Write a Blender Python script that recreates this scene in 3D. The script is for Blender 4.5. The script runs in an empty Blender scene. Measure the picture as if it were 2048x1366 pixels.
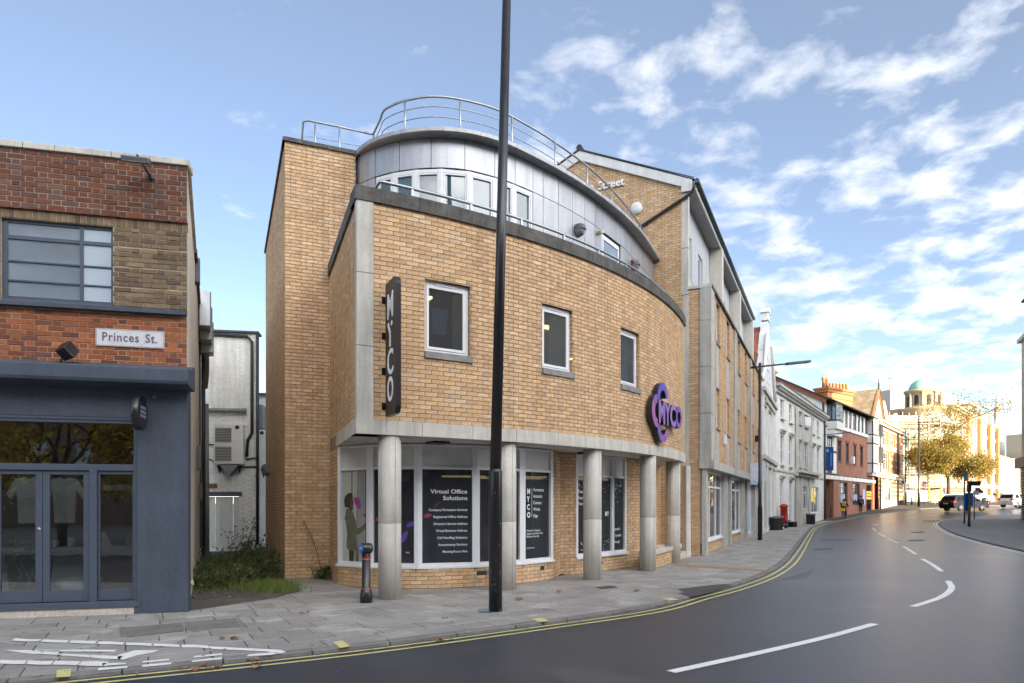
import bpy, bmesh, math, random
from mathutils import Vector, Matrix, Quaternion
PI = math.pi
rnd = random.Random(7)
D = bpy.data
SC = bpy.context.scene
COL = SC.collection

# ------------------------------------------------------------------ camera
cam_d = D.cameras.new('camera'); cam = D.objects.new('camera', cam_d); COL.objects.link(cam)
CAM = Vector((0, 0, 1.6))
cam.location = CAM; cam.rotation_euler = (PI/2, 0, 0)
cam_d.sensor_width = 36; cam_d.lens = 24.0; cam_d.shift_y = 0.1582
cam_d.clip_start = .05; cam_d.clip_end = 3000
SC.camera = cam

# ------------------------------------------------------------------ light
SUN_EL, SUN_AZ = math.radians(11), math.radians(150)      # azimuth clockwise from +Y
sdir = Vector((math.sin(SUN_AZ)*math.cos(SUN_EL), math.cos(SUN_AZ)*math.cos(SUN_EL), math.sin(SUN_EL)))
sun_d = D.lights.new('sun', 'SUN'); sun = D.objects.new('sun', sun_d); COL.objects.link(sun)
sun_d.energy = 2.0; sun_d.angle = math.radians(.5); sun_d.color = (1, .80, .55)
sun.rotation_euler = sdir.to_track_quat('Z', 'Y').to_euler(); sun.location = (20, -30, 40)

W = D.worlds.new('World'); SC.world = W; W.use_nodes = True
nt = W.node_tree; N = nt.nodes; L = nt.links
N.clear()
def wn(t, **k):
    n = N.new(t)
    for a, b in k.items(): setattr(n, a, b)
    return n
def wm(op, a, b=None, c=None, clamp=False):
    n = N.new('ShaderNodeMath'); n.operation = op; n.use_clamp = clamp
    for i, x in enumerate((a, b, c)):
        if x is None: continue
        if isinstance(x, (int, float)): n.inputs[i].default_value = x
        else: L.new(x, n.inputs[i])
    return n.outputs[0]
out = wn('ShaderNodeOutputWorld')
sky = wn('ShaderNodeTexSky', sky_type='NISHITA', sun_disc=False, sun_elevation=SUN_EL, sun_rotation=SUN_AZ,
         altitude=1500, air_density=.6, dust_density=.1, ozone_density=1.6)
SKY_STRENGTH = .052
tc = wn('ShaderNodeTexCoord'); sep = wn('ShaderNodeSeparateXYZ'); L.new(tc.outputs['Generated'], sep.inputs[0])
X_, Y_, Z_ = sep.outputs
den = wm('ADD', wm('MAXIMUM', Z_, 0.0), .16)
cx_ = wm('DIVIDE', X_, den); cy_ = wm('DIVIDE', Y_, den)
comb = wn('ShaderNodeCombineXYZ'); L.new(cx_, comb.inputs[0]); L.new(cy_, comb.inputs[1])
def wnoise(scale, detail, rough, off, dist=0.0, lac=2.0):
    m = wn('ShaderNodeMapping'); L.new(comb.outputs[0], m.inputs[0]); m.inputs['Location'].default_value = off
    n = wn('ShaderNodeTexNoise'); L.new(m.outputs[0], n.inputs['Vector'])
    n.inputs['Scale'].default_value = scale; n.inputs['Detail'].default_value = detail
    n.inputs['Roughness'].default_value = rough; n.inputs['Distortion'].default_value = dist; n.inputs['Lacunarity'].default_value = lac
    return n.outputs[0]
big = wnoise(.75, 3, .5, (32.0, 7.5, 0)); puff = wnoise(6.0, 9, .56, (31.2, 24.9, 0), .2)
fine = wnoise(1.5, 6, .6, (8.8, 3.1, 0), .4)
dens = wm('ADD', wm('MULTIPLY', puff, .80), wm('MULTIPLY', big, .40))
dens = wm('ADD', dens, wm('ADD', wm('MULTIPLY', X_, .17), wm('MULTIPLY', Y_, -.13)))   # the cloud field thickens towards the south-east, adding unseen cloud as fill light
dens = wm('ADD', dens, wm('MULTIPLY', wm('SUBTRACT', .35, Z_), .10))
cr = wn('ShaderNodeMapRange', interpolation_type='SMOOTHSTEP'); L.new(dens, cr.inputs[0])
cr.inputs[1].default_value = .475; cr.inputs[2].default_value = .80; cr.inputs[3].default_value = 0; cr.inputs[4].default_value = .92
hz = wn('ShaderNodeMapRange', interpolation_type='SMOOTHSTEP'); L.new(Z_, hz.inputs[0])
hz.inputs[1].default_value = -.02; hz.inputs[2].default_value = .30; hz.inputs[3].default_value = .30; hz.inputs[4].default_value = .10
hzm = hz.outputs[0]
mask = wm('MAXIMUM', cr.outputs[0], hzm)
shade = wn('ShaderNodeMapRange'); L.new(fine, shade.inputs[0])
shade.inputs[1].default_value = .3; shade.inputs[2].default_value = .7; shade.inputs[3].default_value = .8; shade.inputs[4].default_value = 1.12
cc = wn('ShaderNodeMix', data_type='RGBA'); L.new(shade.outputs[0], cc.inputs['Factor'])
cc.inputs['A'].default_value = (1.95, 2.15, 2.5, 1); cc.inputs['B'].default_value = (2.9, 2.9, 2.92, 1)
# forward scatter of cloud towards the sun, boosted to lift light on shaded walls
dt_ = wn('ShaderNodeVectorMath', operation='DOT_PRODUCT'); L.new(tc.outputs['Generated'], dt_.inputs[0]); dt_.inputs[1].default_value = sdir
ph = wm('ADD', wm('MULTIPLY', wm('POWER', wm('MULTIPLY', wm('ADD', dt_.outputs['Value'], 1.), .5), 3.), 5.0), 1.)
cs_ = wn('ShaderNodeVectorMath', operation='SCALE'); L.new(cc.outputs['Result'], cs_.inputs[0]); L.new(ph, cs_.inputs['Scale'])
skyc = wn('ShaderNodeMix', data_type='RGBA'); L.new(mask, skyc.inputs['Factor']); 
skl = wn('ShaderNodeMix', data_type='RGBA', blend_type='MULTIPLY'); skl.inputs['Factor'].default_value = 1
L.new(sky.outputs[0], skl.inputs['A']); skl.inputs['B'].default_value = (.98, .86, .75, 1)
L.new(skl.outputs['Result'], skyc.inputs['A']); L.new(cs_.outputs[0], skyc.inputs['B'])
bg = wn('ShaderNodeBackground'); bg.inputs['Strength'].default_value = SKY_STRENGTH
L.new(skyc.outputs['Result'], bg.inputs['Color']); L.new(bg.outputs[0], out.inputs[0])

SC.view_settings.view_transform = 'Standard'; SC.view_settings.look = 'None'
SC.view_settings.gamma = 1; SC.view_settings.use_curve_mapping = False
SC.view_settings.exposure = 3.15
SC.render.engine = 'CYCLES'
cy = SC.cycles
cy.use_denoising = True; cy.max_bounces = 8; cy.diffuse_bounces = 4; cy.glossy_bounces = 4
cy.transparent_max_bounces = 16; cy.transmission_bounces = 4; cy.sample_clamp_indirect = 6
cy.caustics_reflective = False; cy.caustics_refractive = False

# ------------------------------------------------------------------ materials
MATS = {}
def mat(name, col, rough=.75, metal=0., var=.12, scale=6., bump=0., bscale=80., rand=0., how='obj', spec=.4, streak=0., tint=None, spot=None, coat=0., grain=None):
    """procedural paint / stone / metal: colour, blotches, per-piece variation, relief.  how: 'obj' or 'isl' for per-piece random"""
    if name in MATS: return MATS[name]
    m = D.materials.new(name); m.use_nodes = True; t = m.node_tree; n = t.nodes; l = t.links
    b = n['Principled BSDF']
    b.inputs['Roughness'].default_value = rough; b.inputs['Metallic'].default_value = metal
    b.inputs['Specular IOR Level'].default_value = spec; b.inputs['Coat Weight'].default_value = coat
    co = n.new('ShaderNodeTexCoord')
    def noise(sc, det=4, stretch=None):
        x = n.new('ShaderNodeTexNoise'); x.inputs['Scale'].default_value = sc; x.inputs['Detail'].default_value = det; x.inputs['Roughness'].default_value = .62
        if stretch:
            mp = n.new('ShaderNodeMapping'); mp.inputs['Scale'].default_value = stretch; l.new(co.outputs['Object'], mp.inputs[0]); l.new(mp.outputs[0], x.inputs['Vector'])
        else: l.new(co.outputs['Object'], x.inputs['Vector'])
        return x.outputs[0]
    def scale_col(src, fac_socket):
        v = n.new('ShaderNodeVectorMath'); v.operation = 'SCALE'; l.new(src, v.inputs[0]); l.new(fac_socket, v.inputs['Scale']); return v.outputs[0]
    def mrange(s, a, c, d, e):
        r = n.new('ShaderNodeMapRange'); l.new(s, r.inputs[0])
        for i, x in zip((1, 2, 3, 4), (a, c, d, e)): r.inputs[i].default_value = x
        return r.outputs[0]
    rgb = n.new('ShaderNodeRGB'); rgb.outputs[0].default_value = (*col, 1); cur = rgb.outputs[0]
    if rand or tint:
        if how == 'isl': r = n.new('ShaderNodeNewGeometry').outputs['Random Per Island']
        else: r = n.new('ShaderNodeObjectInfo').outputs['Random']
        if tint:
            rp = n.new('ShaderNodeValToRGB'); l.new(r, rp.inputs[0]); e = rp.color_ramp.elements
            rp.color_ramp.interpolation = 'LINEAR'
            e[0].position = 0; e[0].color = (*tint[0], 1); e[1].position = 1; e[1].color = (*tint[-1], 1)
            for i, c_ in enumerate(tint[1:-1]):
                q = e.new((i+1)/(len(tint)-1)); q.color = (*c_, 1)
            cur = rp.outputs[0]
        if rand:
            wnz = n.new('ShaderNodeTexWhiteNoise'); wnz.noise_dimensions = '1D'; l.new(r, wnz.inputs['W'])
            cur = scale_col(cur, mrange(wnz.outputs[0], 0, 1, 1-rand, 1+rand))
    if var:
        cur = scale_col(cur, mrange(noise(scale), .3, .7, 1-var, 1+var))
        cur = scale_col(cur, mrange(noise(scale*9, 3), .3, .7, 1-var*.6, 1+var*.6))
    if streak:
        cur = scale_col(cur, mrange(noise(3.0, 5, (2.2, 2.2, .18)), .42, .68, 1, 1-streak))
    if grain: cur = scale_col(cur, mrange(noise(grain[0], 2), .32, .68, 1-grain[1], 1+grain[1]))
    if spot:
        f = mrange(noise(spot[1], 5), spot[2], spot[2]+.06, 0, spot[3] if len(spot) > 3 else 1)
        mx = n.new('ShaderNodeMix'); mx.data_type = 'RGBA'; l.new(f, mx.inputs['Factor']); l.new(cur, mx.inputs['A']); mx.inputs['B'].default_value = (*spot[0], 1); cur = mx.outputs['Result']
    l.new(cur, b.inputs['Base Color'])
    if bump:
        bp = n.new('ShaderNodeBump'); bp.inputs['Strength'].default_value = bump; bp.inputs['Distance'].default_value = .01
        l.new(noise(bscale, 5), bp.inputs['Height']); l.new(bp.outputs[0], b.inputs['Normal'])
    MATS[name] = m; return m

def glass(name, tint=(.75, .8, .82), trans=.75, rough=.015, dark=(.01, .012, .014), ior=1.52, refl=1.0):
    """window pane: Fresnel reflection over a part see-through, part dark film"""
    if name in MATS: return MATS[name]
    m = D.materials.new(name); m.use_nodes = True; t = m.node_tree; n = t.nodes; l = t.links; n.clear()
    o = n.new('ShaderNodeOutputMaterial'); g = n.new('ShaderNodeBsdfGlossy'); g.inputs['Roughness'].default_value = rough
    g.inputs['Color'].default_value = (refl, refl, refl, 1)
    tr = n.new('ShaderNodeBsdfTransparent'); tr.inputs[0].default_value = (*tint, 1)
    df = n.new('ShaderNodeBsdfDiffuse'); df.inputs[0].default_value = (*dark, 1)
    a = n.new('ShaderNodeMixShader'); a.inputs[0].default_value = trans; l.new(df.outputs[0], a.inputs[1]); l.new(tr.outputs[0], a.inputs[2])
    fr = n.new('ShaderNodeFresnel'); fr.inputs['IOR'].default_value = ior
    co = n.new('ShaderNodeTexCoord'); nz = n.new('ShaderNodeTexNoise'); nz.inputs['Scale'].default_value = 1.6; l.new(co.outputs['Object'], nz.inputs['Vector'])
    bp = n.new('ShaderNodeBump'); bp.inputs['Strength'].default_value = .06; bp.inputs['Distance'].default_value = .02; l.new(nz.outputs[0], bp.inputs['Height'])
    l.new(bp.outputs[0], g.inputs['Normal']); 
    gm = n.new('ShaderNodeNewGeometry'); inv = n.new('ShaderNodeMath'); inv.operation = 'SUBTRACT'; inv.inputs[0].default_value = 1; l.new(gm.outputs['Backfacing'], inv.inputs[1])
    fm = n.new('ShaderNodeMath'); fm.operation = 'MULTIPLY'; l.new(fr.outputs[0], fm.inputs[0]); l.new(inv.outputs[0], fm.inputs[1])   # the inner face of a pane does not mirror
    b = n.new('ShaderNodeMixShader'); l.new(fm.outputs[0], b.inputs[0]); l.new(a.outputs[0], b.inputs[1]); l.new(g.outputs[0], b.inputs[2])
    l.new(b.outputs[0], o.inputs[0]); MATS[name] = m; return m

def emit(name, col, s):
    m = D.materials.new(name); m.use_nodes = True; b = m.node_tree.nodes['Principled BSDF']
    b.inputs['Base Color'].default_value = (*col, 1); b.inputs['Emission Color'].default_value = (*col, 1); b.inputs['Emission Strength'].default_value = s
    MATS[name] = m; return m

def brickmat(name, c1, c2, mortar, bw=.225, bh=.075, ms=.01, bump=.3, var=.15, rough=.85):
    """far brickwork whose single bricks are too small to tell apart.  u runs along the wall through the UV map"""
    if name in MATS: return MATS[name]
    m = D.materials.new(name); m.use_nodes = True; t = m.node_tree; n = t.nodes; l = t.links; b = n['Principled BSDF']
    uv = n.new('ShaderNodeTexCoord'); br = n.new('ShaderNodeTexBrick'); l.new(uv.outputs['UV'], br.inputs['Vector'])
    br.inputs['Scale'].default_value = 1; br.inputs['Brick Width'].default_value = bw; br.inputs['Row Height'].default_value = bh; br.inputs['Mortar Size'].default_value = ms
    br.inputs['Color1'].default_value = (*c1, 1); br.inputs['Color2'].default_value = (*c2, 1); br.inputs['Mortar'].default_value = (*mortar, 1)
    nz = n.new('ShaderNodeTexNoise'); nz.inputs['Scale'].default_value = 1.3; nz.inputs['Detail'].default_value = 6; l.new(uv.outputs['UV'], nz.inputs['Vector'])
    r = n.new('ShaderNodeMapRange'); l.new(nz.outputs[0], r.inputs[0])
    for i, x in zip((1, 2, 3, 4), (.3, .7, 1-var, 1+var)): r.inputs[i].default_value = x
    v = n.new('ShaderNodeVectorMath'); v.operation = 'SCALE'; l.new(br.outputs[0], v.inputs[0]); l.new(r.outputs[0], v.inputs['Scale'])
    l.new(v.outputs[0], b.inputs['Base Color']); b.inputs['Roughness'].default_value = rough; b.inputs['Specular IOR Level'].default_value = .25
    bp = n.new('ShaderNodeBump'); bp.inputs['Strength'].default_value = bump; bp.inputs['Distance'].default_value = .006; bp.invert = True
    l.new(br.outputs['Fac'], bp.inputs['Height']); l.new(bp.outputs[0], b.inputs['Normal'])
    MATS[name] = m; return m

# ------------------------------------------------------------------ ground height
def gz(x, y):
    u = .5*x + .86*y
    if u < 50: return 0.
    if u < 85: return .00075*(u-50)**2
    return .91875 + 1.1*(1-math.exp(-(u-85)*.0525/1.1))

# ------------------------------------------------------------------ building blocks
def V(*a): return Vector(a)
class Fr:
    """a facade frame: o on the ground, u along, v up, w outwards"""
    def __init__(s, o, u, w=None):
        s.o = Vector((o[0], o[1], o[2] if len(o) > 2 else 0.)); s.u = Vector((u[0], u[1], 0)).normalized()
        s.w = Vector((s.u.y, -s.u.x, 0)) if w is None else Vector((w[0], w[1], 0)).normalized()
        s.v = Vector((0, 0, 1))
    def p(s, u, v, w=0.): return s.o + s.u*u + s.v*v + s.w*w
    def at(s, u, v=0., w=0.): return Fr(s.p(u, v, w), s.u, s.w)

ROOTM = {}
def parent_matrix(par):
    if par is None: return Matrix()
    r = par
    while r.parent is not None: r = r.parent
    return ROOTM.get(r.name, Matrix())

class MB:
    """collects shapes in world space; build() links them as ONE mesh object under its parent"""
    def __init__(s): s.v = []; s.f = []; s.uv = []; s.m = []; s.mi = 0; s.sm = []; s.smooth = False
    def quad(s, *ps, uv=None):
        i = len(s.v); s.v += [Vector(p) for p in ps]; s.f.append(tuple(range(i, i+len(ps)))); s.uv.append(uv); s.m.append(s.mi); s.sm.append(s.smooth)
    def hexa(s, b, t):
        """b, t: 4 bottom and 4 top corners, same winding (counter-clockwise from above)"""
        i = len(s.v); s.v += [Vector(p) for p in list(b)+list(t)]
        for q in ((3, 2, 1, 0), (4, 5, 6, 7), (0, 1, 5, 4), (1, 2, 6, 5), (2, 3, 7, 6), (3, 0, 4, 7)):
            s.f.append(tuple(i+k for k in q)); s.uv.append(None); s.m.append(s.mi); s.sm.append(False)
    def fbox(s, F, u0, u1, v0, v1, w0, w1):
        P = F.p
        s.hexa([P(u0, v0, w1), P(u1, v0, w1), P(u1, v0, w0), P(u0, v0, w0)], [P(u0, v1, w1), P(u1, v1, w1), P(u1, v1, w0), P(u0, v1, w0)])
    def box(s, c, sx, sy, sz, rz=0.):
        """c: centre of the base"""
        ca, sa = math.cos(rz), math.sin(rz); q = []
        for x, y in ((-1, -1), (1, -1), (1, 1), (-1, 1)):
            x *= sx/2; y *= sy/2; q.append((c[0]+x*ca-y*sa, c[1]+x*sa+y*ca))
        s.hexa([(x, y, c[2]) for x, y in q], [(x, y, c[2]+sz) for x, y in q])
    def obox(s, c, ax, ay, az, hx, hy, hz):
        c = Vector(c); X = ax*hx; Y = ay*hy; Z = az*hz
        s.hexa([c-X-Y-Z, c+X-Y-Z, c+X+Y-Z, c-X+Y-Z], [c-X-Y+Z, c+X-Y+Z, c+X+Y+Z, c-X+Y+Z])
    def fquad(s, F, u0, u1, v0, v1, w=0., uvm=True):
        P = F.p; s.quad(P(u0, v0, w), P(u1, v0, w), P(u1, v1, w), P(u0, v1, w), uv=[(u0, v0), (u1, v0), (u1, v1), (u0, v1)] if uvm else None)
    def wall(s, F, u0, u1, v0, v1, holes=(), w=0., reveal=0., vtop=None):
        """flat wall face with rectangular holes (u0,u1,v0,v1) and reveals going in"""
        us = sorted({u0, u1, *[max(u0, min(u1, h[0])) for h in holes], *[max(u0, min(u1, h[1])) for h in holes]})
        vs = sorted({v0, v1, *[max(v0, min(v1, h[2])) for h in holes], *[max(v0, min(v1, h[3])) for h in holes]})
        for a, b in zip(us, us[1:]):
            for c, d in zip(vs, vs[1:]):
                mu, mv = (a+b)/2, (c+d)/2
                if any(h[0] < mu < h[1] and h[2] < mv < h[3] for h in holes): continue
                s.fquad(F, a, b, c, d, w)
        if reveal:
            P = F.p
            for h in holes:
                a, b, c, d = h[:4]; r = w-reveal
                s.quad(P(a, c, w), P(a, d, w), P(a, d, r), P(a, c, r), uv=[(0, c), (0, d), (reveal, d), (reveal, c)])
                s.quad(P(b, d, w), P(b, c, w), P(b, c, r), P(b, d, r), uv=[(0, d), (0, c), (reveal, c), (reveal, d)])
                s.quad(P(a, d, w), P(b, d, w), P(b, d, r), P(a, d, r), uv=[(a, 0), (b, 0), (b, reveal), (a, reveal)])
                s.quad(P(b, c, w), P(a, c, w), P(a, c, r), P(b, c, r), uv=[(b, 0), (a, 0), (a, reveal), (b, reveal)])
    def poly(s, F, pts, w0, w1):
        """prism from a polygon in the facade plane (u,v), counter-clockwise seen from outside"""
        a = [F.p(u, v, w1) for u, v in pts]; b = [F.p(u, v, w0) for u, v in pts]; n = len(pts)
        s.quad(*a, uv=list(pts)); s.quad(*b[::-1], uv=list(pts[::-1]))
        for i in range(n):
            j = (i+1) % n; s.quad(a[i], b[i], b[j], a[j])
    def prism(s, pts, z0, z1):
        n = len(pts)
        s.quad(*[(x, y, z1) for x, y in pts]); s.quad(*[(x, y, z0) for x, y in pts[::-1]])
        for i in range(n):
            j = (i+1) % n; d = math.dist(pts[i], pts[j])
            s.quad((*pts[i], z0), (*pts[j], z0), (*pts[j], z1), (*pts[i], z1), uv=[(0, z0), (d, z0), (d, z1), (0, z1)])
    def tube(s, pts, r, n=8, r1=None, cap=True, closed=False):
        pts = [Vector(p) for p in pts]; k = len(pts); base = len(s.v); ref = None
        for i, p in enumerate(pts):
            t = (pts[(i+1) % k]-pts[i-1]) if closed or 0 < i < k-1 else (pts[1]-pts[0] if i == 0 else pts[-1]-pts[-2])
            t.normalize()
            if ref is None: ref = Vector((0, 0, 1)) if abs(t.z) < .9 else Vector((1, 0, 0))
            a = t.cross(ref).normalized(); b = a.cross(t).normalized(); ref = b
            rr = r if r1 is None else r+(r1-r)*i/(k-1)
            for j in range(n):
                an = 2*PI*j/n; s.v.append(p+a*math.cos(an)*rr+b*math.sin(an)*rr)
        for i in range(k if closed else k-1):
            for j in range(n):
                A = base+i*n; B = base+((i+1) % k)*n
                s.f.append((A+j, A+(j+1) % n, B+(j+1) % n, B+j)); s.uv.append(None); s.m.append(s.mi); s.sm.append(n > 5)
        if cap and not closed:
            s.f.append(tuple(base+j for j in range(n))[::-1]); s.f.append(tuple(base+(k-1)*n+j for j in range(n)))
            s.uv += [None, None]; s.m += [s.mi]*2; s.sm += [False]*2
    def lathe(s, c, prof, n=20, axis=None):
        """prof: (radius, height) pairs from bottom to top round a vertical (or given) axis"""
        c = Vector(c); base = len(s.v); k = len(prof)
        az = Vector((0, 0, 1)) if axis is None else Vector(axis).normalized()
        ax = az.orthogonal().normalized(); ay = az.cross(ax)
        for r, z in prof:
            for j in range(n):
                a = 2*PI*j/n; s.v.append(c+ax*math.cos(a)*r+ay*math.sin(a)*r+az*z)
        for i in range(k-1):
            for j in range(n):
                A = base+i*n; B = A+n; s.f.append((A+j, A+(j+1) % n, B+(j+1) % n, B+j)); s.uv.append(None); s.m.append(s.mi); s.sm.append(True)
        s.f.append(tuple(base+j for j in range(n))[::-1]); s.f.append(tuple(base+(k-1)*n+j for j in range(n)))
        s.uv += [None, None]; s.m += [s.mi]*2; s.sm += [False]*2
    def mesh(s, name, M=None):
        me = D.meshes.new(name); inv = M.inverted() if M is not None else None
        me.from_pydata([tuple(inv @ p) if inv else tuple(p) for p in s.v], [], s.f)
        if any(u is not None for u in s.uv):
            lay = me.uv_layers.new(name='UVMap'); dat = lay.data; i = 0
            for f, u in zip(s.f, s.uv):
                for k in range(len(f)):
                    if u is not None: dat[i].uv = u[k]
                    i += 1
        if any(s.sm): me.polygons.foreach_set('use_smooth', s.sm)
        if any(s.m): me.polygons.foreach_set('material_index', s.m)
        me.update(); return me
    def build(s, name, mats, par=None, bevel=0., kind=None, label=None, smooth_angle=None):
        me = s.mesh(name, parent_matrix(par))
        for m in (mats if isinstance(mats, (list, tuple)) else [mats]): me.materials.append(m)
        o = D.objects.new(name, me); COL.objects.link(o)
        if par is not None: o.parent = par
        if bevel:
            b = o.modifiers.new('bevel', 'BEVEL'); b.width = bevel; b.segments = 2; b.limit_method = 'ANGLE'; b.angle_limit = .6
        if kind: o['kind'] = kind
        if label: o['label'] = label
        return o

def thing(name, label, cat, loc=(0, 0, 0), rz=0., group=None):
    o = D.objects.new(name, None); COL.objects.link(o); o.empty_display_size = .2
    o.location = loc; o.rotation_euler = (0, 0, rz); o['label'] = label; o['category'] = cat
    if group: o['group'] = group
    ROOTM[o.name] = Matrix.Translation(Vector(loc)) @ Matrix.Rotation(rz, 4, 'Z'); return o
def tag(o, label, cat, group=None):
    o['label'] = label; o['category'] = cat
    if group: o['group'] = group
    return o
def dup(root, loc, rz, label, group=None):
    r = root.copy(); COL.objects.link(r); r.location = loc; r.rotation_euler = (0, 0, rz); r['label'] = label
    if group: r['group'] = group
    for ch in list(root.children):
        c = ch.copy(); COL.objects.link(c); c.parent = r
        for g in list(ch.children):
            d = g.copy(); COL.objects.link(d); d.parent = c
    return r

def text_mesh(txt, size=1., align='LEFT', extrude=0., offset=0., spacing=1.0, bold=0.):
    c = D.curves.new('txt', 'FONT'); c.body = txt; c.size = size; c.align_x = align; c.extrude = extrude; c.offset = offset; c.space_character = spacing
    c.resolution_u = 3
    o = D.objects.new('txt', c); COL.objects.link(o)
    dg = bpy.context.evaluated_depsgraph_get(); me = D.meshes.new_from_object(o.evaluated_get(dg)); D.objects.remove(o); D.curves.remove(c); return me
def text(name, txt, F, u, v, w, size, mt, par=None, align='LEFT', extrude=.0, offset=0., spacing=1., sx=1., italic=0.):
    me = text_mesh(txt, size, align, extrude, offset, spacing)
    inv = parent_matrix(par).inverted()
    for vt in me.vertices:
        x, y, z = vt.co; vt.co = inv @ F.p(u+x*sx+y*italic, v+y, w+z)
    me.materials.clear(); me.materials.append(mt); me.update()
    o = D.objects.new(name, me); COL.objects.link(o)
    if par is not None: o.parent = par
    return o

# ------------------------------------------------------------------ bricks laid one by one
def px_size(p, nrm, w, h):
    d = p-CAM
    if d.y < .5: return 0
    x = d.x/d.y*1365; y = d.z/d.y*1365
    if abs(x) > 1030 or y > 1015 or y < -365: return 0
    c = abs(nrm.dot(d.normalized()))
    return w*h*c/(d.y*d.y)
def course(P, u0, u1, v0, v1, holes=(), Ln=.215, H=.065, J=.010, bond='stretcher', ulim=None, seed=1):
    """rectangles (ua,ub,va,vb) of a brick bond, cut round the holes"""
    out = []; i = 0; v = v0; R = random.Random(seed)
    while v < v1-.01:
        vt = min(v+H, v1); a0, a1 = (u0, u1) if ulim is None else ulim(v+H/2)
        if bond == 'flemish':
            seq = [Ln, (Ln-J)/2]; u = u0-(0 if i % 2 == 0 else (Ln*.75+J*.5)); k = 0
        elif bond == 'mixed':
            seq = [Ln] if i % 4 else [(Ln-J)/2]; u = u0-(Ln+J)*R.random(); k = 0
        else:
            seq = [Ln]; u = u0-(Ln+J)/2*(i % 2); k = 0
        while u < a1:
            ln = seq[k % len(seq)]; k += 1; a, b = max(u, a0), min(u+ln, a1); u += ln+J
            if b-a < .03: continue
            rs = [(a, b, v, vt)]
            for h in holes:
                nx = []
                for r in rs:
                    if h[0] >= r[1] or h[1] <= r[0] or h[2] >= r[3] or h[3] <= r[2]: nx.append(r); continue
                    if r[0] < h[0]: nx.append((r[0], h[0], r[2], r[3]))
                    if r[1] > h[1]: nx.append((h[1], r[1], r[2], r[3]))
                    m0, m1 = max(r[0], h[0]), min(r[1], h[1])
                    if r[2] < h[2]: nx.append((m0, m1, r[2], h[2]))
                    if r[3] > h[3]: nx.append((m0, m1, h[3], r[3]))
                rs = [r for r in nx if r[1]-r[0] > .02 and r[3]-r[2] > .012]
            out += [(P, *r) for r in rs]
        v += H+J; i += 1
    return out
UNIT = {}
def unit_brick(key, Ln, H, dep, mt):
    if key in UNIT: return UNIT[key]
    b = MB(); e = .004
    q = lambda x, y, z: (x, y, z)
    X, Zh = Ln/2, H/2
    b.hexa([q(-X, -.012, -Zh), q(X, -.012, -Zh), q(X, .0, -Zh), q(-X, .0, -Zh)][::-1], [q(-X, -.012, Zh), q(X, -.012, Zh), q(X, 0, Zh), q(-X, 0, Zh)][::-1])
    bm = MB()
    # body with softened arrises
    o = [(-X, -Zh), (X, -Zh), (X, Zh), (-X, Zh)]; i_ = [(-X+e, -Zh+e), (X-e, -Zh+e), (X-e, Zh-e), (-X+e, Zh-e)]
    back = [(x, -.02, z) for x, z in o]; mid = [(x, dep-.003, z) for x, z in o]; fr = [(x, dep, z) for x, z in i_]
    bm.quad(*fr[::-1])
    for a in range(4):
        c = (a+1) % 4
        bm.quad(mid[c], mid[a], fr[a], fr[c])
        bm.quad(back[c], back[a], mid[a], mid[c])
    me = bm.mesh('brick'); me.materials.append(mt); UNIT[key] = me; return me
def lay(rects, m_single, m_mass, wall, n_single=300, Ln=.215, H=.065, dep=.008, key='b', name='brick', score=True, jit=.0016):
    """the n_single bricks that show largest become objects (children of their wall); the rest one mesh of kind stuff.
    rects: list of (P, ua, ub, va, vb) or with a 6th item: the wall part"""
    R = random.Random(11); sc = []
    for i, r in enumerate(rects):
        P, ua, ub, va, vb = r[:5]
        if score and abs(ub-ua-Ln) < 1e-3 and abs(vb-va-H) < 1e-3:
            c = P((ua+ub)/2, (va+vb)/2, dep); du = P(ub, va, 0)-P(ua, va, 0); nr = Vector((du.y, -du.x, 0)).normalized()
            sc.append((px_size(c, nr, ub-ua, vb-va), i))
    sc.sort(reverse=True); single = {i for s, i in sc[:n_single] if s > 0}
    me = unit_brick(key, Ln, H, dep, m_single); mass = {}
    for i, r in enumerate(rects):
        P, ua, ub, va, vb = r[:5]; w = r[5] if len(r) > 5 else wall; j = R.uniform(-jit, jit)
        if i in single:
            c = P((ua+ub)/2, (va+vb)/2, 0); du = (P(ub, va, 0)-P(ua, va, 0)).normalized(); nr = Vector((du.y, -du.x, 0))
            M = Matrix((( du.x, nr.x, 0, c.x+nr.x*j), (du.y, nr.y, 0, c.y+nr.y*j), (0, 0, 1, c.z), (0, 0, 0, 1)))
            o = D.objects.new(name, me); COL.objects.link(o); o.parent = w
            o.matrix_local = parent_matrix(w).inverted() @ M
        else:
            b = mass.setdefault(w.name, (MB(), w))[0]; d = dep+j; e = .003
            f = [P(ua+e, va+e, d), P(ub-e, va+e, d), P(ub-e, vb-e, d), P(ua+e, vb-e, d)]
            k = [P(ua, va, -.004), P(ub, va, -.004), P(ub, vb, -.004), P(ua, vb, -.004)]
            n = len(b.v); b.v += f+k
            for q in ((0, 1, 2, 3), (0, 4, 5, 1), (1, 5, 6, 2), (2, 6, 7, 3), (3, 7, 4, 0)):
                b.f.append(tuple(n+x for x in q)); b.uv.append(None); b.m.append(0); b.sm.append(False)
    for b, w in mass.values(): b.build('brickwork', m_mass, w, kind='stuff')
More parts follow.
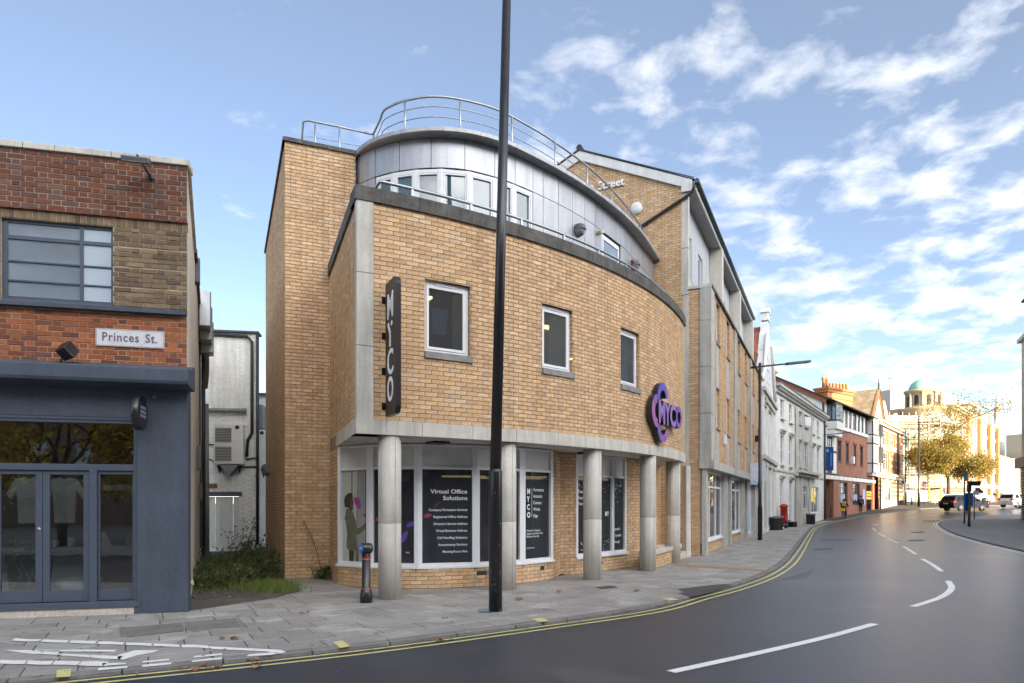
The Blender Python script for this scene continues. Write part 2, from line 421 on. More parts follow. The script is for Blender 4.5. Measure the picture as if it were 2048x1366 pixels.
def arc_mortar(b, P, u0, u1, v0, v1, holes=(), step=.25, w=0.):
    """curved wall face with holes (the mortar bed behind the bricks)"""
    us = {u0, u1}; vs = {v0, v1}; k = int((u1-u0)/step)+1
    us |= {u0+(u1-u0)*i/k for i in range(k+1)}
    for h in holes: us |= {max(u0, min(u1, h[0])), max(u0, min(u1, h[1]))}; vs |= {max(v0, min(v1, h[2])), max(v0, min(v1, h[3]))}
    us = sorted(us); vs = sorted(vs)
    for a, c in zip(us, us[1:]):
        for d, e in zip(vs, vs[1:]):
            if c-a < 1e-5 or e-d < 1e-5: continue
            if any(h[0] < (a+c)/2 < h[1] and h[2] < (d+e)/2 < h[3] for h in holes): continue
            b.quad(P(a, d, w), P(c, d, w), P(c, e, w), P(a, e, w))
def spline(pts, n=8, closed=False):
    pts = [Vector((p[0], p[1], p[2] if len(p) > 2 else 0)) for p in pts]; out = []
    k = len(pts)
    for i in range(k-1):
        p0 = pts[i-1] if i else pts[0]*2-pts[1]; p1, p2 = pts[i], pts[i+1]; p3 = pts[i+2] if i+2 < k else pts[-1]*2-pts[-2]
        for j in range(n):
            t = j/n; out.append(.5*((2*p1)+(p2-p0)*t+(2*p0-5*p1+4*p2-p3)*t*t+(3*p1-p0-3*p2+p3)*t**3))
    out.append(pts[-1]); return out
class Path:
    """arc-length parametrised plan curve; p(s, d): d to the LEFT of travel"""
    def __init__(s, pts, n=10):
        s.q = spline(pts, n); s.s = [0.]
        for a, b in zip(s.q, s.q[1:]): s.s.append(s.s[-1]+(b-a).length)
        s.len = s.s[-1]
    def loc(s, t):
        t = max(0, min(s.len-1e-6, t)); lo, hi = 0, len(s.s)-1
        while hi-lo > 1:
            m = (lo+hi)//2
            if s.s[m] <= t: lo = m
            else: hi = m
        f = (t-s.s[lo])/max(1e-9, s.s[hi]-s.s[lo]); return lo, f
    def tan(s, t):
        a, b = s.loc(max(0, t-.25)), s.loc(min(s.len, t+.25))
        pa = s.q[a[0]].lerp(s.q[a[0]+1], a[1]); pb = s.q[b[0]].lerp(s.q[b[0]+1], b[1]); return (pb-pa).normalized()
    def p(s, t, d=0.):
        i, f = s.loc(t); p = s.q[i].lerp(s.q[i+1], f)
        if d: tn = s.tan(t); p = p+Vector((-tn.y, tn.x, 0))*d
        return p
    def near(s, x, y):
        return min(range(len(s.q)), key=lambda i: (s.q[i].x-x)**2+(s.q[i].y-y)**2)
# ================================================================== shared materials
M_road = mat('asphalt', (.027, .034, .049), rough=.30, var=.26, scale=.35, bump=.5, bscale=150, spec=.75, grain=(140, .38), spot=((.085, .085, .09), .22, .56, .5))
M_paving = mat('paving', (.275, .262, .245), rough=.62, var=.16, scale=1.2, bump=.25, bscale=90, rand=.13, how='isl', spec=.4, grain=(110, .16), spot=((.43, .41, .385), 1.3, .56, .6))
M_slab = mat('paving_slab', (.275, .262, .245), rough=.62, var=.16, scale=1.2, bump=.25, bscale=90, rand=.13, how='obj', spec=.4, grain=(110, .16), spot=((.43, .41, .385), 1.3, .56, .6))
M_joint = mat('joint_sand', (.06, .055, .05), rough=.95, var=.2)
M_kerb = mat('kerb_granite', (.17, .165, .16), rough=.7, var=.2, scale=3, bump=.3, rand=.12, how='obj')
M_yellow = mat('yellow_paint', (.56, .50, .22), rough=.6, var=.10, scale=3, spot=((.16, .15, .12), 7, .62, .8))
M_white = mat('white_road_paint', (.72, .72, .70), rough=.55, var=.08, scale=3, spot=((.28, .27, .26), 9, .63, .8))
M_iron = mat('cast_iron', (.06, .06, .06), rough=.6, var=.2)
M_tar = mat('alley_tarmac', (.085, .08, .07), rough=.9, var=.3, scale=2, bump=.7, bscale=60)
M_stone = mat('cast_stone', (.57, .54, .485), rough=.8, var=.10, scale=2.2, bump=.15, bscale=120, streak=.26)
M_stoned = mat('weathered_coping', (.115, .11, .10), rough=.9, var=.30, scale=4, bump=.4, bscale=70, streak=.35)
M_white_up = mat('white_upvc', (.74, .75, .77), rough=.4, var=.03, spec=.5)
M_steel = mat('galvanised_rail', (.42, .44, .46), rough=.42, metal=.85, var=.12, scale=5)
M_black = mat('black_paint', (.012, .012, .014), rough=.28, var=.1, spec=.6)
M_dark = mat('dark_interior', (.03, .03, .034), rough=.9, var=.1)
M_roof = mat('roof_felt', (.10, .10, .11), rough=.9, var=.2)

# ================================================================== ground, road, pavements
LK = Path([(-22, -3.2), (-14, .9), (-9, 3.7), (-4.59, 6.12), (-2.83, 7.06), (-1.38, 7.93), (.71, 9.46), (2.15, 10.62), (3.16, 11.92), (4.33, 13.4), (5.8, 15.62), (7.45, 18.68),
           (9.86, 23.74), (12.54, 29.52), (17.28, 39.72), (21.4, 48.2), (26.3, 56.1), (33.6, 65.5), (40.68, 71.9), (47, 76.2), (56, 80.0), (72, 84)])
RK = Path([(-22, -10.5), (-14, -7), (-6, -2.9), (-.5, -.9), (4, 2.6), (8, 6.8), (12, 12), (15, 17.8), (17.36, 23.14), (19.83, 28.74), (23.3, 35.82), (27.16, 42.84),
           (31.6, 50.6), (34.5, 54.9), (37.19, 58.0), (41.5, 61.4), (50, 64.6), (62, 67.5), (90, 72)])
ROAD = -.045
def sheet(name, x0, x1, y0, y1, st, dz, m):
    b = MB(); nx = int((x1-x0)/st); ny = int((y1-y0)/st)
    for i in range(nx+1):
        for j in range(ny+1):
            x = x0+st*i; y = y0+st*j; b.v.append(Vector((x, y, gz(x, y)+dz)))
    for i in range(nx):
        for j in range(ny):
            a = i*(ny+1)+j; b.f.append((a, a+ny+1, a+ny+2, a+1)); b.uv.append(None); b.m.append(0); b.sm.append(True)
    return b.build(name, m, kind='structure')
sheet('ground', -700, 900, -500, 1100, 25, -.6, mat('earth', (.12, .11, .09), rough=.95, var=.2, scale=.1))
sheet('road', -40, 150, -36, 170, 2, ROAD, M_road)

def ribbon(b, path, s0, s1, d0, d1, dz, st=.5, taper=None):
    n = max(2, int((s1-s0)/st)+1)
    for i in range(n-1):
        a = s0+(s1-s0)*i/(n-1); c = s0+(s1-s0)*(i+1)/(n-1)
        q = [path.p(a, d0), path.p(c, d0), path.p(c, d1), path.p(a, d1)]
        if d1 < d0: q = q[::-1]
        b.quad(*[(p.x, p.y, gz(p.x, p.y)+dz) for p in q])
b = MB(); cuts = [0, .6, 1.5, 3, 6, 10, 16]
for d0, d1 in zip(cuts, cuts[1:]): ribbon(b, LK, 0, LK.len, d0, d1, -.016, .8)
pavement = b.build('pavement', M_joint, kind='structure')
# slabs: rows parallel to the kerb
rects = []; R = random.Random(5); row = 0; d = .155
while d < 8.6:
    wd = (.40, .40, .45)[row % 3]; s = R.uniform(0, .6); far = 9 if d > 6 else 62
    if d > 3.4: far = min(far, 34)
    while s < far+19:
        ln = R.choice((.6, .6, .45, .75)); a = LK.p(s+ln/2, d+wd/2)
        keep = True
        if a.y > 20 and d > 2.9: keep = False
        if a.y < 2.5 or a.y > 62: keep = False
        if keep: rects.append((s, s+ln-.010, d, d+wd-.010))
        s += ln
    d += wd; row += 1
def slab_geo(b, r, top, jit):
    c = [LK.p(r[0], r[2]), LK.p(r[1], r[2]), LK.p(r[1], r[3]), LK.p(r[0], r[3])]
    z = [gz(p.x, p.y)+top+jit[k] for k, p in enumerate(c)]; m = sum((Vector(p) for p in c), Vector())/4
    e = .006
    ins = [Vector(p)+(m-p).normalized()*e for p in c]
    n = len(b.v); b.v += [Vector((p.x, p.y, z[k])) for k, p in enumerate(ins)]+[Vector((p.x, p.y, z[k]-.005)) for k, p in enumerate(c)]+[Vector((p.x, p.y, z[k]-.05)) for k, p in enumerate(c)]
    for q in ((0, 1, 2, 3), (4, 5, 1, 0), (5, 6, 2, 1), (6, 7, 3, 2), (7, 4, 0, 3), (8, 9, 5, 4), (9, 10, 6, 5), (10, 11, 7, 6), (11, 8, 4, 7)):
        b.f.append(tuple(n+k for k in q)); b.uv.append(None); b.m.append(0); b.sm.append(False)
sc = []
for i, r in enumerate(rects):
    c = LK.p((r[0]+r[1])/2, (r[2]+r[3])/2); sc.append((px_size(Vector((c.x, c.y, 0)), Vector((0, 0, 1)), r[1]-r[0], r[3]-r[2]) if c.y > 5.6 and abs(c.x/c.y) < .76 else 0, i))
sc.sort(reverse=True); single = {i for s_, i in sc[:300] if s_ > 0}
mass = MB()
for i, r in enumerate(rects):
    t0 = R.uniform(-.002, .002); jt = [t0+R.uniform(-.0015, .0015) for _ in range(4)]
    if i in single:
        b = MB(); slab_geo(b, r, 0, jt); b.build('paving_slab', M_slab, pavement)
    else: slab_geo(mass, r, 0, jt)
mass.build('paving', M_paving, pavement, kind='stuff')
# kerb stones
kerb = MB(); ribbon(kerb, LK, 0, LK.len, -.02, .14, -.06, .6); kerb = kerb.build('kerb', M_joint, kind='structure')
s = 0.
while s < LK.len-1:
    ln = .9; b = MB()
    c = [LK.p(s+.004, 0), LK.p(s+ln-.004, 0), LK.p(s+ln-.004, .146), LK.p(s+.004, .146)]
    m = LK.p(s+ln/2, 0)
    if m.y > 5 or m.x < -4:
        zz = [gz(p.x, p.y) for p in c]; j = R.uniform(-.003, .003)
        lo = [(p.x, p.y, z-.16) for p, z in zip(c, zz)]; hi = [(p.x, p.y, z+.002+j) for p, z in zip(c, zz)]
        b.hexa(lo, hi); b.build('kerb_stone', M_kerb, kerb, bevel=.012 if m.y < 20 else 0)
    s += ln
# right hand pavement
b = MB(); cuts = [0, .2, 2, 5, 10, 18, 30]
for d0, d1 in zip(cuts, cuts[1:]):
    n = int(RK.len/.8)
    for i in range(n):
        a, c = RK.len*i/n, RK.len*(i+1)/n
        q = [RK.p(a, -d0), RK.p(a, -d1), RK.p(c, -d1), RK.p(c, -d0)]
        b.quad(*[(p.x, p.y, gz(p.x, p.y)) for p in q])
pav2 = b.build('pavement', mat('setts', (.20, .195, .185), rough=.65, var=.2, scale=2, bump=.5, bscale=9, spec=.4), kind='structure')
b = MB(); n = int(RK.len/.8)
for i in range(n):
    a, c = RK.len*i/n, RK.len*(i+1)/n; p, q = RK.p(a), RK.p(c)
    b.quad((q.x, q.y, gz(q.x, q.y)-.2), (p.x, p.y, gz(p.x, p.y)-.2), (p.x, p.y, gz(p.x, p.y)+.003), (q.x, q.y, gz(q.x, q.y)+.003))
    p2, q2 = RK.p(a, -.14), RK.p(c, -.14)
    b.quad((p.x, p.y, gz(p.x, p.y)+.003), (p2.x, p2.y, gz(p2.x, p2.y)+.003), (q2.x, q2.y, gz(q2.x, q2.y)+.003), (q.x, q.y, gz(q.x, q.y)+.003))
b.build('kerb', M_kerb, kind='structure')
# pavement in front of the scaffolded corner is part of the left strip; the side street beyond stays road

# ---- painted lines: 4 mm above the asphalt
LZ = ROAD+.004
def line(name, path, s0, s1, d0, d1, m, dz=LZ):
    b = MB(); ribbon(b, path, s0, s1, d0, d1, dz, .35); return b.build(name, m, kind='structure')
def s_at(path, x, y): return path.s[path.near(x, y)]
sA, sB = s_at(LK, -9, 3.7), s_at(LK, 31, 62)
line('yellow_line', LK, sA, sB, -.118, -.062, M_yellow); line('yellow_line', LK, sA, sB, -.292, -.236, M_yellow)
sC, sD = s_at(RK, 12, 12), s_at(RK, 40.5, 60.8)
line('yellow_line', RK, sC, sD, .06, .14, M_white); line('yellow_line', RK, sC, sD, .24, .32, M_white)
def stroke(name, pts, w, m, dz=LZ):
    p = Path([(x, y) for x, y in pts], 8); b = MB(); ribbon(b, p, 0, p.len, -w/2, w/2, dz, .4); return b.build(name, m, kind='structure')
for pts in (((1.55, 6.66), (2.7, 7.5), (3.85, 8.38), (4.95, 9.32)), ((6.39, 10.88), (7.5, 11.95), (8.5, 13.2), (9.26, 14.5)), ((10.4, 16.52), (11.3, 18.35), (12.16, 20.24)),
            ((13.1, 22.14), (14.98, 26.12)), ((16.08, 28.44), (17.43, 31.64)), ((18.42, 33.68), (20.4, 38.06)), ((21.77, 40.84), (24.18, 45.8)), ((26.52, 50.1), (28.38, 52.94)),
            ((30.2, 55.3), (32.6, 58.1)), ((34.6, 60.4), (37.2, 62.9)), ((39.4, 64.7), (42.4, 66.9))):
    stroke('lane_dash', pts, .115, M_white)
# two white arrows and the give way marks near the junction, the cycle hatching on the pavement
def pave_poly(name, pts, m, dz=.0065):
    b = MB(); b.quad(*[(x, y, gz(x, y)+dz) for x, y in pts]); return b.build(name, m, kind='structure')
def Gp(px, py, z0=0.):
    dx, dz = (px-1024)/1365, (1007-py)/1365; t = 3.
    while t < 200 and 1.6+dz*t > gz(dx*t, t)+z0: t += .01
    return (dx*t, t)
def hat(pts, m=M_white, name='pavement_marking', dz=.0065): return pave_poly(name, [Gp(x/2.926, 1140+y/2.926) for x, y in pts][::-1], m, dz)
def broken(poly):
    """a long painted bar laid over several slabs: broken at the slab joints"""
    (x0, y0), (x1, y1), (x2, y2), (x3, y3) = poly
    k = max(1, int(round((x1-x0)/172)))
    for i in range(k):
        a, c = i/k+(.006 if i else 0), (i+1)/k-(.006 if i < k-1 else 0)
        top = lambda t: (x0+(x1-x0)*t, y0+(y1-y0)*t); bot = lambda t: (x3+(x2-x3)*t, y3+(y2-y3)*t)
        w = R.uniform(-3, 3); w2 = R.uniform(-3, 3)
        m_ = (a+c)/2
        hat([top(a), (top(m_)[0], top(m_)[1]+w), top(c), bot(c), (bot(m_)[0], bot(m_)[1]+w2), bot(a)])
broken([(90, 402), (1215, 446), (1225, 462), (66, 415)])
hat([(1215, 450), (1640, 470), (1675, 482), (1640, 494), (1560, 480), (1240, 466)])
hat([(1460, 497), (1600, 484), (1640, 490), (1590, 500), (1440, 509)])
broken([(20, 470), (350, 474), (340, 502), (130, 488)]); hat([(200, 470), (680, 470), (670, 482), (240, 480)])
broken([(330, 492), (720, 508), (700, 526), (360, 505)]); hat([(690, 500), (790, 474), (935, 471), (900, 486), (800, 504), (720, 530), (690, 525)])
broken([(0, 530), (640, 541), (600, 565), (0, 551)]); hat([(600, 548), (735, 546), (740, 555), (600, 565)])
for q in ([(580, 577), (745, 566), (748, 577), (570, 591)], [(835, 538), (990, 523), (990, 532), (832, 547)], [(835, 560), (1005, 545), (1002, 555), (828, 572)],
          [(1135, 506), (1300, 491), (1300, 502), (1132, 516)], [(1125, 533), (1300, 514), (1300, 526), (1120, 543)]): hat(q)
for q in ([(332, 590), (418, 582), (412, 627), (330, 633)], [(1948, 424), (2005, 416), (2052, 450), (1990, 460)]): hat(q, M_yellow, 'loading_mark')
def rp(pts, m, name, dz=.0065, sx=2.926, ox=600, oy=1100): return pave_poly(name, [Gp(ox+x/sx, oy+y/sx) for x, y in pts][::-1], m, dz)
rp([(1352, 404), (1420, 402), (1458, 418), (1400, 424)], M_yellow, 'loading_mark')
rp([(300, 476), (345, 474), (380, 483), (330, 487)], M_yellow, 'loading_mark', sx=2.415, ox=1200, oy=1000)
# tan brick strip across the footway, dark asphalt patch, drain covers
STRIP = mat('tan_pavers', (.32, .20, .11), rough=.8, var=.2, rand=.2, how='isl')
b = MB(); A0, A1 = Vector(Gp(1342, 1131)).to_3d(), Vector(Gp(1536, 1143)).to_3d(); dr = (A1-A0).normalized(); sd = Vector((-dr.y, dr.x, 0)); k = int((A1-A0).length/.215)
for i in range(k):
    for j in range(5):
        c = A0+dr*(.215*(i+.5*(j % 2))+.1)+sd*(.075*j); b.obox(c+Vector((0, 0, .0)), dr, sd, Vector((0, 0, 1)), .1035, .0335, .006)
b.build('tan_paver', STRIP, pavement, kind='stuff')
rp([(372, 432), (480, 418), (560, 410), (605, 407), (640, 412), (470, 464), (420, 466), (385, 452), (410, 446)], mat('patch_asphalt', (.06, .06, .063), rough=.8, var=.2, bump=.6, bscale=120), 'asphalt_patch', sx=2.415, ox=1200, oy=1000)
def cover(pts, name='drain_cover', dz=.007):
    g = [Vector((x, y, gz(x, y)+dz)) for x, y in (Gp(*p, dz) for p in pts)]; b = MB(); b.quad(*g[::-1]); o = b.build(name, M_iron, kind='structure')
    gr = MB()
    for i in range(1, 8):
        t = i/8; a = g[0].lerp(g[1], t); c = g[3].lerp(g[2], t); v = (g[1]-g[0])*.025; gr.quad(*[p+Vector((0, 0, .003)) for p in (c-v, c+v, a+v, a-v)])
    gr.build('grating', mat('grate_edge', (.16, .155, .15), rough=.6), o)
cover([(1190, 1174), (1222, 1171), (1236, 1174.5), (1204, 1177.5)])
cover([(238, 1143+119), (478, 1143+92), (488, 1143+110), (240, 1143+129)][0:4] if False else [(1627, 1098), (1664, 1096.5), (1668, 1098.5), (1630, 1100.5)], dz=ROAD+.006)
for q in ([(1816, 1080), (1845, 1079), (1850, 1081.5), (1818, 1082.5)], [(1846, 1041), (1880, 1041), (1880, 1043), (1846, 1043)], [(1820, 1064), (1848, 1063), (1850, 1065), (1822, 1066)]): cover(q, dz=ROAD+.006)
# darker old utility slabs in front of the shop
M_old = mat('old_concrete_slab', (.165, .16, .14), rough=.85, var=.2, scale=3, bump=.4)
for q in ([(738, 340), (1068, 308), (1078, 358), (738, 394)], [(1078, 307), (1378, 284), (1408, 334), (1088, 357)]):
    o = hat(q, M_old, 'inspection_slab', .0045)
for q in ([(700, 334), (734, 333), (732, 392), (702, 396)], [(1382, 284), (1400, 283), (1432, 333), (1414, 334)]): hat(q, M_kerb, 'edging_strip', .0045)

# old repairs in the carriageway: darker trench patches and a sealed joint
M_rep = mat('asphalt_repair', (.030, .036, .050), rough=.36, var=.2, scale=2, bump=.6, bscale=120, spec=.6, grain=(150, .3))
def rpatch(pts): b = MB(); b.quad(*[(x, y, gz(x, y)+ROAD+.0025) for x, y in pts]); b.build('road_repair', M_rep, kind='structure')
rpatch([Gp(*p, ROAD) for p in ((1560, 1160), (1630, 1138), (1612, 1158), (1545, 1162))][::-1])
rpatch([Gp(*p, ROAD) for p in ((1640, 1078), (1700, 1078), (1712, 1082), (1640, 1083))][::-1])
# chewing gum and small stains on the slabs
b = MB()
for k in range(260):
    s_ = R.uniform(8, 34); d_ = R.uniform(.2, 4.5); c = LK.p(s_, d_); r_ = R.uniform(.008, .022); b.quad(*[(c.x+r_*math.cos(a)*R.uniform(.8, 1.2), c.y+r_*math.sin(a), gz(c.x, c.y)+.0075) for a in (0, .9, 1.8, 2.7, 3.6, 4.5, 5.4)])
b.build('gum_spots', mat('gum_grey', (.13, .125, .12), rough=.8, how='isl', rand=.4), kind='stuff')
# ================================================================== corner shop (left)
def lathe_ball(b, c, r, n=12, sq=1.0):
    b.lathe(c, [(max(.001, r*math.cos(-PI/2+PI*i/8)), r*sq*math.sin(-PI/2+PI*i/8)) for i in range(9)], n)
M_blue = mat('slate_blue_paint', (.060, .076, .105), rough=.6, var=.14, scale=1.6, bump=.3, bscale=140, spec=.4, streak=.14, grain=(60, .10), spot=((.30, .31, .34), 8, .70, .5))
M_blue_s = mat('slate_blue_gloss', (.066, .083, .115), rough=.38, var=.06, spec=.5)
M_mort_l = mat('lime_mortar', (.42, .35, .25), rough=.95, var=.25, scale=4, bump=.4)
DARKRED = [(.12, .052, .036), (.15, .06, .04), (.17, .065, .04), (.13, .062, .05), (.12, .075, .068), (.20, .09, .058)]
RED = [(.27, .085, .040), (.34, .11, .048), (.22, .07, .036), (.15, .06, .045), (.38, .14, .06), (.26, .08, .038)]
BROWN = [(.14, .095, .062), (.20, .14, .085), (.11, .08, .058), (.26, .185, .11), (.16, .115, .075)]
EFF = ((.45, .36, .38), 2.2, .64, .55)
def bpair(nm, tint, **k):
    return mat(nm+'_single', tint[0], tint=tint, how='obj', rand=.12, var=.18, scale=14, rough=.88, bump=.35, bscale=60, spec=.25, **k), mat(nm+'_mass', tint[0], tint=tint, how='isl', rand=.12, var=.18, scale=14, rough=.88, bump=.35, bscale=60, spec=.25, **k)
B_dr = bpair('dark_red_brick', DARKRED, spot=EFF); B_r = bpair('red_brick', RED); B_br = bpair('brown_brick', BROWN)
G_shop = glass('shop_glass', tint=(.66, .70, .70), trans=.92, dark=(.02, .022, .024), refl=1.0, ior=2.7)
G_up = glass('upper_shop_glass', tint=(.3, .35, .4), trans=.05, dark=(.48, .56, .64), ior=1.6, refl=.9)  # obscured panes; the pale sky reflection is put into their body colour

f_ = Vector((.972, .237, 0)).normalized()
SH = Fr((-4.81, 10.10), f_)              # u runs along the front; the corner is u = 0, the front goes to negative u
SL = -6.2
shop = thing('corner_shop', 'brick shop with slate blue painted shopfront and metal framed upper windows', 'shop', (-5.8, 9.9, 0))
SIDE = Fr((-4.81, 10.10), (-.40, .917), (.917, .40))   # alley side wall
# wall cores
wall_f = MB(); WH = [(-2.40, -.985, 4.455, 5.60), (-5.9, -2.46, 4.455, 5.60), (SL+.1, -.625, .0, 2.86)]
wall_f.wall(SH, SL, 0, 0, 6.6, WH, 0, .16)
w_shop = wall_f.build('wall', M_mort_l, shop)
b = MB(); b.mi = 0
b.wall(SIDE, 0, 13.6, 0, 6.6, (), .002)

w_side = b.build('side_wall', mat('painted_side_wall', (.72, .66, .57), rough=.85, var=.12, scale=1.5, bump=.5, bscale=14, streak=.3), shop)
b = MB(); b.quad(SH.p(SL, 6.6, -.02), SH.p(0, 6.6, -.02), SIDE.p(10.2, 6.6, 0), SIDE.p(10.2, 6.6, 0)+SH.u*SL); b.build('roof', M_roof, shop)
# bricks: dark red above, brown between, orange red below
hol = [(-2.40, -.985, 4.40, 5.60), (-5.9, -2.46, 4.40, 5.60)]
P = SH.p
r1 = [(*r, w_shop) for r in course(P, SL, -.0, 5.765, 6.575, (), bond='flemish', seed=3)]
r2 = [(*r, w_shop) for r in course(P, SL, -.0, 3.60, 4.36, (), bond='flemish', seed=4)]
r3 = []
for k in range(4):                        # brown bands, every fourth joint set back
    v0 = 4.46+k*.29
    r3 += [(*r, w_shop) for r in course(lambda u, v, w=0, k=k: SH.p(u, v, w+.003), SL, 0, v0, v0+.268, hol, H=.060, bond='flemish', seed=8+k)]
lay(r1, *B_dr, w_shop, 100, key='sh1', Ln=.215, jit=.004); lay(r2, *B_r, w_shop, 110, key='sh2', jit=.0035)
lay(r3, *B_br, w_shop, 60, key='sh3', H=.060, jit=.004)
# soldier course and tile creasing under it
b = MB(); sol = []
u = SL
while u < -.03:
    sol.append((SH.p, u, u+.065, 5.605, 5.725, w_shop)); u += .075
lay(sol, *B_br, w_shop, 30, key='sold', Ln=.065, H=.12)
b = MB(); u = SL
while u < .0:
    b.fbox(SH, u, u+.052, 5.733, 5.752, -.02, .045+.006*math.sin(u*40)); u += .056
b.build('tile_creasing', mat('clay_tile', (.16, .065, .045), rough=.9, var=.25, rand=.25, how='isl'), shop, kind='stuff')
# coping stones
u = .03; k = 0
for ln in (.53, .50, .72, .40, .83, .8, .8, .8, .8):
    b = MB(); b.fbox(SH, u-ln+.006, u, 6.585, 6.675, -.30, .045); b.build('coping_stone', M_stone, shop, bevel=.008); u -= ln
b = MB(); b.fbox(SIDE, .06, 3.8, 6.59, 6.67, -.26, .05); b.build('coping_stone', M_stone, shop); b = MB(); b.fbox(SIDE, 3.81, 13.6, 6.60, 6.68, -.26, .06); b.build('roof_edge', M_roof, shop)
# painted ledge under the windows, canopy over the shopfront
b = MB(); b.poly(Fr(SH.p(SL, 0, 0), SH.w, -SH.u), [(-.02, 4.36), (.10, 4.365), (.10, 4.425), (-.02, 4.46)], 0, -(-SL)); 
b.build('ledge', M_blue, shop)
b = MB(); prof = [(-.05, 3.26), (.18, 3.27), (.40, 3.30), (.42, 3.34), (.42, 3.50), (.40, 3.525), (.13, 3.535), (.12, 3.60), (-.05, 3.61)]
Fc = Fr(SH.p(.10, 0, 0), SH.w, SH.u); b.poly(Fc, prof[::-1], SL-.1, 0.)
b.build('canopy', M_blue, shop, bevel=.012)
# pilaster and fascia
b = MB(); b.fbox(SH, -.665, 0.015, .0, 3.30, -.2, .03); b.fbox(SH, SL, -.66, 2.84, 3.30, -.16, .026); b.build('shopfront_surround', M_blue, shop, bevel=.006)
b = MB(); b.fbox(SH, -.70, -.60, .0, .10, -.1, .036); b.build('surround_plinth', M_blue, shop)
b = MB(); b.fbox(SH, SL, -.664, -.04, .10, -.2, .03); b.build('step_stone', mat('terrazzo_step', (.50, .45, .39), rough=.8, var=.22, scale=22, bump=.3), shop)
# shopfront joinery
b = MB()
b.fbox(SH, SL, -.62, .10, .19, -.16, .05)                  # threshold
b.fbox(SH, SL, -.665, 2.755, 2.84, -.14, .005); b.fbox(SH, SL, -.665, 2.80, 2.838, .005, .02)
b.fbox(SH, SL, -.70, 2.075, 2.165, -.12, .0); b.fbox(SH, -.715, -.665, .19, 2.76, -.12, .0)
b.fbox(SH, -1.29, -1.195, .19, 2.08, -.12, .004)
b.build('shopfront_frame', M_blue_s, shop, bevel=.004)
def leaf(u0, u1, v0, v1, st, rail, top, w=-.035, name='door_leaf', handle=None):
    b = MB(); b.fbox(SH, u0, u0+st, v0, v1, w-.045, w); b.fbox(SH, u1-st, u1, v0, v1, w-.045, w)
    b.fbox(SH, u0+st, u1-st, v0, v0+rail, w-.045, w); b.fbox(SH, u0+st, u1-st, v1-top, v1, w-.045, w)
    o = b.build(name, M_blue_s, shop, bevel=.003); g = MB(); g.fbox(SH, u0+st, u1-st, v0+rail, v1-top, w-.028, w-.022); g.build('pane', G_shop, o)
    if handle is not None:
        h = MB(); h.lathe(SH.p(handle, 1.24, w), [(.028, 0), (.028, .008), (.012, .012), (.012, .02)], 12, SH.w); h.build('lock_plate', mat('satin_steel', (.6, .6, .58), rough=.3, metal=.9), o)
    return o
leaf(-1.893, -1.293, .20, 2.073, .085, .165, .06)
leaf(-2.50, -1.900, .20, 2.073, .085, .165, .06, handle=-1.945)
leaf(-3.10, -2.507, .20, 2.073, .085, .165, .06)
leaf(-1.19, -.715, .20, 2.073, .025, .165, .05, name='side_light')
leaf(-3.9, -3.2, .20, 2.073, .03, .165, .05, name='side_light')
b = MB(); b.fbox(SH, SL, -.715, 2.165, 2.755, -.07, -.064); b.build('transom_pane', G_shop, shop)
# upper metal windows
def metal_window(u0, u1, vs, ms):
    b = MB(); w = -.06
    b.fbox(SH, u0, u0+.03, 4.46, 5.60, w-.05, w+.01); b.fbox(SH, u1-.03, u1, 4.46, 5.60, w-.05, w+.01)
    b.fbox(SH, u0, u1, 4.46, 4.51, w-.05, w+.012); b.fbox(SH, u0, u1, 5.56, 5.60, w-.05, w+.01)
    for m, t in ms: b.fbox(SH, m-t/2, m+t/2, 4.5, 5.57, w-.04, w+.014)
    for v, t in vs: b.fbox(SH, u0+.02, u1-.02, v-t/2, v+t/2, w-.04, w+.012)
    o = b.build('metal_window', M_blue_s, shop)
    us = [u0+.03]+[m for m, t in ms]+[u1-.03]; vv = [4.51]+[v for v, t in vs]+[5.56]
    for a, c in zip(us, us[1:]):
        for d, e in zip(vv, vv[1:]):
            g = MB(); g.fbox(SH, a+.012, c-.012, d+.012, e-.012, w-.014, w-.008); g.build('pane', G_up, o)
metal_window(-2.40, -.985, [(4.745, .02), (5.02, .02), (5.355, .05)], [(-1.405, .045), (-2.355, .045)])
metal_window(-5.9, -2.46, [(4.745, .02), (5.02, .02), (5.355, .05)], [(-3.4, .045), (-4.4, .045)])
# shop interior
inn = mat('shop_wall', (.22, .21, .20), rough=.9)
b = MB(); I = SH
q_ = [I.p(SL, 0, -.17), I.p(-.28, 0, -.17), I.p(-1.25, 0, -5.0), I.p(SL, 0, -5.0)]
for z_ in (.04, 2.95): b.quad(*[p+V(0, 0, z_) for p in q_])
for i_, j_ in ((1, 2), (2, 3), (3, 0)): b.quad(q_[i_]+V(0, 0, .04), q_[j_]+V(0, 0, .04), q_[j_]+V(0, 0, 2.95), q_[i_]+V(0, 0, 2.95))
b.build('interior', inn, shop)
b = MB(); b.fbox(SH, SL+.1, -.95, .85, .90, -1.75, -1.15); b.fbox(SH, SL+.1, -.95, .06, .85, -1.72, -1.62)
tag(b.build('counter', mat('grey_counter', (.42, .43, .42), rough=.6, var=.1), None), 'long grey counter behind the shopfront glass', 'counter')
b = MB(); b.fbox(SH, SL+.2, -.6, 1.16, 1.20, -3.2, -2.9)
t_ = tag(b.build('shelf', mat('oak_shelf', (.22, .14, .08)), None), 'timber wall shelf of homeware inside the shop', 'shelf')
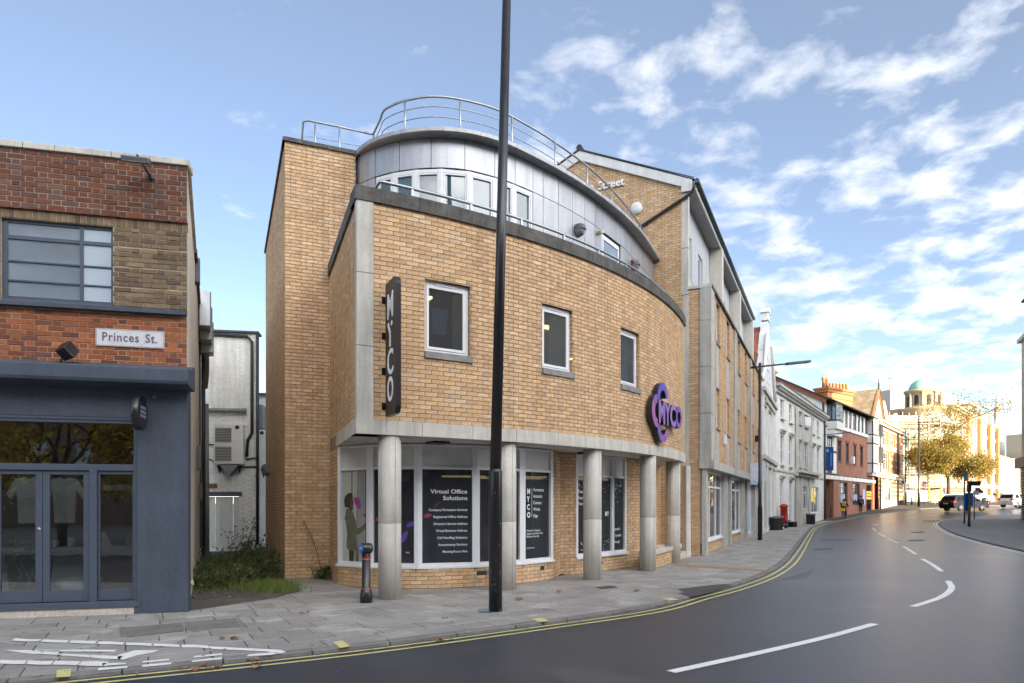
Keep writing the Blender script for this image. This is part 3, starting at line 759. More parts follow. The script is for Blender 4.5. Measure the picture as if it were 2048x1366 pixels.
def shirt(u, w, lab, colr):
    b = MB(); F = SH.at(u, 0, w)
    pts = [(-.17, .72), (.17, .72), (.20, 1.25), (.30, 1.10), (.37, 1.18), (.22, 1.42), (.08, 1.45), (0, 1.41), (-.08, 1.45), (-.22, 1.42), (-.37, 1.18), (-.30, 1.10), (-.20, 1.25)]
    b.poly(F, [(x*.8, y*.95+.62) for x, y in pts], -.03, .03); o = tag(b.build('t_shirt', colr, None, bevel=.01), lab, 't-shirt', 'pale t-shirts hanging inside the shop')
    return o
MS = mat('pale_cotton', (.75, .73, .68), rough=.9, var=.1)
shirt(-2.34, -.75, 'pale t-shirt hanging behind the wider left glazed door', MS); shirt(-1.88, -.8, 'pale t-shirt hanging behind the narrow glazed door next to the side light', MS)
M_pot = mat('white_ceramic', (.75, .75, .72), rough=.4)
for k, (u, w, h, r) in enumerate(((-2.42, -1.4, .13, .05), (-2.22, -1.4, .12, .05), (-2.02, -1.45, .15, .055), (-1.12, -1.4, .14, .10), (-.98, -1.35, .1, .05))):
    b = MB(); b.lathe(SH.p(u, .90, w), [(r*.8, 0), (r, .02), (r, h), (r*.85, h), (r*.8, .03)], 14)
    tag(b.build('pot', M_pot if k != 3 else mat('tan_pot', (.36, .24, .15)), None), ['white candle pot farthest left on the shop counter', 'white candle pot between two others on the shop counter', 'tall white candle pot nearest the door handle', 'broad tan pot behind the side light', 'small white pot beside the tan pot'][k], 'pot', 'pots on the shop counter')
b = MB(); F = SH.at(-1.52, .90, -1.35); b.poly(F, [(-.10, 0), (.12, 0), (.02, .24), (-.08, .24), (-.02, .1)], -.006, .006); tag(b.build('menu_card', MS, None), 'folded white card standing on the shop counter', 'card')
# tall tapered planter with trailing ivy, white tub, leather bench
b = MB(); c = SH.p(-2.28, .06, -.62); b.hexa([c+SH.u*x*.17+SH.w*y*.17 for x, y in ((-1, 1), (1, 1), (1, -1), (-1, -1))], [c+SH.u*x*.24+SH.w*y*.24+V(0, 0, .80) for x, y in ((-1, 1), (1, 1), (1, -1), (-1, -1))])
tag(b.build('planter', mat('slate_planter', (.045, .05, .06), rough=.5), None, bevel=.01), 'tall tapered dark planter behind the glazed door', 'planter')
b = MB(); Rl = random.Random(3)
for i in range(520):
    if i < 170: q = c+SH.u*Rl.uniform(-.25, .25)+SH.w*Rl.uniform(-.22, .26)+V(0, 0, .84+Rl.uniform(-.04, .16))
    else:
        k = i % 6; t = Rl.random()**.8; q = c+SH.u*(-.28+.11*k+.04*math.sin(9*t+k))+SH.w*(.27+.03*math.sin(7*t))+V(0, 0, .85-t*(.35, .75, .5, .8, .4, .3)[k])
    a = Vector((Rl.gauss(0, 1), Rl.gauss(0, 1), Rl.gauss(0, .6))).normalized(); d_ = a.orthogonal().normalized(); e = a.cross(d_); s_ = Rl.uniform(.014, .028)
    b.quad(q-d_*s_, q+e*s_*.9, q+d_*s_*1.2, q-e*s_*.9)
tag(b.build('ivy_plant', mat('variegated_leaf', (.20, .30, .15), rough=.6, tint=[(.10, .20, .07), (.35, .42, .28), (.16, .28, .10)], how='isl'), None), 'trailing variegated ivy spilling over the dark planter', 'plant')
b = MB(); F = SH.at(-1.58, .06, -.48); b.lathe(F.o, [(.15, 0), (.27, .05), (.30, .42), (.285, .42), (.26, .1)], 24); tag(b.build('tub', M_pot, None), 'round white tub on the floor behind the glass door', 'tub')
b = MB(); F = SH.at(-1.0, .0, -.9); b.tube([F.p(-.5, .62, 0), F.p(.45, .64, 0)], .13, 12); b.fbox(F, -.5, .45, .06, .50, -.25, .05)
tag(b.build('bench', mat('brown_leather', (.11, .06, .05), rough=.4, var=.2), None), 'brown leather bench behind the side light', 'bench')
b = MB(); F = SH.at(-1.02, 1.80, -.5); b.fbox(F, -.25, .30, 0, .085, -.006, .006); o = tag(b.build('hanging_sign', mat('white_card', (.6, .6, .58)), None), 'small white strip sign hanging inside the side light', 'sign')
# ceiling tubes of the shop seen as reflections stay outside; street furniture on the front:
b = MB(); b.fbox(SH, -1.206, -.30, 3.865, 4.12, .012, .026); 
sg = thing('street_name_sign', 'white street name plate reading Princes St. on the red brick', 'sign', SH.p(-.75, 3.86, .02))
M_sgn = mat('weathered_sign_white', (.62, .61, .62), rough=.55, var=.10, scale=6, spot=((.42, .40, .46), 12, .60, .7))
b.build('plate', M_sgn, sg, bevel=.006)
b = MB()
for a, c, d, e in ((-1.19, -.316, 4.105, 4.11), (-1.19, -.316, 3.875, 3.88), (-1.195, -1.19, 3.875, 4.11), (-.316, -.311, 3.875, 4.11)): b.fbox(SH, a, c, d, e, .026, .028)
b.build('border', mat('sign_ink', (.12, .10, .17), rough=.6, var=.3, scale=20), sg)
text('lettering', 'Princes', SH, -1.125, 3.942, .028, .178, MATS['sign_ink'], sg, extrude=.001, offset=.0035, sx=.83, spacing=1.13)
text('lettering', 'St.', SH, -.555, 3.942, .028, .178, MATS['sign_ink'], sg, extrude=.001, offset=.0035, sx=.85, spacing=1.1)
# cube floodlight on the canopy
fl = thing('floodlight', 'small black cube floodlight standing on the blue canopy', 'floodlight', SH.p(-1.5, 3.54, .25))
b = MB(); F = SH.at(-1.475, 3.72, .27); ax = (SH.u*.85+SH.w*.45+V(0, 0, .25)).normalized(); ay = ax.orthogonal().normalized(); az = ax.cross(ay); b.obox(F.o, ax, ay, az, .085, .09, .09); b.build('lamp_head', M_black, fl, bevel=.01)
b = MB(); b.tube([SH.p(-1.56, 3.53, .25), SH.p(-1.56, 3.60, .25), SH.p(-1.50, 3.68, .26)], .014, 6); b.lathe(SH.p(-1.56, 3.53, .25), [(.04, 0), (.04, .012), (.015, .03)], 10); b.build('bracket', M_black, fl)
# slim up-light on an arm at the top
f2 = thing('floodlight', 'slim grey floodlight on a bent arm high on the dark red brick', 'floodlight', SH.p(-.5, 6.36, .0))
b = MB(); F = Fr(SH.p(-.58, 6.43, .38), SH.u); b.obox(F.o, SH.u, (SH.w+V(0, 0, -.35)).normalized(), (SH.w*.35+V(0, 0, 1)).normalized(), .17, .10, .035); b.build('lamp_head', mat('grey_housing', (.11, .12, .14), rough=.5), f2, bevel=.008)
b = MB(); b.obox(F.o+SH.w*.012+V(0, 0, -.036), SH.u, (SH.w+V(0, 0, -.35)).normalized(), (SH.w*.35+V(0, 0, 1)).normalized(), .15, .085, .004); b.build('lens', mat('amber_lens', (.30, .25, .14), rough=.4), f2)
b = MB(); b.tube([SH.p(-.485, 6.355, .0), SH.p(-.49, 6.37, .08), SH.p(-.58, 6.52, .34)], .014, 7); b.lathe(SH.p(-.485, 6.355, 0), [(.045, 0), (.045, .02), (.02, .035)], 12, SH.w); b.build('arm', M_black, f2)
# round projecting sign
ps = thing('projecting_sign', 'round black projecting shop sign on the blue pilaster', 'sign', SH.p(-.55, 2.63, .1))
b = MB(); b.lathe(SH.p(-.60, 2.88, .34), [(.235, 0), (.25, .012), (.25, .088), (.235, .10)], 28, SH.u); b.build('drum', M_black, ps)
b = MB()
for v in (2.76, 3.0): b.tube([SH.p(-.55, v, .10), SH.p(-.55, v, .02)], .018, 6)
b.build('bracket', M_black, ps)
FS = Fr(SH.p(-.497, 0, .34), -SH.w, SH.u)
b = MB()
for v in (2.93, 2.87, 2.81):
    x = -.13
    while x < .12:
        l_ = rnd.uniform(.012, .03); b.fbox(FS, x, x+l_, v, v+.04, 0, .003); x += l_+.012
b.build('lettering', mat('dim_lettering', (.18, .20, .30), rough=.5), ps)
# alley-side fixtures
def pipe(name, label, pts, r, m, group=None, n=8, cat='pipe'):
    b = MB(); b.tube(pts, r, n)
    for i in range(1, len(pts)-1): pass
    return tag(b.build(name, m), label, cat, group)
S = SIDE.p
M_pipe = mat('grey_pipe', (.22, .22, .23), rough=.5, var=.15); M_pipb = mat('black_pipe', (.03, .03, .033), rough=.5, var=.2)
ve = thing('vent_box', 'stacked galvanised extractor vent cowls high on the alley wall', 'vent', S(8.6, 6.0, .1))
for k in range(3):
    b = MB(); b.fbox(SIDE, 7.6+.55*k, 8.1+.55*k, 6.05-.22*k, 6.95-.25*k, .01, .30+.03*k); b.build('cowl', M_steel, ve, bevel=.03)
pipe('drainpipe', 'black drainpipe on the alley side of the corner shop', [S(9.3, 6.4, .10), S(9.3, .15, .10)], .055, M_pipb, 'alley pipes')
pipe('drainpipe', 'grey drainpipe with swept top on the alley side of the shop', [S(9.85, 4.4, .16), S(9.85, .1, .18)], .075, M_pipe, 'alley pipes')
pipe('soil_pipe', 'short brown soil pipe stub above the grey drainpipe', [S(9.6, 5.75, .16), S(9.6, 5.2, .16), S(9.6, 4.8, .12)], .09, mat('brown_pipe', (.16, .13, .11), rough=.7, var=.3), 'alley pipes')
pipe('cable', 'thin black cable bent along the shop alley wall', [S(8.5, 5.9, .03), S(8.5, 3.0, .03), S(8.9, 2.6, .03), S(8.9, .4, .03)], .018, M_pipb, 'alley pipes', 6)
for k, (u, v, h) in enumerate(((5.6, 2.35, .55), (7.7, 1.7, .4), (4.4, 6.2, .5))):
    b = MB(); b.fbox(SIDE, u, u+.28, v, v+h, .0, .10); tag(b.build('meter_box', mat('meter_grey', (.12, .12, .12), rough=.6), None, bevel=.01), ['tall grey meter box on the shop alley wall', 'dark meter box low on the shop alley wall', 'narrow wall box near the shop roofline'][k], 'box', 'boxes on the alley wall')
# white painted building at the end of the alley
AF = Fr((-10.43, 23.0), (.985, .17)); AE = 1.72
al = thing('alley_building', 'white painted brick back building with grey door at the end of the alley', 'building', AF.p(1, 0, 0))
M_wp = mat('white_painted_brick', (.84, .82, .76), rough=.75, var=.10, scale=1.4, bump=.2, streak=.25, rand=.04, how='isl', spot=((.30, .13, .07), 3.4, .70, .9))
M_wps = mat('white_painted_brick_single', (.84, .82, .76), rough=.75, var=.10, scale=1.4, bump=.2, streak=.25, rand=.05, how='obj', spot=((.30, .13, .07), 3.4, .70, .9))
b = MB(); b.wall(AF, -1, AE, 0, 7.40, [(-.9, 1.17, .0, 1.84)], 0, .12); wl = b.build('wall', mat('paint_joint', (.66, .64, .58), rough=.9, var=.2), al)
lay([(*r, wl) for r in course(AF.p, -1, AE, .03, 7.38, [(-.9, 1.17, 0, 1.98)], bond='flemish', seed=21)], M_wps, M_wp, wl, 300, key='alw', dep=.005)
b = MB(); b.quad(AF.p(AE, 0, 0), AF.p(AE, 0, -.35), AF.p(AE, 7.4, -.35), AF.p(AE, 7.4, 0)); b.build('side_wall', M_wp, al)
b = MB(); b.fbox(AF, -1, AE+.1, 7.40, 7.46, -.5, .10); b.build('roof', M_roof, al)
b = MB(); b.tube([AF.p(-1, 7.34, .07), AF.p(1.45, 7.28, .07), AF.p(1.60, 7.1, .07), AF.p(1.60, 4.0, .06), AF.p(1.46, 3.75, .06), AF.p(1.43, 3.2, .06)], .05, 8); b.build('gutter_pipe', M_pipb, al)
b = MB(); b.tube([AF.p(1.78, 7.38, .05), AF.p(1.78, .2, .05)], .055, 8); b.build('downpipe', M_pipb, al)
b = MB(); b.fbox(AF, -.9, 1.27, 1.84, 2.0, -.05, .02); b.build('lintel', mat('dark_lintel', (.10, .10, .11), rough=.8, var=.2), al)
for u0, u1 in ((-.9, -.2), (-.19, .40), (.41, .97), (.98, 1.17)):
    b = MB(); b.fbox(AF, u0, u1-.012, 0, 1.83, -.10, -.05); b.build('door_leaf', mat('grey_door_paint', (.66, .65, .60), rough=.7, var=.08, streak=.15), al)
b = MB(); b.tube([AF.p(-1, 4.72, .12), AF.p(1.38, 4.75, .12)], .075, 10); b.lathe(AF.p(1.38, 4.75, .12), [(.09, -.04), (.09, .05)], 10, AF.u); b.build('waste_pipe', M_pipe, al)
def ac_unit(u, v, w, lab, wd, h, F):
    t = thing('air_conditioner', lab, 'air conditioner', F.p(u, v, w), group='air conditioners in the alley')
    b = MB(); b.fbox(F, u, u+wd, v, v+h, w, w+.34); b.build('casing', mat('ac_white', (.74, .73, .68), rough=.5, var=.06), t, bevel=.012)
    for v0, v1 in ((.07, .43), (.54, .90)):
        g = MB(); g.fbox(F, u+.05, u+wd*.60, v+v0*h, v+v1*h, w+.335, w+.343); gr = g.build('grille', mat('ac_dark', (.12, .12, .11), rough=.7), t)
        for k in range(9):
            s_ = MB(); z = v+(v0+(v1-v0)*(k+.5)/9)*h; s_.fbox(F, u+.06, u+wd*.59, z-.012, z+.006, w+.343, w+.356); s_.build('slat', mat('ac_slat', (.50, .49, .44), rough=.6), gr)
    b = MB(); b.lathe(F.p(u+wd*.8, v+h*.92, w+.34), [(.07, 0), (.07, .006)], 14, F.w); b.build('badge', mat('navy_badge', (.03, .04, .10)), t)
    for x in (.12, wd-.16):
        b = MB(); b.poly(Fr(F.p(u+x, v, w), F.w, -F.u), [(0, -.30), (0, -.03), (.34, -.03), (.34, -.06)], -.02, .02); b.build('bracket', M_pipb, t)
ac_unit(.44, 2.92, .0, 'white two fan air conditioner on the painted alley wall', .93, 1.34, AF)
b = MB(); b.poly(AF.at(.92, 2.44, .18), [(-.28, .46), (-.28, .42), (0, .10), (.28, .42), (.28, .46)], -.16, .16); tag(b.build('drip_tray', M_pipe, None), 'pointed drip tray under the alley air conditioner', 'tray')
AF2 = AF.at(1.0, 0, -1.6)
bb = thing('annexe_building', 'pale rear annexe glimpsed between alley and brick tower', 'building', AF2.p(0.3, 0, -1))
b = MB(); b.fbox(AF2, -.1, 2.4, 0, 5.6, -5, -.4); b.build('wall', M_wps, bb); b = MB(); b.fbox(AF2, -.15, 2.5, 5.6, 5.68, -5, -.3); b.build('roof', M_roof, bb)
ac_unit(.04, 2.85, .0, 'grey louvred air conditioner half hidden by the brick tower', .8, 1.4, AF2)
b = MB(); b.fbox(AF2, .0, .7, 4.32, 5.15, -.3, .35); tag(b.build('duct_box', mat('duct_grey', (.20, .22, .26), rough=.5), None), 'grey duct box above the half hidden air conditioner', 'duct')
b = MB(); b.fbox(AF, .20, .47, 2.12, 2.27, .0, .06); tag(b.build('junction_box', mat('rusty', (.20, .09, .06), rough=.8)), 'rust brown junction box above the grey alley door', 'box')
for k, pts in enumerate(([AF.p(.0, 3.6, .04), AF.p(0.40, 3.58, .04)], [AF.p(.0, 3.2, .04), AF.p(.8, 2.82, .04), AF.p(1.75, 2.86, .04)], [AF.p(1.4, 3.1, .04), AF.p(1.6, 3.15, .04), AF.p(1.75, 3.15, .04)])):
    pipe('cable', ['short black cable left of the alley air conditioner', 'long black cable run under the alley air conditioner', 'black cable right of the alley air conditioner'][k], pts, .024, M_pipb, 'alley cables', 6)
# alley floor
b = MB(); pts = [SIDE.p(.05, 0, 0), SIDE.p(13.8, 0, 0), AF.p(2.2, 0, .0), (-4.85, 14.5, 0), (-4.15, 13.3, 0), (-3.85, 12.4, 0), (-4.0, 11.6, 0), (-4.45, 10.75, 0)]
b.quad(*[Vector((p[0], p[1], .004)) for p in pts][::-1]); b.build('alley_surface', M_tar, kind='structure')
# ================================================================== round fronted brick office building
BUFF = [(.60, .385, .21), (.645, .425, .24), (.665, .45, .265), (.61, .39, .215), (.69, .50, .32), (.57, .375, .225), (.65, .425, .24)]
B_bf = bpair('buff_brick', BUFF, streak=.20, spot=((.70, .58, .45), 1.1, .64, .35))
M_mort_b = mat('brown_mortar', (.275, .21, .155), rough=.95, var=.25, scale=3)
M_wht_panel = mat('white_infill_panel', (.60, .60, .60), rough=.5, var=.05)
M_clad = mat('metallic_cladding', (.42, .43, .455), rough=.40, metal=.55, var=.07, scale=1.2, streak=.16, rand=.05, how='obj')
M_clad_d = mat('cornice_metal', (.40, .40, .41), rough=.5, metal=.45, var=.14, scale=2.5, streak=.2)
M_gap = mat('shadow_gap', (.035, .035, .037), rough=.9)
G_win = glass('office_glass', tint=(.74, .78, .80), trans=.70, dark=(.11, .11, .118), ior=1.8)
G_film = glass('filmed_glass', tint=(.5, .52, .55), trans=.30, dark=(.045, .050, .060), ior=1.5, refl=.8)
G_sky = glass('mirror_window', tint=(.42, .56, .62), trans=.45, dark=(.09, .16, .19), ior=2.0)
off = thing('office_building', 'buff brick office with curved upper floor on stone columns and metal clad drum on top', 'office building', (-1, 15, 0))
CC = Vector((-8.39, 23.82, 0)); RW = 14.03; TH0 = math.radians(-65.2)
def PW(u, v, w=0.):
    t = TH0+u/RW; return Vector((CC.x+(RW+w)*math.cos(t), CC.y+(RW+w)*math.sin(t), v))
def FW(u, w=0.):                                            # tangent frame of the curved wall
    t = TH0+u/RW; return Fr(PW(u, 0, w), (-math.sin(t), math.cos(t)), (math.cos(t), math.sin(t)))
UL = 11.05
WIN = [(1.144, 2.03, 4.07, 5.425), (3.65, 4.50, 4.07, 5.425), (6.16, 7.02, 4.07, 5.425)]
b = MB(); arc_mortar(b, PW, .2, UL, 2.95, 6.55, WIN)
w_c = b.build('wall', M_mort_b, off)
rects = [(*r, w_c) for r in course(PW, .255, UL, 2.978, 6.525, WIN)]
for a, c, d, e in WIN:                                      # brick reveals
    for u, sg_ in ((c, -1), (a, 1)):
        F = FW(u)
        Pq = (lambda uu, vv, ww=0, F=F, sg_=sg_: F.p(sg_*(ww-.0), vv, -uu if sg_ > 0 else -(.1025-uu)))
        rects += [(*r, w_c) for r in course(Pq, 0, .1025, 4.19, e, Ln=.1025)]
# tower on the left
TF = Fr((-4.80, 14.45), (.92, .39)); TL = Fr((-4.80, 14.45), (-.39, .92), (-.92, -.39))
b = MB(); b.wall(TF, 0, 1.48, 0, 9.27); w_t = b.build('wall', M_mort_b, off)
b = MB(); b.wall(TL, 0, 7.0, 0, 9.27); w_tl = b.build('wall', M_mort_b, off)
rects += [(*r, w_t) for r in course(TF.p, -.006, 1.475, .01, 9.262)]
TLb = TL; rects += [(*r, w_tl) for r in course(lambda u, v, w=0: TL.p(u, v, w), -.006, 7.0, .01, 9.262, Ln=.215)]
K0 = PW(0, 0); WSu = Vector((-.361, .9325, 0)).normalized(); WS = Fr(K0, WSu, (-.9325, -.361))
b = MB(); b.wall(WS, .0, 4.05, 2.95, 6.55); b.wall(WS, 2.62, 4.05, 0, 2.95); w_s = b.build('wall', M_mort_b, off)
rects += [(*r, w_s) for r in course(WS.p, .12, 4.03, 2.978, 6.525)]
rects += [(*r, w_s) for r in course(WS.p, 2.62, 4.03, .01, 2.72)]
# bay under the overhang: polyline in plan
BAY = [V(-3.42, 13.45), V(-2.70, 12.95), V(-1.76, 12.80), V(-.69, 13.10), V(.21, 13.70), V(.856, 14.43)]
BAY = [Vector((p.x, p.y, 0)) for p in BAY]
class Poly:
    def __init__(s, pts): s.q = pts; s.l = [0.]; [s.l.append(s.l[-1]+(b_-a_).length) for a_, b_ in zip(pts, pts[1:])]
    def P(s, u, v, w=0.):
        i = 0
        while i < len(s.q)-2 and u > s.l[i+1]: i += 1
        d = (s.q[i+1]-s.q[i]).normalized(); p = s.q[i]+d*(u-s.l[i])
        return Vector((p.x+d.y*w, p.y-d.x*w, v))
BSM = spline(BAY, 5); BP = Poly([Vector((p.x, p.y, 0)) for p in BSM])
b = MB(); arc_mortar(b, BP.P, 0, BP.l[-1], -.02, .40, (), .2); w_b = b.build('wall', M_mort_b, off)
vents = [(2.97, 3.22, .22, .30), (4.58, 4.72, .22, .30)]
rects += [(*r, w_b) for r in course(BP.P, 0, BP.l[-1], .01, .372, vents)]
REC = Poly([BAY[-1], Vector((1.07, 15.20, 0)), Vector((1.44, 15.34, 0))])
RHO = [(REC.l[-1]-.001, REC.l[-1]+5, 0, 0)]
b = MB(); arc_mortar(b, REC.P, 0, REC.l[-1], -.02, 2.74, (), .2); w_r = b.build('wall', M_mort_b, off)
rects += [(*r, w_r) for r in course(REC.P, 0, REC.l[1]-.012, .01, 2.73)]+[(*r, w_r) for r in course(REC.P, REC.l[1]+.002, REC.l[-1], .01, 2.73)]
W2 = Fr((1.44, 15.35), (.648, .761)); W2L = 2.16
b = MB(); b.wall(W2, 0, 2.80, -.02, 2.74, [(.0, W2L, .33, 2.74)], 0, .06); w_2 = b.build('wall', M_mort_b, off)
rects += [(*r, w_2) for r in course(W2.p, 0, 2.80, .01, 2.73, [(-.1, W2L, .335, 2.8), (.95, 1.08, .16, .235)])]
W3 = Fr(W2.p(2.80, 0, 0), (1.40, 3.9)); b = MB(); b.wall(W3, 0, 4.2, -.02, 2.74); w_3 = b.build('wall', M_mort_b, off)
rects += [(*r, w_3) for r in course(W3.p, 0, 4.2, .01, 2.73)]
# low wall between the last columns
COLS = [(-2.061, 11.506), (-.112, 12.778), (1.692, 14.372), (3.238, 16.272), (4.374, 18.543)]
LW = Fr(COLS[3], (COLS[4][0]-COLS[3][0], COLS[4][1]-COLS[3][1])); LWL = 2.54
b = MB(); b.fbox(LW, .15, LWL+.9, -.02, .34, -.21, 0); w_l = b.build('low_wall', M_mort_b, off)
rects += [(*r, w_l) for r in course(LW.p, .17, LWL+.9, .01, .335)]
b = MB(); b.fbox(LW, .12, LWL-.12, .34, .44, -.26, .05); b.build('wall_cap', M_stone, off, bevel=.01)
b = MB(); b.fbox(LW, LWL+.12, LWL+.85, .34, .47, -.26, .05); b.build('wall_cap', M_stone, off, bevel=.01)
lay(rects, *B_bf, w_c, 300, key='off')
# entrance steps with yellow nosing
st = MB(); F = LW.at(LWL+.9, 0, -.1); st.fbox(F, 0, 1.5, 0, .17, -1.4, .0); st.fbox(F, .1, 1.5, .17, .34, -1.4, -.3); st.build('step', M_stone, off)
b = MB(); b.fbox(F, 0, 1.5, .171, .178, -.08, .004); b.fbox(F, .1, 1.5, .341, .348, -.38, -.296); b.build('step_nosing', M_yellow, off)
for a, c, d, e in vents:
    b = MB(); [b.quad(*[BP.P(u, v, .010) for u, v in ((x, d), (x+.028, d), (x+.028, e), (x, e))]) for x in (a, a+.035, a+.07, a+.105, a+.14, a+.175) if x+.028 < c]; b.build('air_brick', M_gap, off)
b = MB(); b.fbox(W2, .96, 1.07, .165, .23, 0, .008); b.build('air_brick', M_gap, off)
# stone band, coping, pilaster
us = [-.04, .46, 1.09, 2.05, 3.0, 4.05, 5.15, 6.3, 7.5, 8.75, 9.9, UL+.08]
def arc_stone(name, u0, u1, v0, v1, w0, w1, m, seg=5, bev=0):
    b = MB()
    for i in range(seg):
        a, c = u0+(u1-u0)*i/seg, u0+(u1-u0)*(i+1)/seg
        q = [PW(a, v0, w1), PW(c, v0, w1), PW(c, v0, w0), PW(a, v0, w0)]; t = [Vector((p.x, p.y, v1)) for p in q]
        n = len(b.v); b.v += q+t
        fs = [(3, 2, 1, 0), (4, 5, 6, 7), (0, 1, 5, 4), (2, 3, 7, 6)]
        if i == 0: fs.append((3, 0, 4, 7))
        if i == seg-1: fs.append((1, 2, 6, 5))
        for f in fs: b.f.append(tuple(n+k for k in f)); b.uv.append(None); b.m.append(0); b.sm.append(False)
    return b.build(name, m, off, bevel=bev)
for a, c in zip(us, us[1:]): arc_stone('band_stone', a+.004, c-.004, 2.735, 2.972, -.45, .035, M_stone)
cs = [-.05, 1.04, 2.03, 3.05, 4.05, 5.05, 6.05, 7.05, 8.05, 9.05, 10.05, UL+.06]
for a, c in zip(cs, cs[1:]): arc_stone('coping_stone', a+.003, c-.003, 6.53, 6.76, -.40, .05, M_stoned)
for v0, v1 in ((2.972, 4.165), (4.175, 5.355), (5.365, 6.53)):
    b = MB(); q = [PW(-.02, v0, .03), PW(.25, v0, .03), PW(.25, v0, -.2), WS.p(.14, v0, -.1), WS.p(.14, v0, .03), WS.p(.0, v0, .03)]
    b.prism([(p.x, p.y) for p in q], v0, v1); b.build('pilaster_stone', M_stone, off, bevel=.008)
b = MB(); b.fbox(WS, .02, 2.62, 2.735, 2.972, -.4, .035); b.build('band_stone', M_stone, off)
for a, c in ((-.03, 1.4), (1.41, 2.7), (2.71, 4.0)):
    b = MB(); b.fbox(WS, a, c, 6.53, 6.76, -.40, .05); b.build('coping_stone', M_stoned, off)
for a, c in ((-.05, .36), (.37, .86), (.87, 1.47)):
    b = MB(); b.fbox(TF, a, c, 9.265, 9.35, -.35, .045); b.build('coping_stone', M_stoned, off)
b = MB(); b.fbox(TL, -.05, 7.05, 9.265, 9.35, -.35, .05); b.build('coping_stone', M_stoned, off)
# end pier where the curved wall meets the next block
b = MB(); b.quad(PW(UL, 2.75), PW(UL, 6.55), PW(UL, 6.55, -.5), PW(UL, 2.75, -.5)); b.fbox(FW(UL), -.05, .02, 2.74, 6.53, -.2, .012); b.build('end_pier', M_stone, off)
# soffit
b = MB(); q = [PW(UL*i/24, 2.74, -.02) for i in range(25)]+[Vector((4.6, 21.4, 2.74)), Vector((3.0, 18.6, 2.74)), Vector((1.3, 16.4, 2.74)), Vector((-.8, 15.2, 2.74)), Vector((-2.4, 14.4, 2.74)), WS.p(2.75, 2.74, -.02)]
q.insert(0, WS.p(.06, 2.74, -.02)); b.quad(*q[::-1])
b.build('soffit', mat('soffit_board', (.62, .61, .59), rough=.7, var=.06), off)
b = MB(); n = 20
for i in range(n):
    a, c = 1+(UL-1)*i/n, 1+(UL-1)*(i+1)/n; b.quad(PW(a, 6.3, -.1), PW(c, 6.3, -.1), PW(c, 6.3, -3), PW(a, 6.3, -3))
b.quad(TF.p(0, 9.2, 0), TF.p(2.2, 9.2, 0), TF.p(2.2, 9.2, -7), TF.p(0, 9.2, -7)); b.build('roof', M_roof, off)
# columns
for x, y in COLS:
    b = MB(); b.lathe((x, y, 0), [(.1925, -.02), (.1925, 1.262), (.188, 1.268)], 28); c0 = b.build('column', M_stone, off)
    b = MB(); b.lathe((x, y, 0), [(.188, 1.272), (.1925, 1.278), (.1925, 2.735)], 28); b.build('column_drum', M_stone, c0)
    for an in (-2.2, -.9):
        b = MB(); d = Vector((math.cos(an), math.sin(an), 0)); t = Vector((-d.y, d.x, 0)); b.obox(Vector((x, y, 1.36))+d*.1925, t, d, V(0, 0, 1), .0035, .0015, 1.37); b.build('seam', mat('stone_seam', (.26, .25, .23), rough=.9), c0)
b = MB(); b.box((5.26, 20.55, 0), .17, .17, 2.73, .44); b.build('stone_pier', M_stone, off)
# ---------------------------------------------------------------- first floor windows
def casement(F, w0, w1, v0, v1, name='window', par=off, m=M_white_up, g=G_win, fr=.055, sash=.045, dep=-.075, vent=True, sill=None, sill_m=None):
    b = MB(); q = lambda *a: b.fbox(F, *a)
    q(w0, w0+fr, v0, v1, dep-.06, dep); q(w1-fr, w1, v0, v1, dep-.06, dep); q(w0+fr, w1-fr, v0, v0+fr, dep-.06, dep); q(w0+fr, w1-fr, v1-fr*1.3, v1, dep-.06, dep)
    a, c, d, e = w0+fr+.006, w1-fr-.006, v0+fr+.006, v1-fr*1.3-.006; s = dep+.012
    q(a, a+sash, d, e, s-.05, s); q(c-sash, c, d, e, s-.05, s); q(a+sash, c-sash, d, d+sash, s-.05, s); q(a+sash, c-sash, e-sash, e, s-.05, s)
    if vent: q((w0+w1)/2-.2, (w0+w1)/2+.2, v1-fr*1.1, v1-fr*.6, dep, dep+.015)
    o = b.build(name, m, par)
    p = MB(); p.fbox(F, a+sash-.004, c-sash+.004, d+sash-.004, e-sash+.004, s-.03, s-.022); p.build('pane', g, o)
    if sill: s_ = MB(); s_.fbox(F, w0-.005, w1+.045, sill[0], sill[1], dep-.06, .04); s_.build('sill', sill_m or M_stone, o, bevel=.006)
    return o
M_sill = mat('stone_sill', (.27, .26, .245), rough=.85, var=.18, streak=.2)
M_reveal = mat('pale_teal_reveal', (.40, .50, .52), rough=.7)
M_room = mat('room_wall', (.42, .37, .32), rough=.9, var=.08); M_ceil = mat('room_ceiling', (.30, .30, .31), rough=.9)
E_tube = emit('lamp_tube', (1, .74, .28), .8)
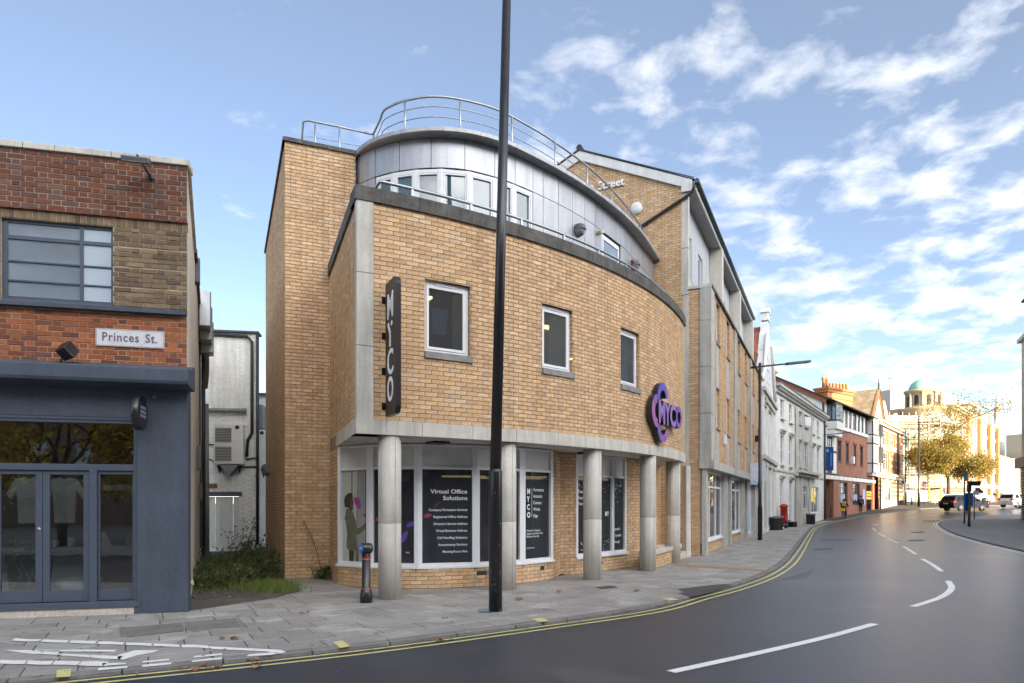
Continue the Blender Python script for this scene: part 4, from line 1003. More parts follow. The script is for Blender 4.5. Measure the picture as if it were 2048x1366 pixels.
for k, (a, c, d, e) in enumerate(WIN):
    F = FW((a+c)/2); hw = (c-a)/2
    o = casement(F, -hw, hw-.02, 4.19, e-.002, sill=(4.075, 4.19), sill_m=M_sill)
    b = MB(); b.fbox(F, hw-.06, hw-.02, 4.2, 5.4, -.62, -.145); b.build('inner_reveal', M_reveal, o)
    if k == 0:
        x0, x1 = -hw-.5, hw+1.6
        b = MB(); b.fbox(F, x0, x1, 3.4, 3.45, -3.4, -.3); b.fbox(F, x0, x1, 5.75, 5.8, -3.4, -.3); b.fbox(F, x0, x1, 3.4, 5.8, -3.45, -3.4)
        b.fbox(F, x0-.05, x0, 3.4, 5.8, -3.4, -.3); b.fbox(F, x1, x1+.05, 3.4, 5.8, -3.4, -.3); b.build('room', mat('dim_room', (.30, .26, .24), rough=.9), off)
        b = MB(); b.fbox(F, -hw+.3, -hw+.42, 5.3, 5.34, -1.0, -.6); b.build('light_fitting', E_tube, off)  # hidden tube added to brighten this dim room
def arc_room(b, u0, u1, z0, z1, w0, w1, n=10):
    for i in range(n):
        a, c = u0+(u1-u0)*i/n, u0+(u1-u0)*(i+1)/n
        for z in (z0, z1): b.quad(PW(a, z, w0), PW(c, z, w0), PW(c, z, w1), PW(a, z, w1))
        b.quad(PW(a, z0, w1), PW(c, z0, w1), PW(c, z1, w1), PW(a, z1, w1))
    for u in (u0, u1): b.quad(PW(u, z0, w0), PW(u, z0, w1), PW(u, z1, w1), PW(u, z1, w0))
b = MB(); arc_room(b, 3.0, 10.9, 3.4, 5.75, -.3, -7.5); b.build('room', M_room, off)
for A, B_ in (((.1, 13.9), (.98, 14.42)), ((-.4, 17.9), (1.36, 18.6)), ((2.05, 15.6), (2.66, 16.05)), ((1.2, 17.2), (2.0, 17.7))):
    A, B_ = Vector((*A, 5.28)), Vector((*B_, 5.28)); d = (B_-A).normalized(); t = MB(); t.obox((A+B_)/2, d, Vector((-d.y, d.x, 0)), V(0, 0, 1), (B_-A).length/2, .05, .025); tl = t.build('light_fitting', E_tube, off)
    t = MB(); t.obox((A+B_)/2+V(0, 0, .065), d, Vector((-d.y, d.x, 0)), V(0, 0, 1), (B_-A).length/2+.02, .09, .035); t.build('housing', mat('fitting_yellow', (.6, .5, .22), rough=.5), tl)
# ---------------------------------------------------------------- glazed bay
M_let = mat('white_vinyl', (.78, .80, .82), rough=.5, var=.03); M_mag = mat('magenta_vinyl', (.36, .06, .26), rough=.45); M_vio = mat('violet_vinyl', (.12, .05, .34), rough=.45); M_redv = mat('plum_vinyl', (.30, .045, .10), rough=.45)
M_pale = mat('pale_print', (.44, .48, .42), rough=.4, var=.10, scale=1.5); M_coat = mat('olive_print', (.135, .135, .085), rough=.5, var=.2, scale=5); M_hair = mat('dark_print', (.045, .04, .028), rough=.5, var=.2); M_skin_p = mat('skin_print', (.12, .075, .05), rough=.5)
bays = []
for i in range(5):
    p, q = BAY[i], BAY[i+1]; F = Fr(p, q-p); ln = (q-p).length; bays.append((F, ln))
    o = D.objects.new('x', None) if False else None
    b = MB(); z0, z1, zt = .415, 2.72, 2.245
    b.fbox(F, -.005, .075, z0, z1, -.09, .02); b.fbox(F, ln-.075, ln+.005, z0, z1, -.09, .02)
    for v, h in ((z0, .06), (zt, .05), (z1-.045, .045)): b.fbox(F, .07, ln-.07, v, v+h, -.085, .012)
    b.fbox(F, -.03, ln+.03, .372, .416, -.1, .05)
    o = b.build('window', M_white_up, off, bevel=.004)
    g = MB(); g.fbox(F, .07, ln-.07, z0+.05, zt+.01, -.045, -.038); g.build('pane', M_pale if i == 0 else G_film, o)
    g = MB(); g.fbox(F, .07, ln-.07, zt+.04, z1-.03, -.045, -.035); g.build('infill_panel', M_wht_panel, o)
    bays[i] = (F, ln, o)
def petal(F, par, u, v, ang, ln, wd, m, w=-.0365):
    b = MB(); ca, sa = math.cos(ang), math.sin(ang); pts = []
    for k in range(9):
        t = k/8; pts.append((t*ln, wd*math.sin(PI*t)**.8))
    for k in range(7, 0, -1):
        t = k/8; pts.append((t*ln, -wd*.55*math.sin(PI*t)**.8))
    b.quad(*[F.p(u+x*ca-y*sa, v+x*sa+y*ca, w) for x, y in pts][::-1]); return b.build('decal', m, par)
def shape(F, par, pts, m, w=-.037, name='decal'):
    b = MB(); b.quad(*[F.p(u, v, w) for u, v in pts]); return b.build(name, m, par)
F, ln, o = bays[0]                                           # window print: a figure in a long coat reaching to the right
shape(F, o, [(.40, .47), (.79, .47), (.79, 2.24), (.52, 2.24)], mat('grey_print', (.30, .31, .31), rough=.4, var=.15, scale=2), -.0376)
for x0, x1 in ((.33, .36), (.50, .515), (.72, .79)): shape(F, o, [(x0, .47), (x1, .47), (x1, 2.24), (x0, 2.24)], M_coat if x0 < .6 else M_hair, -.0372)
K = lambda x, y: (.117+(x-685)/48*.673+(0), 2.208-(y-945)/178*1.745)
def pic(pts, m, w, nm='print'): return shape(F, o, [K(640+x/3.795, 860+y/3.795) for x, y in pts][::-1], m, w, nm)
pic([(178, 585), (172, 540), (180, 500), (205, 480), (232, 478), (240, 505), (236, 560), (244, 600), (226, 608), (205, 590)], M_hair, -.0366)
pic([(222, 520), (240, 525), (246, 548), (240, 590), (225, 600), (218, 560)], M_skin_p, -.0362)
pic([(188, 600), (212, 595), (240, 620), (262, 690), (270, 745), (300, 735), (322, 718), (330, 750), (290, 785), (262, 795), (270, 850), (278, 905), (240, 915), (200, 905), (190, 880), (196, 780), (184, 700), (182, 630)], M_coat, -.0364)
pic([(322, 712), (345, 698), (345, 735), (328, 745)], M_skin_p, -.0362)
pic([(210, 905), (250, 912), (246, 995), (212, 995)], M_hair, -.0366); pic([(262, 905), (282, 900), (285, 995), (262, 995)], M_coat, -.0366)
petal(F, o, .40, 1.72, -.9, .30, .10, M_mag, -.0358); petal(F, o, .66, 1.40, -.7, .14, .05, M_redv, -.0358); petal(F, o, .14, 1.28, .6, .10, .04, M_vio, -.0358)
F, ln, o = bays[1]
petal(F, o, .09, 1.28, .2, .13, .05, M_redv); petal(F, o, .62, .85, 1.1, .26, .07, M_vio); petal(F, o, .70, 1.16, .35, .22, .06, M_vio)
text('lettering', 'ers', F, .70, .66, -.036, .06, M_let, o); 
F, ln, o = bays[2]
def rtext(F, o, s, u, v, cap, wid=None):
    me = text_mesh(s, 1.); xs = [p.co.x for p in me.vertices]; w0 = max(xs)-min(xs); sz = cap/.70
    sx = 1. if wid is None else wid/(w0*sz); D.meshes.remove(me)
    return text('lettering', s, F, u-w0*sz*sx, v, -.036, sz, M_let, o, sx=sx, offset=.0016 if cap > .05 else .0006)
rtext(F, o, 'Virtual Office', .944, 1.792, .078, .705); rtext(F, o, 'Solutions', .944, 1.668, .078, .47)
for s, v, wd in (('Company Formation Services', 1.459, .743), ('Registered Office Address', 1.327, .655), ("Director's Service Address", 1.194, .65), ('Virtual Business Address', 1.063, .605), ('Call Handling Solutions', .929, .58), ('Accountancy Services', .797, .56), ('Meeting Room Hire', .665, .478)):
    rtext(F, o, s, .946, v, .044, wd)
petal(F, o, .10, 1.34, .25, .18, .05, M_redv); petal(F, o, .28, 1.50, .7, .22, .03, mat('dim_plum', (.06, .02, .04), rough=.5))
F, ln, o = bays[4]
for s, v in (('M', 1.795), ('Y', 1.635), ('C', 1.475), ('O', 1.315)): text('lettering', s, F, .185, v, -.036, .155, M_let, o, sx=.82, offset=.005)
b = MB(); b.fbox(F, .333, .340, 1.32, 1.90, -.0375, -.0355); b.build('rule', M_let, o)
for s, v in (('Formations', 1.852), ('Accounts', 1.722), ('Connect', 1.587), ('Works', 1.453), ('Edge', 1.318)): text('lettering', s, F, .385, v, -.036, .092, M_let, o, sx=.82, offset=.0008)
for s, v in (('Helping You Register,', 1.03), ('Support, and Grow Your', .968), ('Business in the UK.', .908)): text('lettering', s, F, .17, v, -.036, .056, M_let, o, sx=.92, offset=.0004)
text('lettering', 'mycohub.com', F, .17, .680, -.036, .05, M_let, o, sx=.9)
# the second window, three lights
b = MB(); b.fbox(W2, 0, .07, .40, 2.73, -.09, .01); b.fbox(W2, W2L-.07, W2L, .40, 2.73, -.09, .01)
for u in (.70, 1.545): b.fbox(W2, u-.055, u+.055, .40, 2.73, -.09, .008)
for v, h in ((.40, .06), (2.22, .05), (2.68, .05)): b.fbox(W2, .06, W2L-.06, v, v+h, -.088, .004)
b.fbox(W2, -.03, W2L+.04, .345, .402, -.09, .05); o2 = b.build('window', M_white_up, off)
for a, c in ((.07, .645), (.755, 1.49), (1.60, 2.09)):
    g = MB(); g.fbox(W2, a, c, .45, 2.23, -.05, -.042); g.build('pane', G_film, o2); g = MB(); g.fbox(W2, a, c, 2.26, 2.69, -.05, -.04); g.build('infill_panel', M_wht_panel, o2)
for s, v in (('Ipswich', .945), ('London', .79), ('Edinburgh', .635)): text('lettering', s, W2, 2.03-.052*len(s), v, -.040, .10, M_let, o2, sx=.9, offset=.0006)
text('lettering', 'MY', W2, 1.26, 1.30, -.040, .16, M_let, o2, sx=.75, offset=.004)
for s, v in (('Your', 1.84), ('Your', 1.70), ('Your', 1.56)): text('lettering', s, W2, .12, v, -.040, .11, M_let, o2, offset=.0008)
dm = MB(); Rd = random.Random(9)
for k in range(120):
    u = Rd.choice([Rd.uniform(.12, .6), Rd.uniform(.8, 1.45), Rd.uniform(1.65, 2.05)]); v = .5+abs(Rd.gauss(0, .16)) if u < 1.5 else 2.15-abs(Rd.gauss(0, .2))
    if Rd.random() < .3: v = 2.1-abs(Rd.gauss(0, .2))
    s = Rd.uniform(.006, .014)
    if .47 < v < 2.2: dm.quad(W2.p(u-s, v, -.040), W2.p(u, v-s, -.040), W2.p(u+s, v, -.040), W2.p(u, v+s, -.040))
dm.build('dot_pattern', M_let, o2)
# room behind the bay, with its tubes
b = MB(); q = [p+(Vector((-8.39, 23.82, 0))-p).normalized()*.14 for p in BAY]+[Vector((1.4, 15.6, 0)), Vector((2.7, 17.2, 0))]
b.prism([(p.x, p.y) for p in q[::-1]]+[(-3.6, 14.2), (-3.0, 17.5), (1.0, 20.0)][0:0]+[(-3.3, 14.6), (-1.5, 18.5), (1.2, 20.0)], .02, .03)
b.quad(Vector((-3.4, 14.8, 0)), Vector((-1.0, 18.6, 0)), Vector((-1.0, 18.6, 2.7)), Vector((-3.4, 14.8, 2.7))); b.quad(Vector((-1, 18.6, 0)), Vector((2.6, 19.6, 0)), Vector((2.6, 19.6, 2.7)), Vector((-1, 18.6, 2.7)))
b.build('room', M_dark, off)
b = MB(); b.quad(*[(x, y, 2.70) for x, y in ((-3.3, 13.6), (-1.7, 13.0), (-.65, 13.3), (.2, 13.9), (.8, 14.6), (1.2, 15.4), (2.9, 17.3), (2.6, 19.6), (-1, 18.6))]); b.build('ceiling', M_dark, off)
for (x0, y0), (x1, y1) in (((.0, 15.9), (.95, 16.1)), ((-.9, 16.6), (.75, 17.0)), ((1.6, 16.4), (2.3, 16.9)), ((1.5, 17.4), (2.6, 17.9)), ((-1.6, 15.6), (-.6, 15.8))):
    d = Vector((x1-x0, y1-y0, 0)).normalized(); t = MB(); t.obox(Vector(((x0+x1)/2, (y0+y1)/2, 2.22)), d, Vector((-d.y, d.x, 0)), V(0, 0, 1), (Vector((x1, y1, 0))-Vector((x0, y0, 0))).length/2, .05, .02); t.build('light_fitting', E_tube, off)
# ---------------------------------------------------------------- metal clad drum
WP = Path([(-3.5, 15.3), (-3.39, 15.05), (-2.95, 14.68), (-2.36, 14.40), (-1.67, 14.27), (-1.01, 14.34), (-.38, 14.66), (.07, 15.0), (.47, 15.37), (1.09, 16.0), (1.46, 16.42), (1.79, 16.83), (2.12, 17.28), (2.96, 18.57), (3.4, 19.39), (4.6, 21.8)], 20)
def strip(b, path, s0, s1, v0, v1, d=0., st=.15, lift=0.):
    n = max(1, int((s1-s0)/st)+0)
    for i in range(n):
        a, c = s0+(s1-s0)*i/n, s0+(s1-s0)*(i+1)/n; p, q = path.p(a, d), path.p(c, d)
        b.quad((p.x, p.y, v0), (q.x, q.y, v0), (q.x, q.y, v1), (p.x, p.y, v1))
        b.sm[-1] = True
def panel(path, s0, s1, v0, v1, d0, d1, m, name, par):
    """bent panel between plan offsets d0 (face) and d1 (back)"""
    b = MB(); n = max(1, int(round((s1-s0)/.16)))
    ss = [s0+(s1-s0)*i/n for i in range(n+1)]; A = [path.p(s, d0) for s in ss]; B = [path.p(s, d1) for s in ss]
    for i in range(n):
        b.quad((A[i].x, A[i].y, v0), (A[i+1].x, A[i+1].y, v0), (A[i+1].x, A[i+1].y, v1), (A[i].x, A[i].y, v1))
        b.quad((A[i].x, A[i].y, v1), (A[i+1].x, A[i+1].y, v1), (B[i+1].x, B[i+1].y, v1), (B[i].x, B[i].y, v1)); b.quad((B[i].x, B[i].y, v0), (B[i+1].x, B[i+1].y, v0), (A[i+1].x, A[i+1].y, v0), (A[i].x, A[i].y, v0))
    for i, j in ((0, 1), (n, -1)):
        q = [(A[i].x, A[i].y, v0), (A[i].x, A[i].y, v1), (B[i].x, B[i].y, v1), (B[i].x, B[i].y, v0)]; b.quad(*(q if j > 0 else q[::-1]))
    return b.build(name, m, par)
b = MB(); strip(b, WP, 0, .84, 6.3, 9.26, .03); strip(b, WP, 4.70, 7.55, 6.3, 9.26, .03); strip(b, WP, 8.78, 12.3, 6.3, 9.26, .03); strip(b, WP, .84, 4.70, 8.60, 9.26, .03); strip(b, WP, 7.55, 8.78, 8.60, 9.26, .03)
drum = b.build('drum_wall', M_gap, off)
UJ = [.0, .34, .87, 1.49, 2.19, 2.90, 3.60, 4.15, 4.70, 5.04, 5.58, 6.14, 6.67, 7.20, 7.57, 8.76, 9.07, 9.70, 10.25, 10.86, 11.5, 12.2]
for a, c in zip(UJ, UJ[1:]): panel(WP, a+.007, c-.007, 8.625, 9.24, 0, .03, M_clad, 'cladding_panel', drum)
for a, c in zip(UJ, UJ[1:]):
    if .8 < a < 4.6 or 7.5 < a < 8.7: continue
    panel(WP, a+.007, c-.007, 6.32, 8.61, 0, .03, M_clad, 'cladding_panel', drum)
# ribbon of windows
MJ = [.90, 1.35, 1.85, 2.40, 3.0, 3.6, 4.12, 4.68]
for k, (a, c) in enumerate(zip(MJ, MJ[1:])):
    p, q = WP.p(a, .02), WP.p(c, .02); F = Fr((p.x, p.y), (q.x-p.x, q.y-p.y)); ln = (q-p).length
    b = MB()
    b.fbox(F, -.005, .05, 6.9, 8.60, -.06, .02); b.fbox(F, ln-.05, ln+.005, 6.9, 8.60, -.06, .02); b.fbox(F, .05, ln-.05, 8.53, 8.60, -.06, .015); b.fbox(F, .05, ln-.05, 6.9, 7.0, -.06, .015)
    b.fbox(F, .055, .085, 7.0, 8.53, -.05, .008); b.fbox(F, ln-.085, ln-.055, 7.0, 8.53, -.05, .008); b.fbox(F, .085, ln-.085, 8.495, 8.53, -.05, .008)
    o = b.build('window', M_white_up, drum); g = MB(); g.fbox(F, .08, ln-.08, 7.0, 8.5, -.035, -.03); g.build('pane', G_sky, off)
    bl = MB()
    for z in range(26):
        v = 8.46-z*.055; 
        if k in (5,) and z < 0: continue
        bl.fbox(F, .09, ln-.09, v-.004, v+.030, -.12, -.105)
    bl.build('blind', mat('venetian_blind', (.50, .53, .52), rough=.6), off, kind='stuff')
    bk = MB(); bk.fquad(F, -.1, ln+.1, 6.9, 8.6, -.30); bk.build('backing', M_dark, off)
# window by the door on the right
p, q = WP.p(7.60, .02), WP.p(8.76, .02); F = Fr((p.x, p.y), (q.x-p.x, q.y-p.y)); o = casement(F, .02, (q-p).length-.02, 6.4, 8.58, g=glass('door_glass', tint=(.2, .2, .2), trans=.1, dark=(.25, .32, .40), ior=2.2), vent=False, dep=-.02)
# cornice
CPt = [(-3.56, 15.5), (-3.54, 15.2), (-3.33, 14.83), (-2.95, 14.45), (-2.36, 14.14), (-1.6, 14.0), (-.85, 14.12), (-.13, 14.5), (.52, 15.08), (1.2, 15.77), (1.88, 16.57), (2.58, 17.5), (3.22, 18.5), (3.85, 19.65), (4.70, 21.55)]
CP = Path(CPt, 14); n = 60; JN = [0, .6, 1.2, 2.0, 2.9, 3.7, 4.6, 5.5, 6.4, 7.3, 8.2, 9.1, 10.1, 11.1, CP.len-.01]
for a, c in zip(JN, JN[1:]):
    b = MB(); k = max(2, int((c-a)/.15))
    for i in range(k):
        s0, s1 = a+.003+(c-a-.006)*i/k, a+.003+(c-a-.006)*(i+1)/k; pr = []
        for s in (s0, s1):
            o_ = CP.p(s); j = WP.p(WP.len*s/CP.len, -.0)
            # inner point: nearest of the drum wall
            i_ = min((WP.q[t] for t in range(0, len(WP.q), 2)), key=lambda r: (r-o_).length); i_ = i_+(i_-o_)*.15
            u2 = o_+(i_-o_)*.10; rr = o_+(i_-o_)*.35
            pr.append([(i_.x, i_.y, 9.245), (u2.x, u2.y, 9.235), (o_.x, o_.y, 9.255), (o_.x, o_.y, 9.335), (rr.x, rr.y, 9.36), (i_.x, i_.y, 9.37)])
        for x in range(5):
            b.quad(pr[0][x], pr[1][x], pr[1][x+1], pr[0][x+1])
    b.build('cornice_panel', M_clad_d, drum)
b = MB(); pts = [(p.x, p.y) for p in CP.q[::6]]; b.quad(*[(x, y, 9.33) for x, y in pts], (2.5, 23, 9.33), (-4.6, 18, 9.33)); b.build('drum_roof', M_roof, off)
# ---------------------------------------------------------------- railings
RP = Path([(-3.24, 15.95), (-2.97, 15.36), (-2.84, 15.04), (-2.66, 14.85), (-2.3, 14.63), (-1.71, 14.48), (-1.08, 14.59), (-.32, 14.96), (.40, 15.62), (1.02, 16.30), (1.94, 17.48), (2.76, 18.8), (3.46, 20.1), (4.08, 21.4)], 10)
rail = MB(); HR = 10.23
pts = [(p.x, p.y, HR) for p in RP.q]
tw = [(-4.85, 15.75, 9.3), (-4.78, 15.55, 10.0), (-4.71, 15.40, HR-.02), (-4.60, 15.38, HR), (-4.0, 15.62, HR), (-3.4, 15.90, HR)]
rail.tube(tw+pts[0:0], .024, 8); rail.tube([(-3.4, 15.90, HR), (-3.3, 15.94, HR)]+pts, .026, 8)
e = RP.q[-1]; rail.tube([(e.x, e.y, HR), (e.x+.09, e.y+.17, HR-.05), (e.x+.12, e.y+.25, HR-.25)], .024, 8)
ro = rail.build('railing', M_steel, off)
for z in (HR-.21, HR-.43):
    b = MB(); b.tube([(p.x, p.y, z) for p in RP.q], .011, 6); b.build('mid_rail', M_steel, ro)
b = MB(); b.tube([(-4.74, 15.47, 9.3), (-4.68, 15.40, HR-.36), (-4.55, 15.42, HR-.34), (-4.0, 15.64, HR-.34), (-3.3, 15.93, HR-.34)], .011, 6); b.build('mid_rail', M_steel, ro)
for s in (.05, 1.69, 2.91, 4.20, 5.71, 7.15, 8.69, 10.15, 11.4):
    p = RP.p(s); b = MB(); b.tube([(p.x, p.y, 9.28), (p.x, p.y, HR)], .022, 7); b.build('post', M_steel, ro)
for x, y in ((-4.45, 15.44), (-3.95, 15.64)):
    b = MB(); b.tube([(x, y, 9.2), (x, y, HR)], .022, 7); b.build('post', M_steel, ro)
rl = MB(); us_ = [.45+i*.25 for i in range(43)]
rl.tube([PW(.35, 6.6, -.62), PW(.36, 6.9, -.45), PW(.42, 6.995, -.22)]+[PW(u, 7.0, -.2) for u in us_], .028, 8); r2_ = rl.build('railing', M_steel, off)
for u in (1.0, 2.15, 3.3, 4.45, 5.6, 6.75, 7.9, 9.05, 10.2):
    b = MB(); b.fbox(FW(u), -.022, .022, 6.72, 6.99, -.22, -.18); b.build('post', M_steel, r2_)
# ---------------------------------------------------------------- fittings on the office
M_lamp = mat('lamp_grey', (.10, .105, .115), rough=.5); M_lens = mat('frosted_lens', (.22, .22, .23), rough=.4)
def bulkhead(F, u, v, w, r, lab):
    t = thing('bulkhead_light', lab, 'wall light', F.p(u, v, w), group='bulkhead lights on the office walls')
    b = MB(); c = F.p(u, v, w); ax = F.w
    X = F.u; Zv = V(0, 0, 1)
    prof = [(r, 0), (r, .05), (r*.93, .12), (r*.7, .19), (r*.35, .22), (.001, .225)]
    b2 = MB(); n = 20
    for i in range(len(prof)-1):
        for j in range(n//2):
            q = []
            for (rr, h), a in ((prof[i], j), (prof[i], j+1), (prof[i+1], j+1), (prof[i+1], j)):
                an = PI*a/(n//2); q.append(c+X*math.cos(an)*rr+Zv*math.sin(an)*rr*1.15+ax*h)
            b.quad(*q); b.sm[-1] = True
            q = []
            for (rr, h), a in ((prof[i], j), (prof[i], j+1), (prof[i+1], j+1), (prof[i+1], j)):
                an = -PI*a/(n//2); q.append(c+X*math.cos(an)*rr*.96+Zv*math.sin(an)*rr*1.1+ax*h*.86)
            b2.quad(*q); b2.sm[-1] = True
    b.lathe(c, [(r*1.04, 0), (r*1.04, .03)], 20, ax); b.build('hood', M_lamp, t); b2.build('lens', M_lens, t)
def wfr(s): p = WP.p(s); tn = WP.tan(s); return Fr((p.x, p.y), (tn.x, tn.y))
bulkhead(wfr(6.34), 0, 8.22, .0, .145, 'grey bulkhead light in the middle of the metal cladding')
bulkhead(wfr(9.75), 0, 8.36, .0, .145, 'grey bulkhead light at the far end of the cladding beside a red beacon')
bulkhead(TL, 5.4, 2.55, 0, .16, 'grey bulkhead light on the tower wall facing the alley')
b = MB(); lathe_ball(b, wfr(9.45).p(0, 8.38, .10), .06); tag(b.build('beacon', mat('red_lens', (.35, .03, .03), rough=.3)), 'small red alarm beacon beside the far bulkhead light', 'beacon')
cm = thing('sensor', 'small cream motion sensor on the metal cladding', 'sensor', wfr(7.37).p(0, 8.5, 0)); b = MB(); F = wfr(7.37); b.fbox(F, -.04, .06, 8.46, 8.54, 0, .13); b.build('body', mat('cream_plastic', (.6, .57, .46), rough=.5), cm, bevel=.01); b = MB(); b.fbox(F, -.08, -.04, 8.42, 8.5, .03, .1); b.build('eye', mat('dim_cream', (.3, .28, .2)), cm)
for u, w, lab in ((1.75, -.75, 'black square soffit light by the first column'), (6.0, -.75, 'black square soffit light behind the third column')):
    b = MB(); b.fbox(FW(u), -.17, .17, 2.69, 2.738, w-.17, w+.17); tag(b.build('soffit_light', M_black, None, bevel=.01), lab, 'ceiling light', 'soffit lights under the office overhang')
# projecting blade sign
bl = thing('blade_sign', 'tall black blade sign reading MYCO down its side', 'sign', FW(.43).p(0, 3.0, .3))
F = FW(.43); B = Fr(F.o, F.w, -F.u)                          # u outwards from the wall; faces left
def rrect(u0, u1, v0, v1, r, corners=(1, 2), n=6):
    """rounded only at chosen corners: 0 lower-left 1 lower-right 2 upper-right 3 upper-left"""
    cs_ = [(u0, v0), (u1, v0), (u1, v1), (u0, v1)]; out = []
    ce = [(u0+r, v0+r, PI), (u1-r, v0+r, 1.5*PI), (u1-r, v1-r, 0), (u0+r, v1-r, .5*PI)]
    for k in range(4):
        if k in corners: x, y, a = ce[k]; out += [(x+r*math.cos(a+PI/2*i/n), y+r*math.sin(a+PI/2*i/n)) for i in range(n+1)]
        else: out.append(cs_[k])
    return out
b = MB(); b.poly(B, rrect(.10, .68, 3.02, 5.18, .13), -.085, .0); b.build('panel', mat('bronze_black_face', (.016, .0135, .0145), rough=.38, spec=.35), bl, bevel=.004)
for v in (3.2, 3.78, 4.36, 4.95):
    q = MB(); q.fbox(B, .0, .10, v-.055, v+.055, -.07, -.03); q.fbox(B, .0, .012, v-.06, v+.06, -.05, .035); q.build('bracket', M_black, bl)
M_sl = mat('sign_letter_white', (.88, .88, .90), rough=.4)
for s, v, h_ in (('M', 4.58, .39), ('C', 3.67, .40), ('O', 3.24, .39)):
    me = text_mesh(s, 1.); xs = [p.co.x for p in me.vertices]; ww = max(xs)-min(xs); x0 = min(xs); ys = [p.co.y for p in me.vertices]; hh = max(ys)-min(ys); D.meshes.remove(me); z = h_/hh
    sx = .30/(ww*z); text('lettering', s, B, .385-.15-x0*sx*z, v-min(ys)*z, .004, z, M_sl, bl, sx=sx, extrude=.003, offset=.009)
def thick(F, pts, w, w0, w1, nm, m, par):
    b = MB()
    for (x0, y0), (x1, y1) in zip(pts, pts[1:]):
        d = Vector((x1-x0, y1-y0)).normalized()*w/2; n = Vector((-d.y, d.x)); b.poly(F, [(x0-n.x, y0-n.y), (x1-n.x+d.x*.5, y1-n.y+d.y*.5), (x1+n.x+d.x*.5, y1+n.y+d.y*.5), (x0+n.x, y0+n.y)], w0, w1)
    return b.build(nm, m, par)
thick(B, [(.26, 4.50), (.37, 4.33), (.37, 4.13)], .065, 0, .006, 'lettering', M_sl, bl)
b = MB(); b.lathe(B.p(.47, 4.47, .004), [(.042, 0), (.042, .004)], 14, B.w); b.build('dot', M_sl, bl)
# flower logo sign
fs = thing('logo_sign', 'purple flower shaped MYCO logo sign standing off the curved brick wall', 'sign', FW((math.radians(-32.5)-TH0)*RW).p(0, 3.0, .1))
F = FW((math.radians(-32.5)-TH0)*RW, .05); cu, cv = 0., 3.755
M_side = mat('sign_return_black', (.02, .018, .024), rough=.4)
PUR = [mat('sign_blue_violet', (.10, .085, .42), rough=.35), mat('sign_violet', (.17, .09, .40), rough=.35), mat('sign_purple', (.24, .10, .38), rough=.35), mat('sign_pink', (.36, .13, .34), rough=.35), mat('sign_lilac', (.27, .17, .45), rough=.35)]
def arcpiece(c, r0, r1, a0, a1, m, n=10, name='petal'):
    b = MB(); pts = [(c[0]+r1*math.cos(a0+(a1-a0)*i/n), c[1]+r1*math.sin(a0+(a1-a0)*i/n)) for i in range(n+1)]+[(c[0]+r0*math.cos(a1-(a1-a0)*i/n), c[1]+r0*math.sin(a1-(a1-a0)*i/n)) for i in range(n+1)]
    a = [F.p(u, v, .12) for u, v in pts]; k = [F.p(u, v, .0) for u, v in pts]; nn = len(pts)
    b.mi = 0; b.quad(*a)
    b.mi = 1
    for i in range(nn): j = (i+1) % nn; b.quad(a[i], k[i], k[j], a[j])
    return b.build(name, [m, M_side], fs)
d_ = math.radians
arcpiece((cu, cv+.33), .20, .375, d_(8), d_(60), PUR[1]); arcpiece((cu, cv+.33), .20, .375, d_(62), d_(130), PUR[0]); arcpiece((cu, cv+.33), .20, .375, d_(132), d_(188), PUR[0])
arcpiece((cu-.33, cv), .20, .40, d_(100), d_(140), PUR[2]); arcpiece((cu-.33, cv), .20, .40, d_(142), d_(218), PUR[3]); arcpiece((cu-.33, cv), .20, .40, d_(220), d_(262), PUR[3])
arcpiece((cu, cv-.33), .20, .375, d_(172), d_(228), PUR[1]); arcpiece((cu, cv-.33), .20, .375, d_(230), d_(298), PUR[2]); arcpiece((cu, cv-.33), .20, .375, d_(300), d_(345), PUR[3])
u = cu-.28
for s, m, w_ in (('M', PUR[4], .42), ('Y', PUR[4], .36), ('C', PUR[4], .42), ('O', PUR[1], .44)):
    me = text_mesh(s, 1.); xs = [p.co.x for p in me.vertices]; ww = max(xs)-min(xs); x0 = min(xs); ys = [p.co.y for p in me.vertices]; hh = max(ys)-min(ys); D.meshes.remove(me); sz = .50/hh; sx = (w_-.05)/(ww*sz)
    text('letter_return', s, F, u-x0*sz*sx, cv-.25-min(ys)*sz,   .065, sz, M_side, fs, sx=sx, extrude=.055, offset=.028)
    text('letter', s, F, u-x0*sz*sx, cv-.25-min(ys)*sz,   .125, sz, m, fs, sx=sx, extrude=.004, offset=.028); u += w_
b = MB(); b.lathe(F.p(cu+.40, cv+.20, .10), [(.035, 0), (.035, .03)], 12, F.w); b.build('dot', PUR[4], fs)
# ================================================================== gabled brick block along the street
s65 = Vector((.4226, .9063, 0)); gb = thing('gabled_building', 'long gabled buff brick block with stone piers and projecting bays', 'office building', (6.0, 21, 0))
QF = Fr((6.04, 20.83), s65); GF = Fr((6.04-.67*.9063, 20.83+.67*.4226), (.9063, -.4226))    # gable face: u = 0 at the street corner, negative to the left
GF = Fr((5.43, 21.11), (.9063, -.4226))
M_cream = mat('cream_render', (.58, .55, .48), rough=.75, var=.06, streak=.12); M_grey_st = mat('grey_cast_stone', (.48, .465, .43), rough=.85, var=.12, scale=3, streak=.25, bump=.2, bscale=60)
M_lead = mat('lead_grey_panel', (.46, .48, .50), rough=.6, var=.06); M_barge = mat('barge_board_white', (.66, .67, .66), rough=.6, var=.06, streak=.1)
AP, EV = 3.5, 11.38
roofh = lambda u: EV+(13.12-EV)*max(0, min(1, (-u)/AP)) if u > -AP else 13.12-(13.12-EV)*((-u-AP)/AP)
b = MB(); b.quad(*[GF.p(u, v, 0) for u, v in ((-7, 0), (0, 0), (0, EV), (-AP, 13.12), (-7, EV))]); w_g = b.build('wall', M_mort_b, gb)
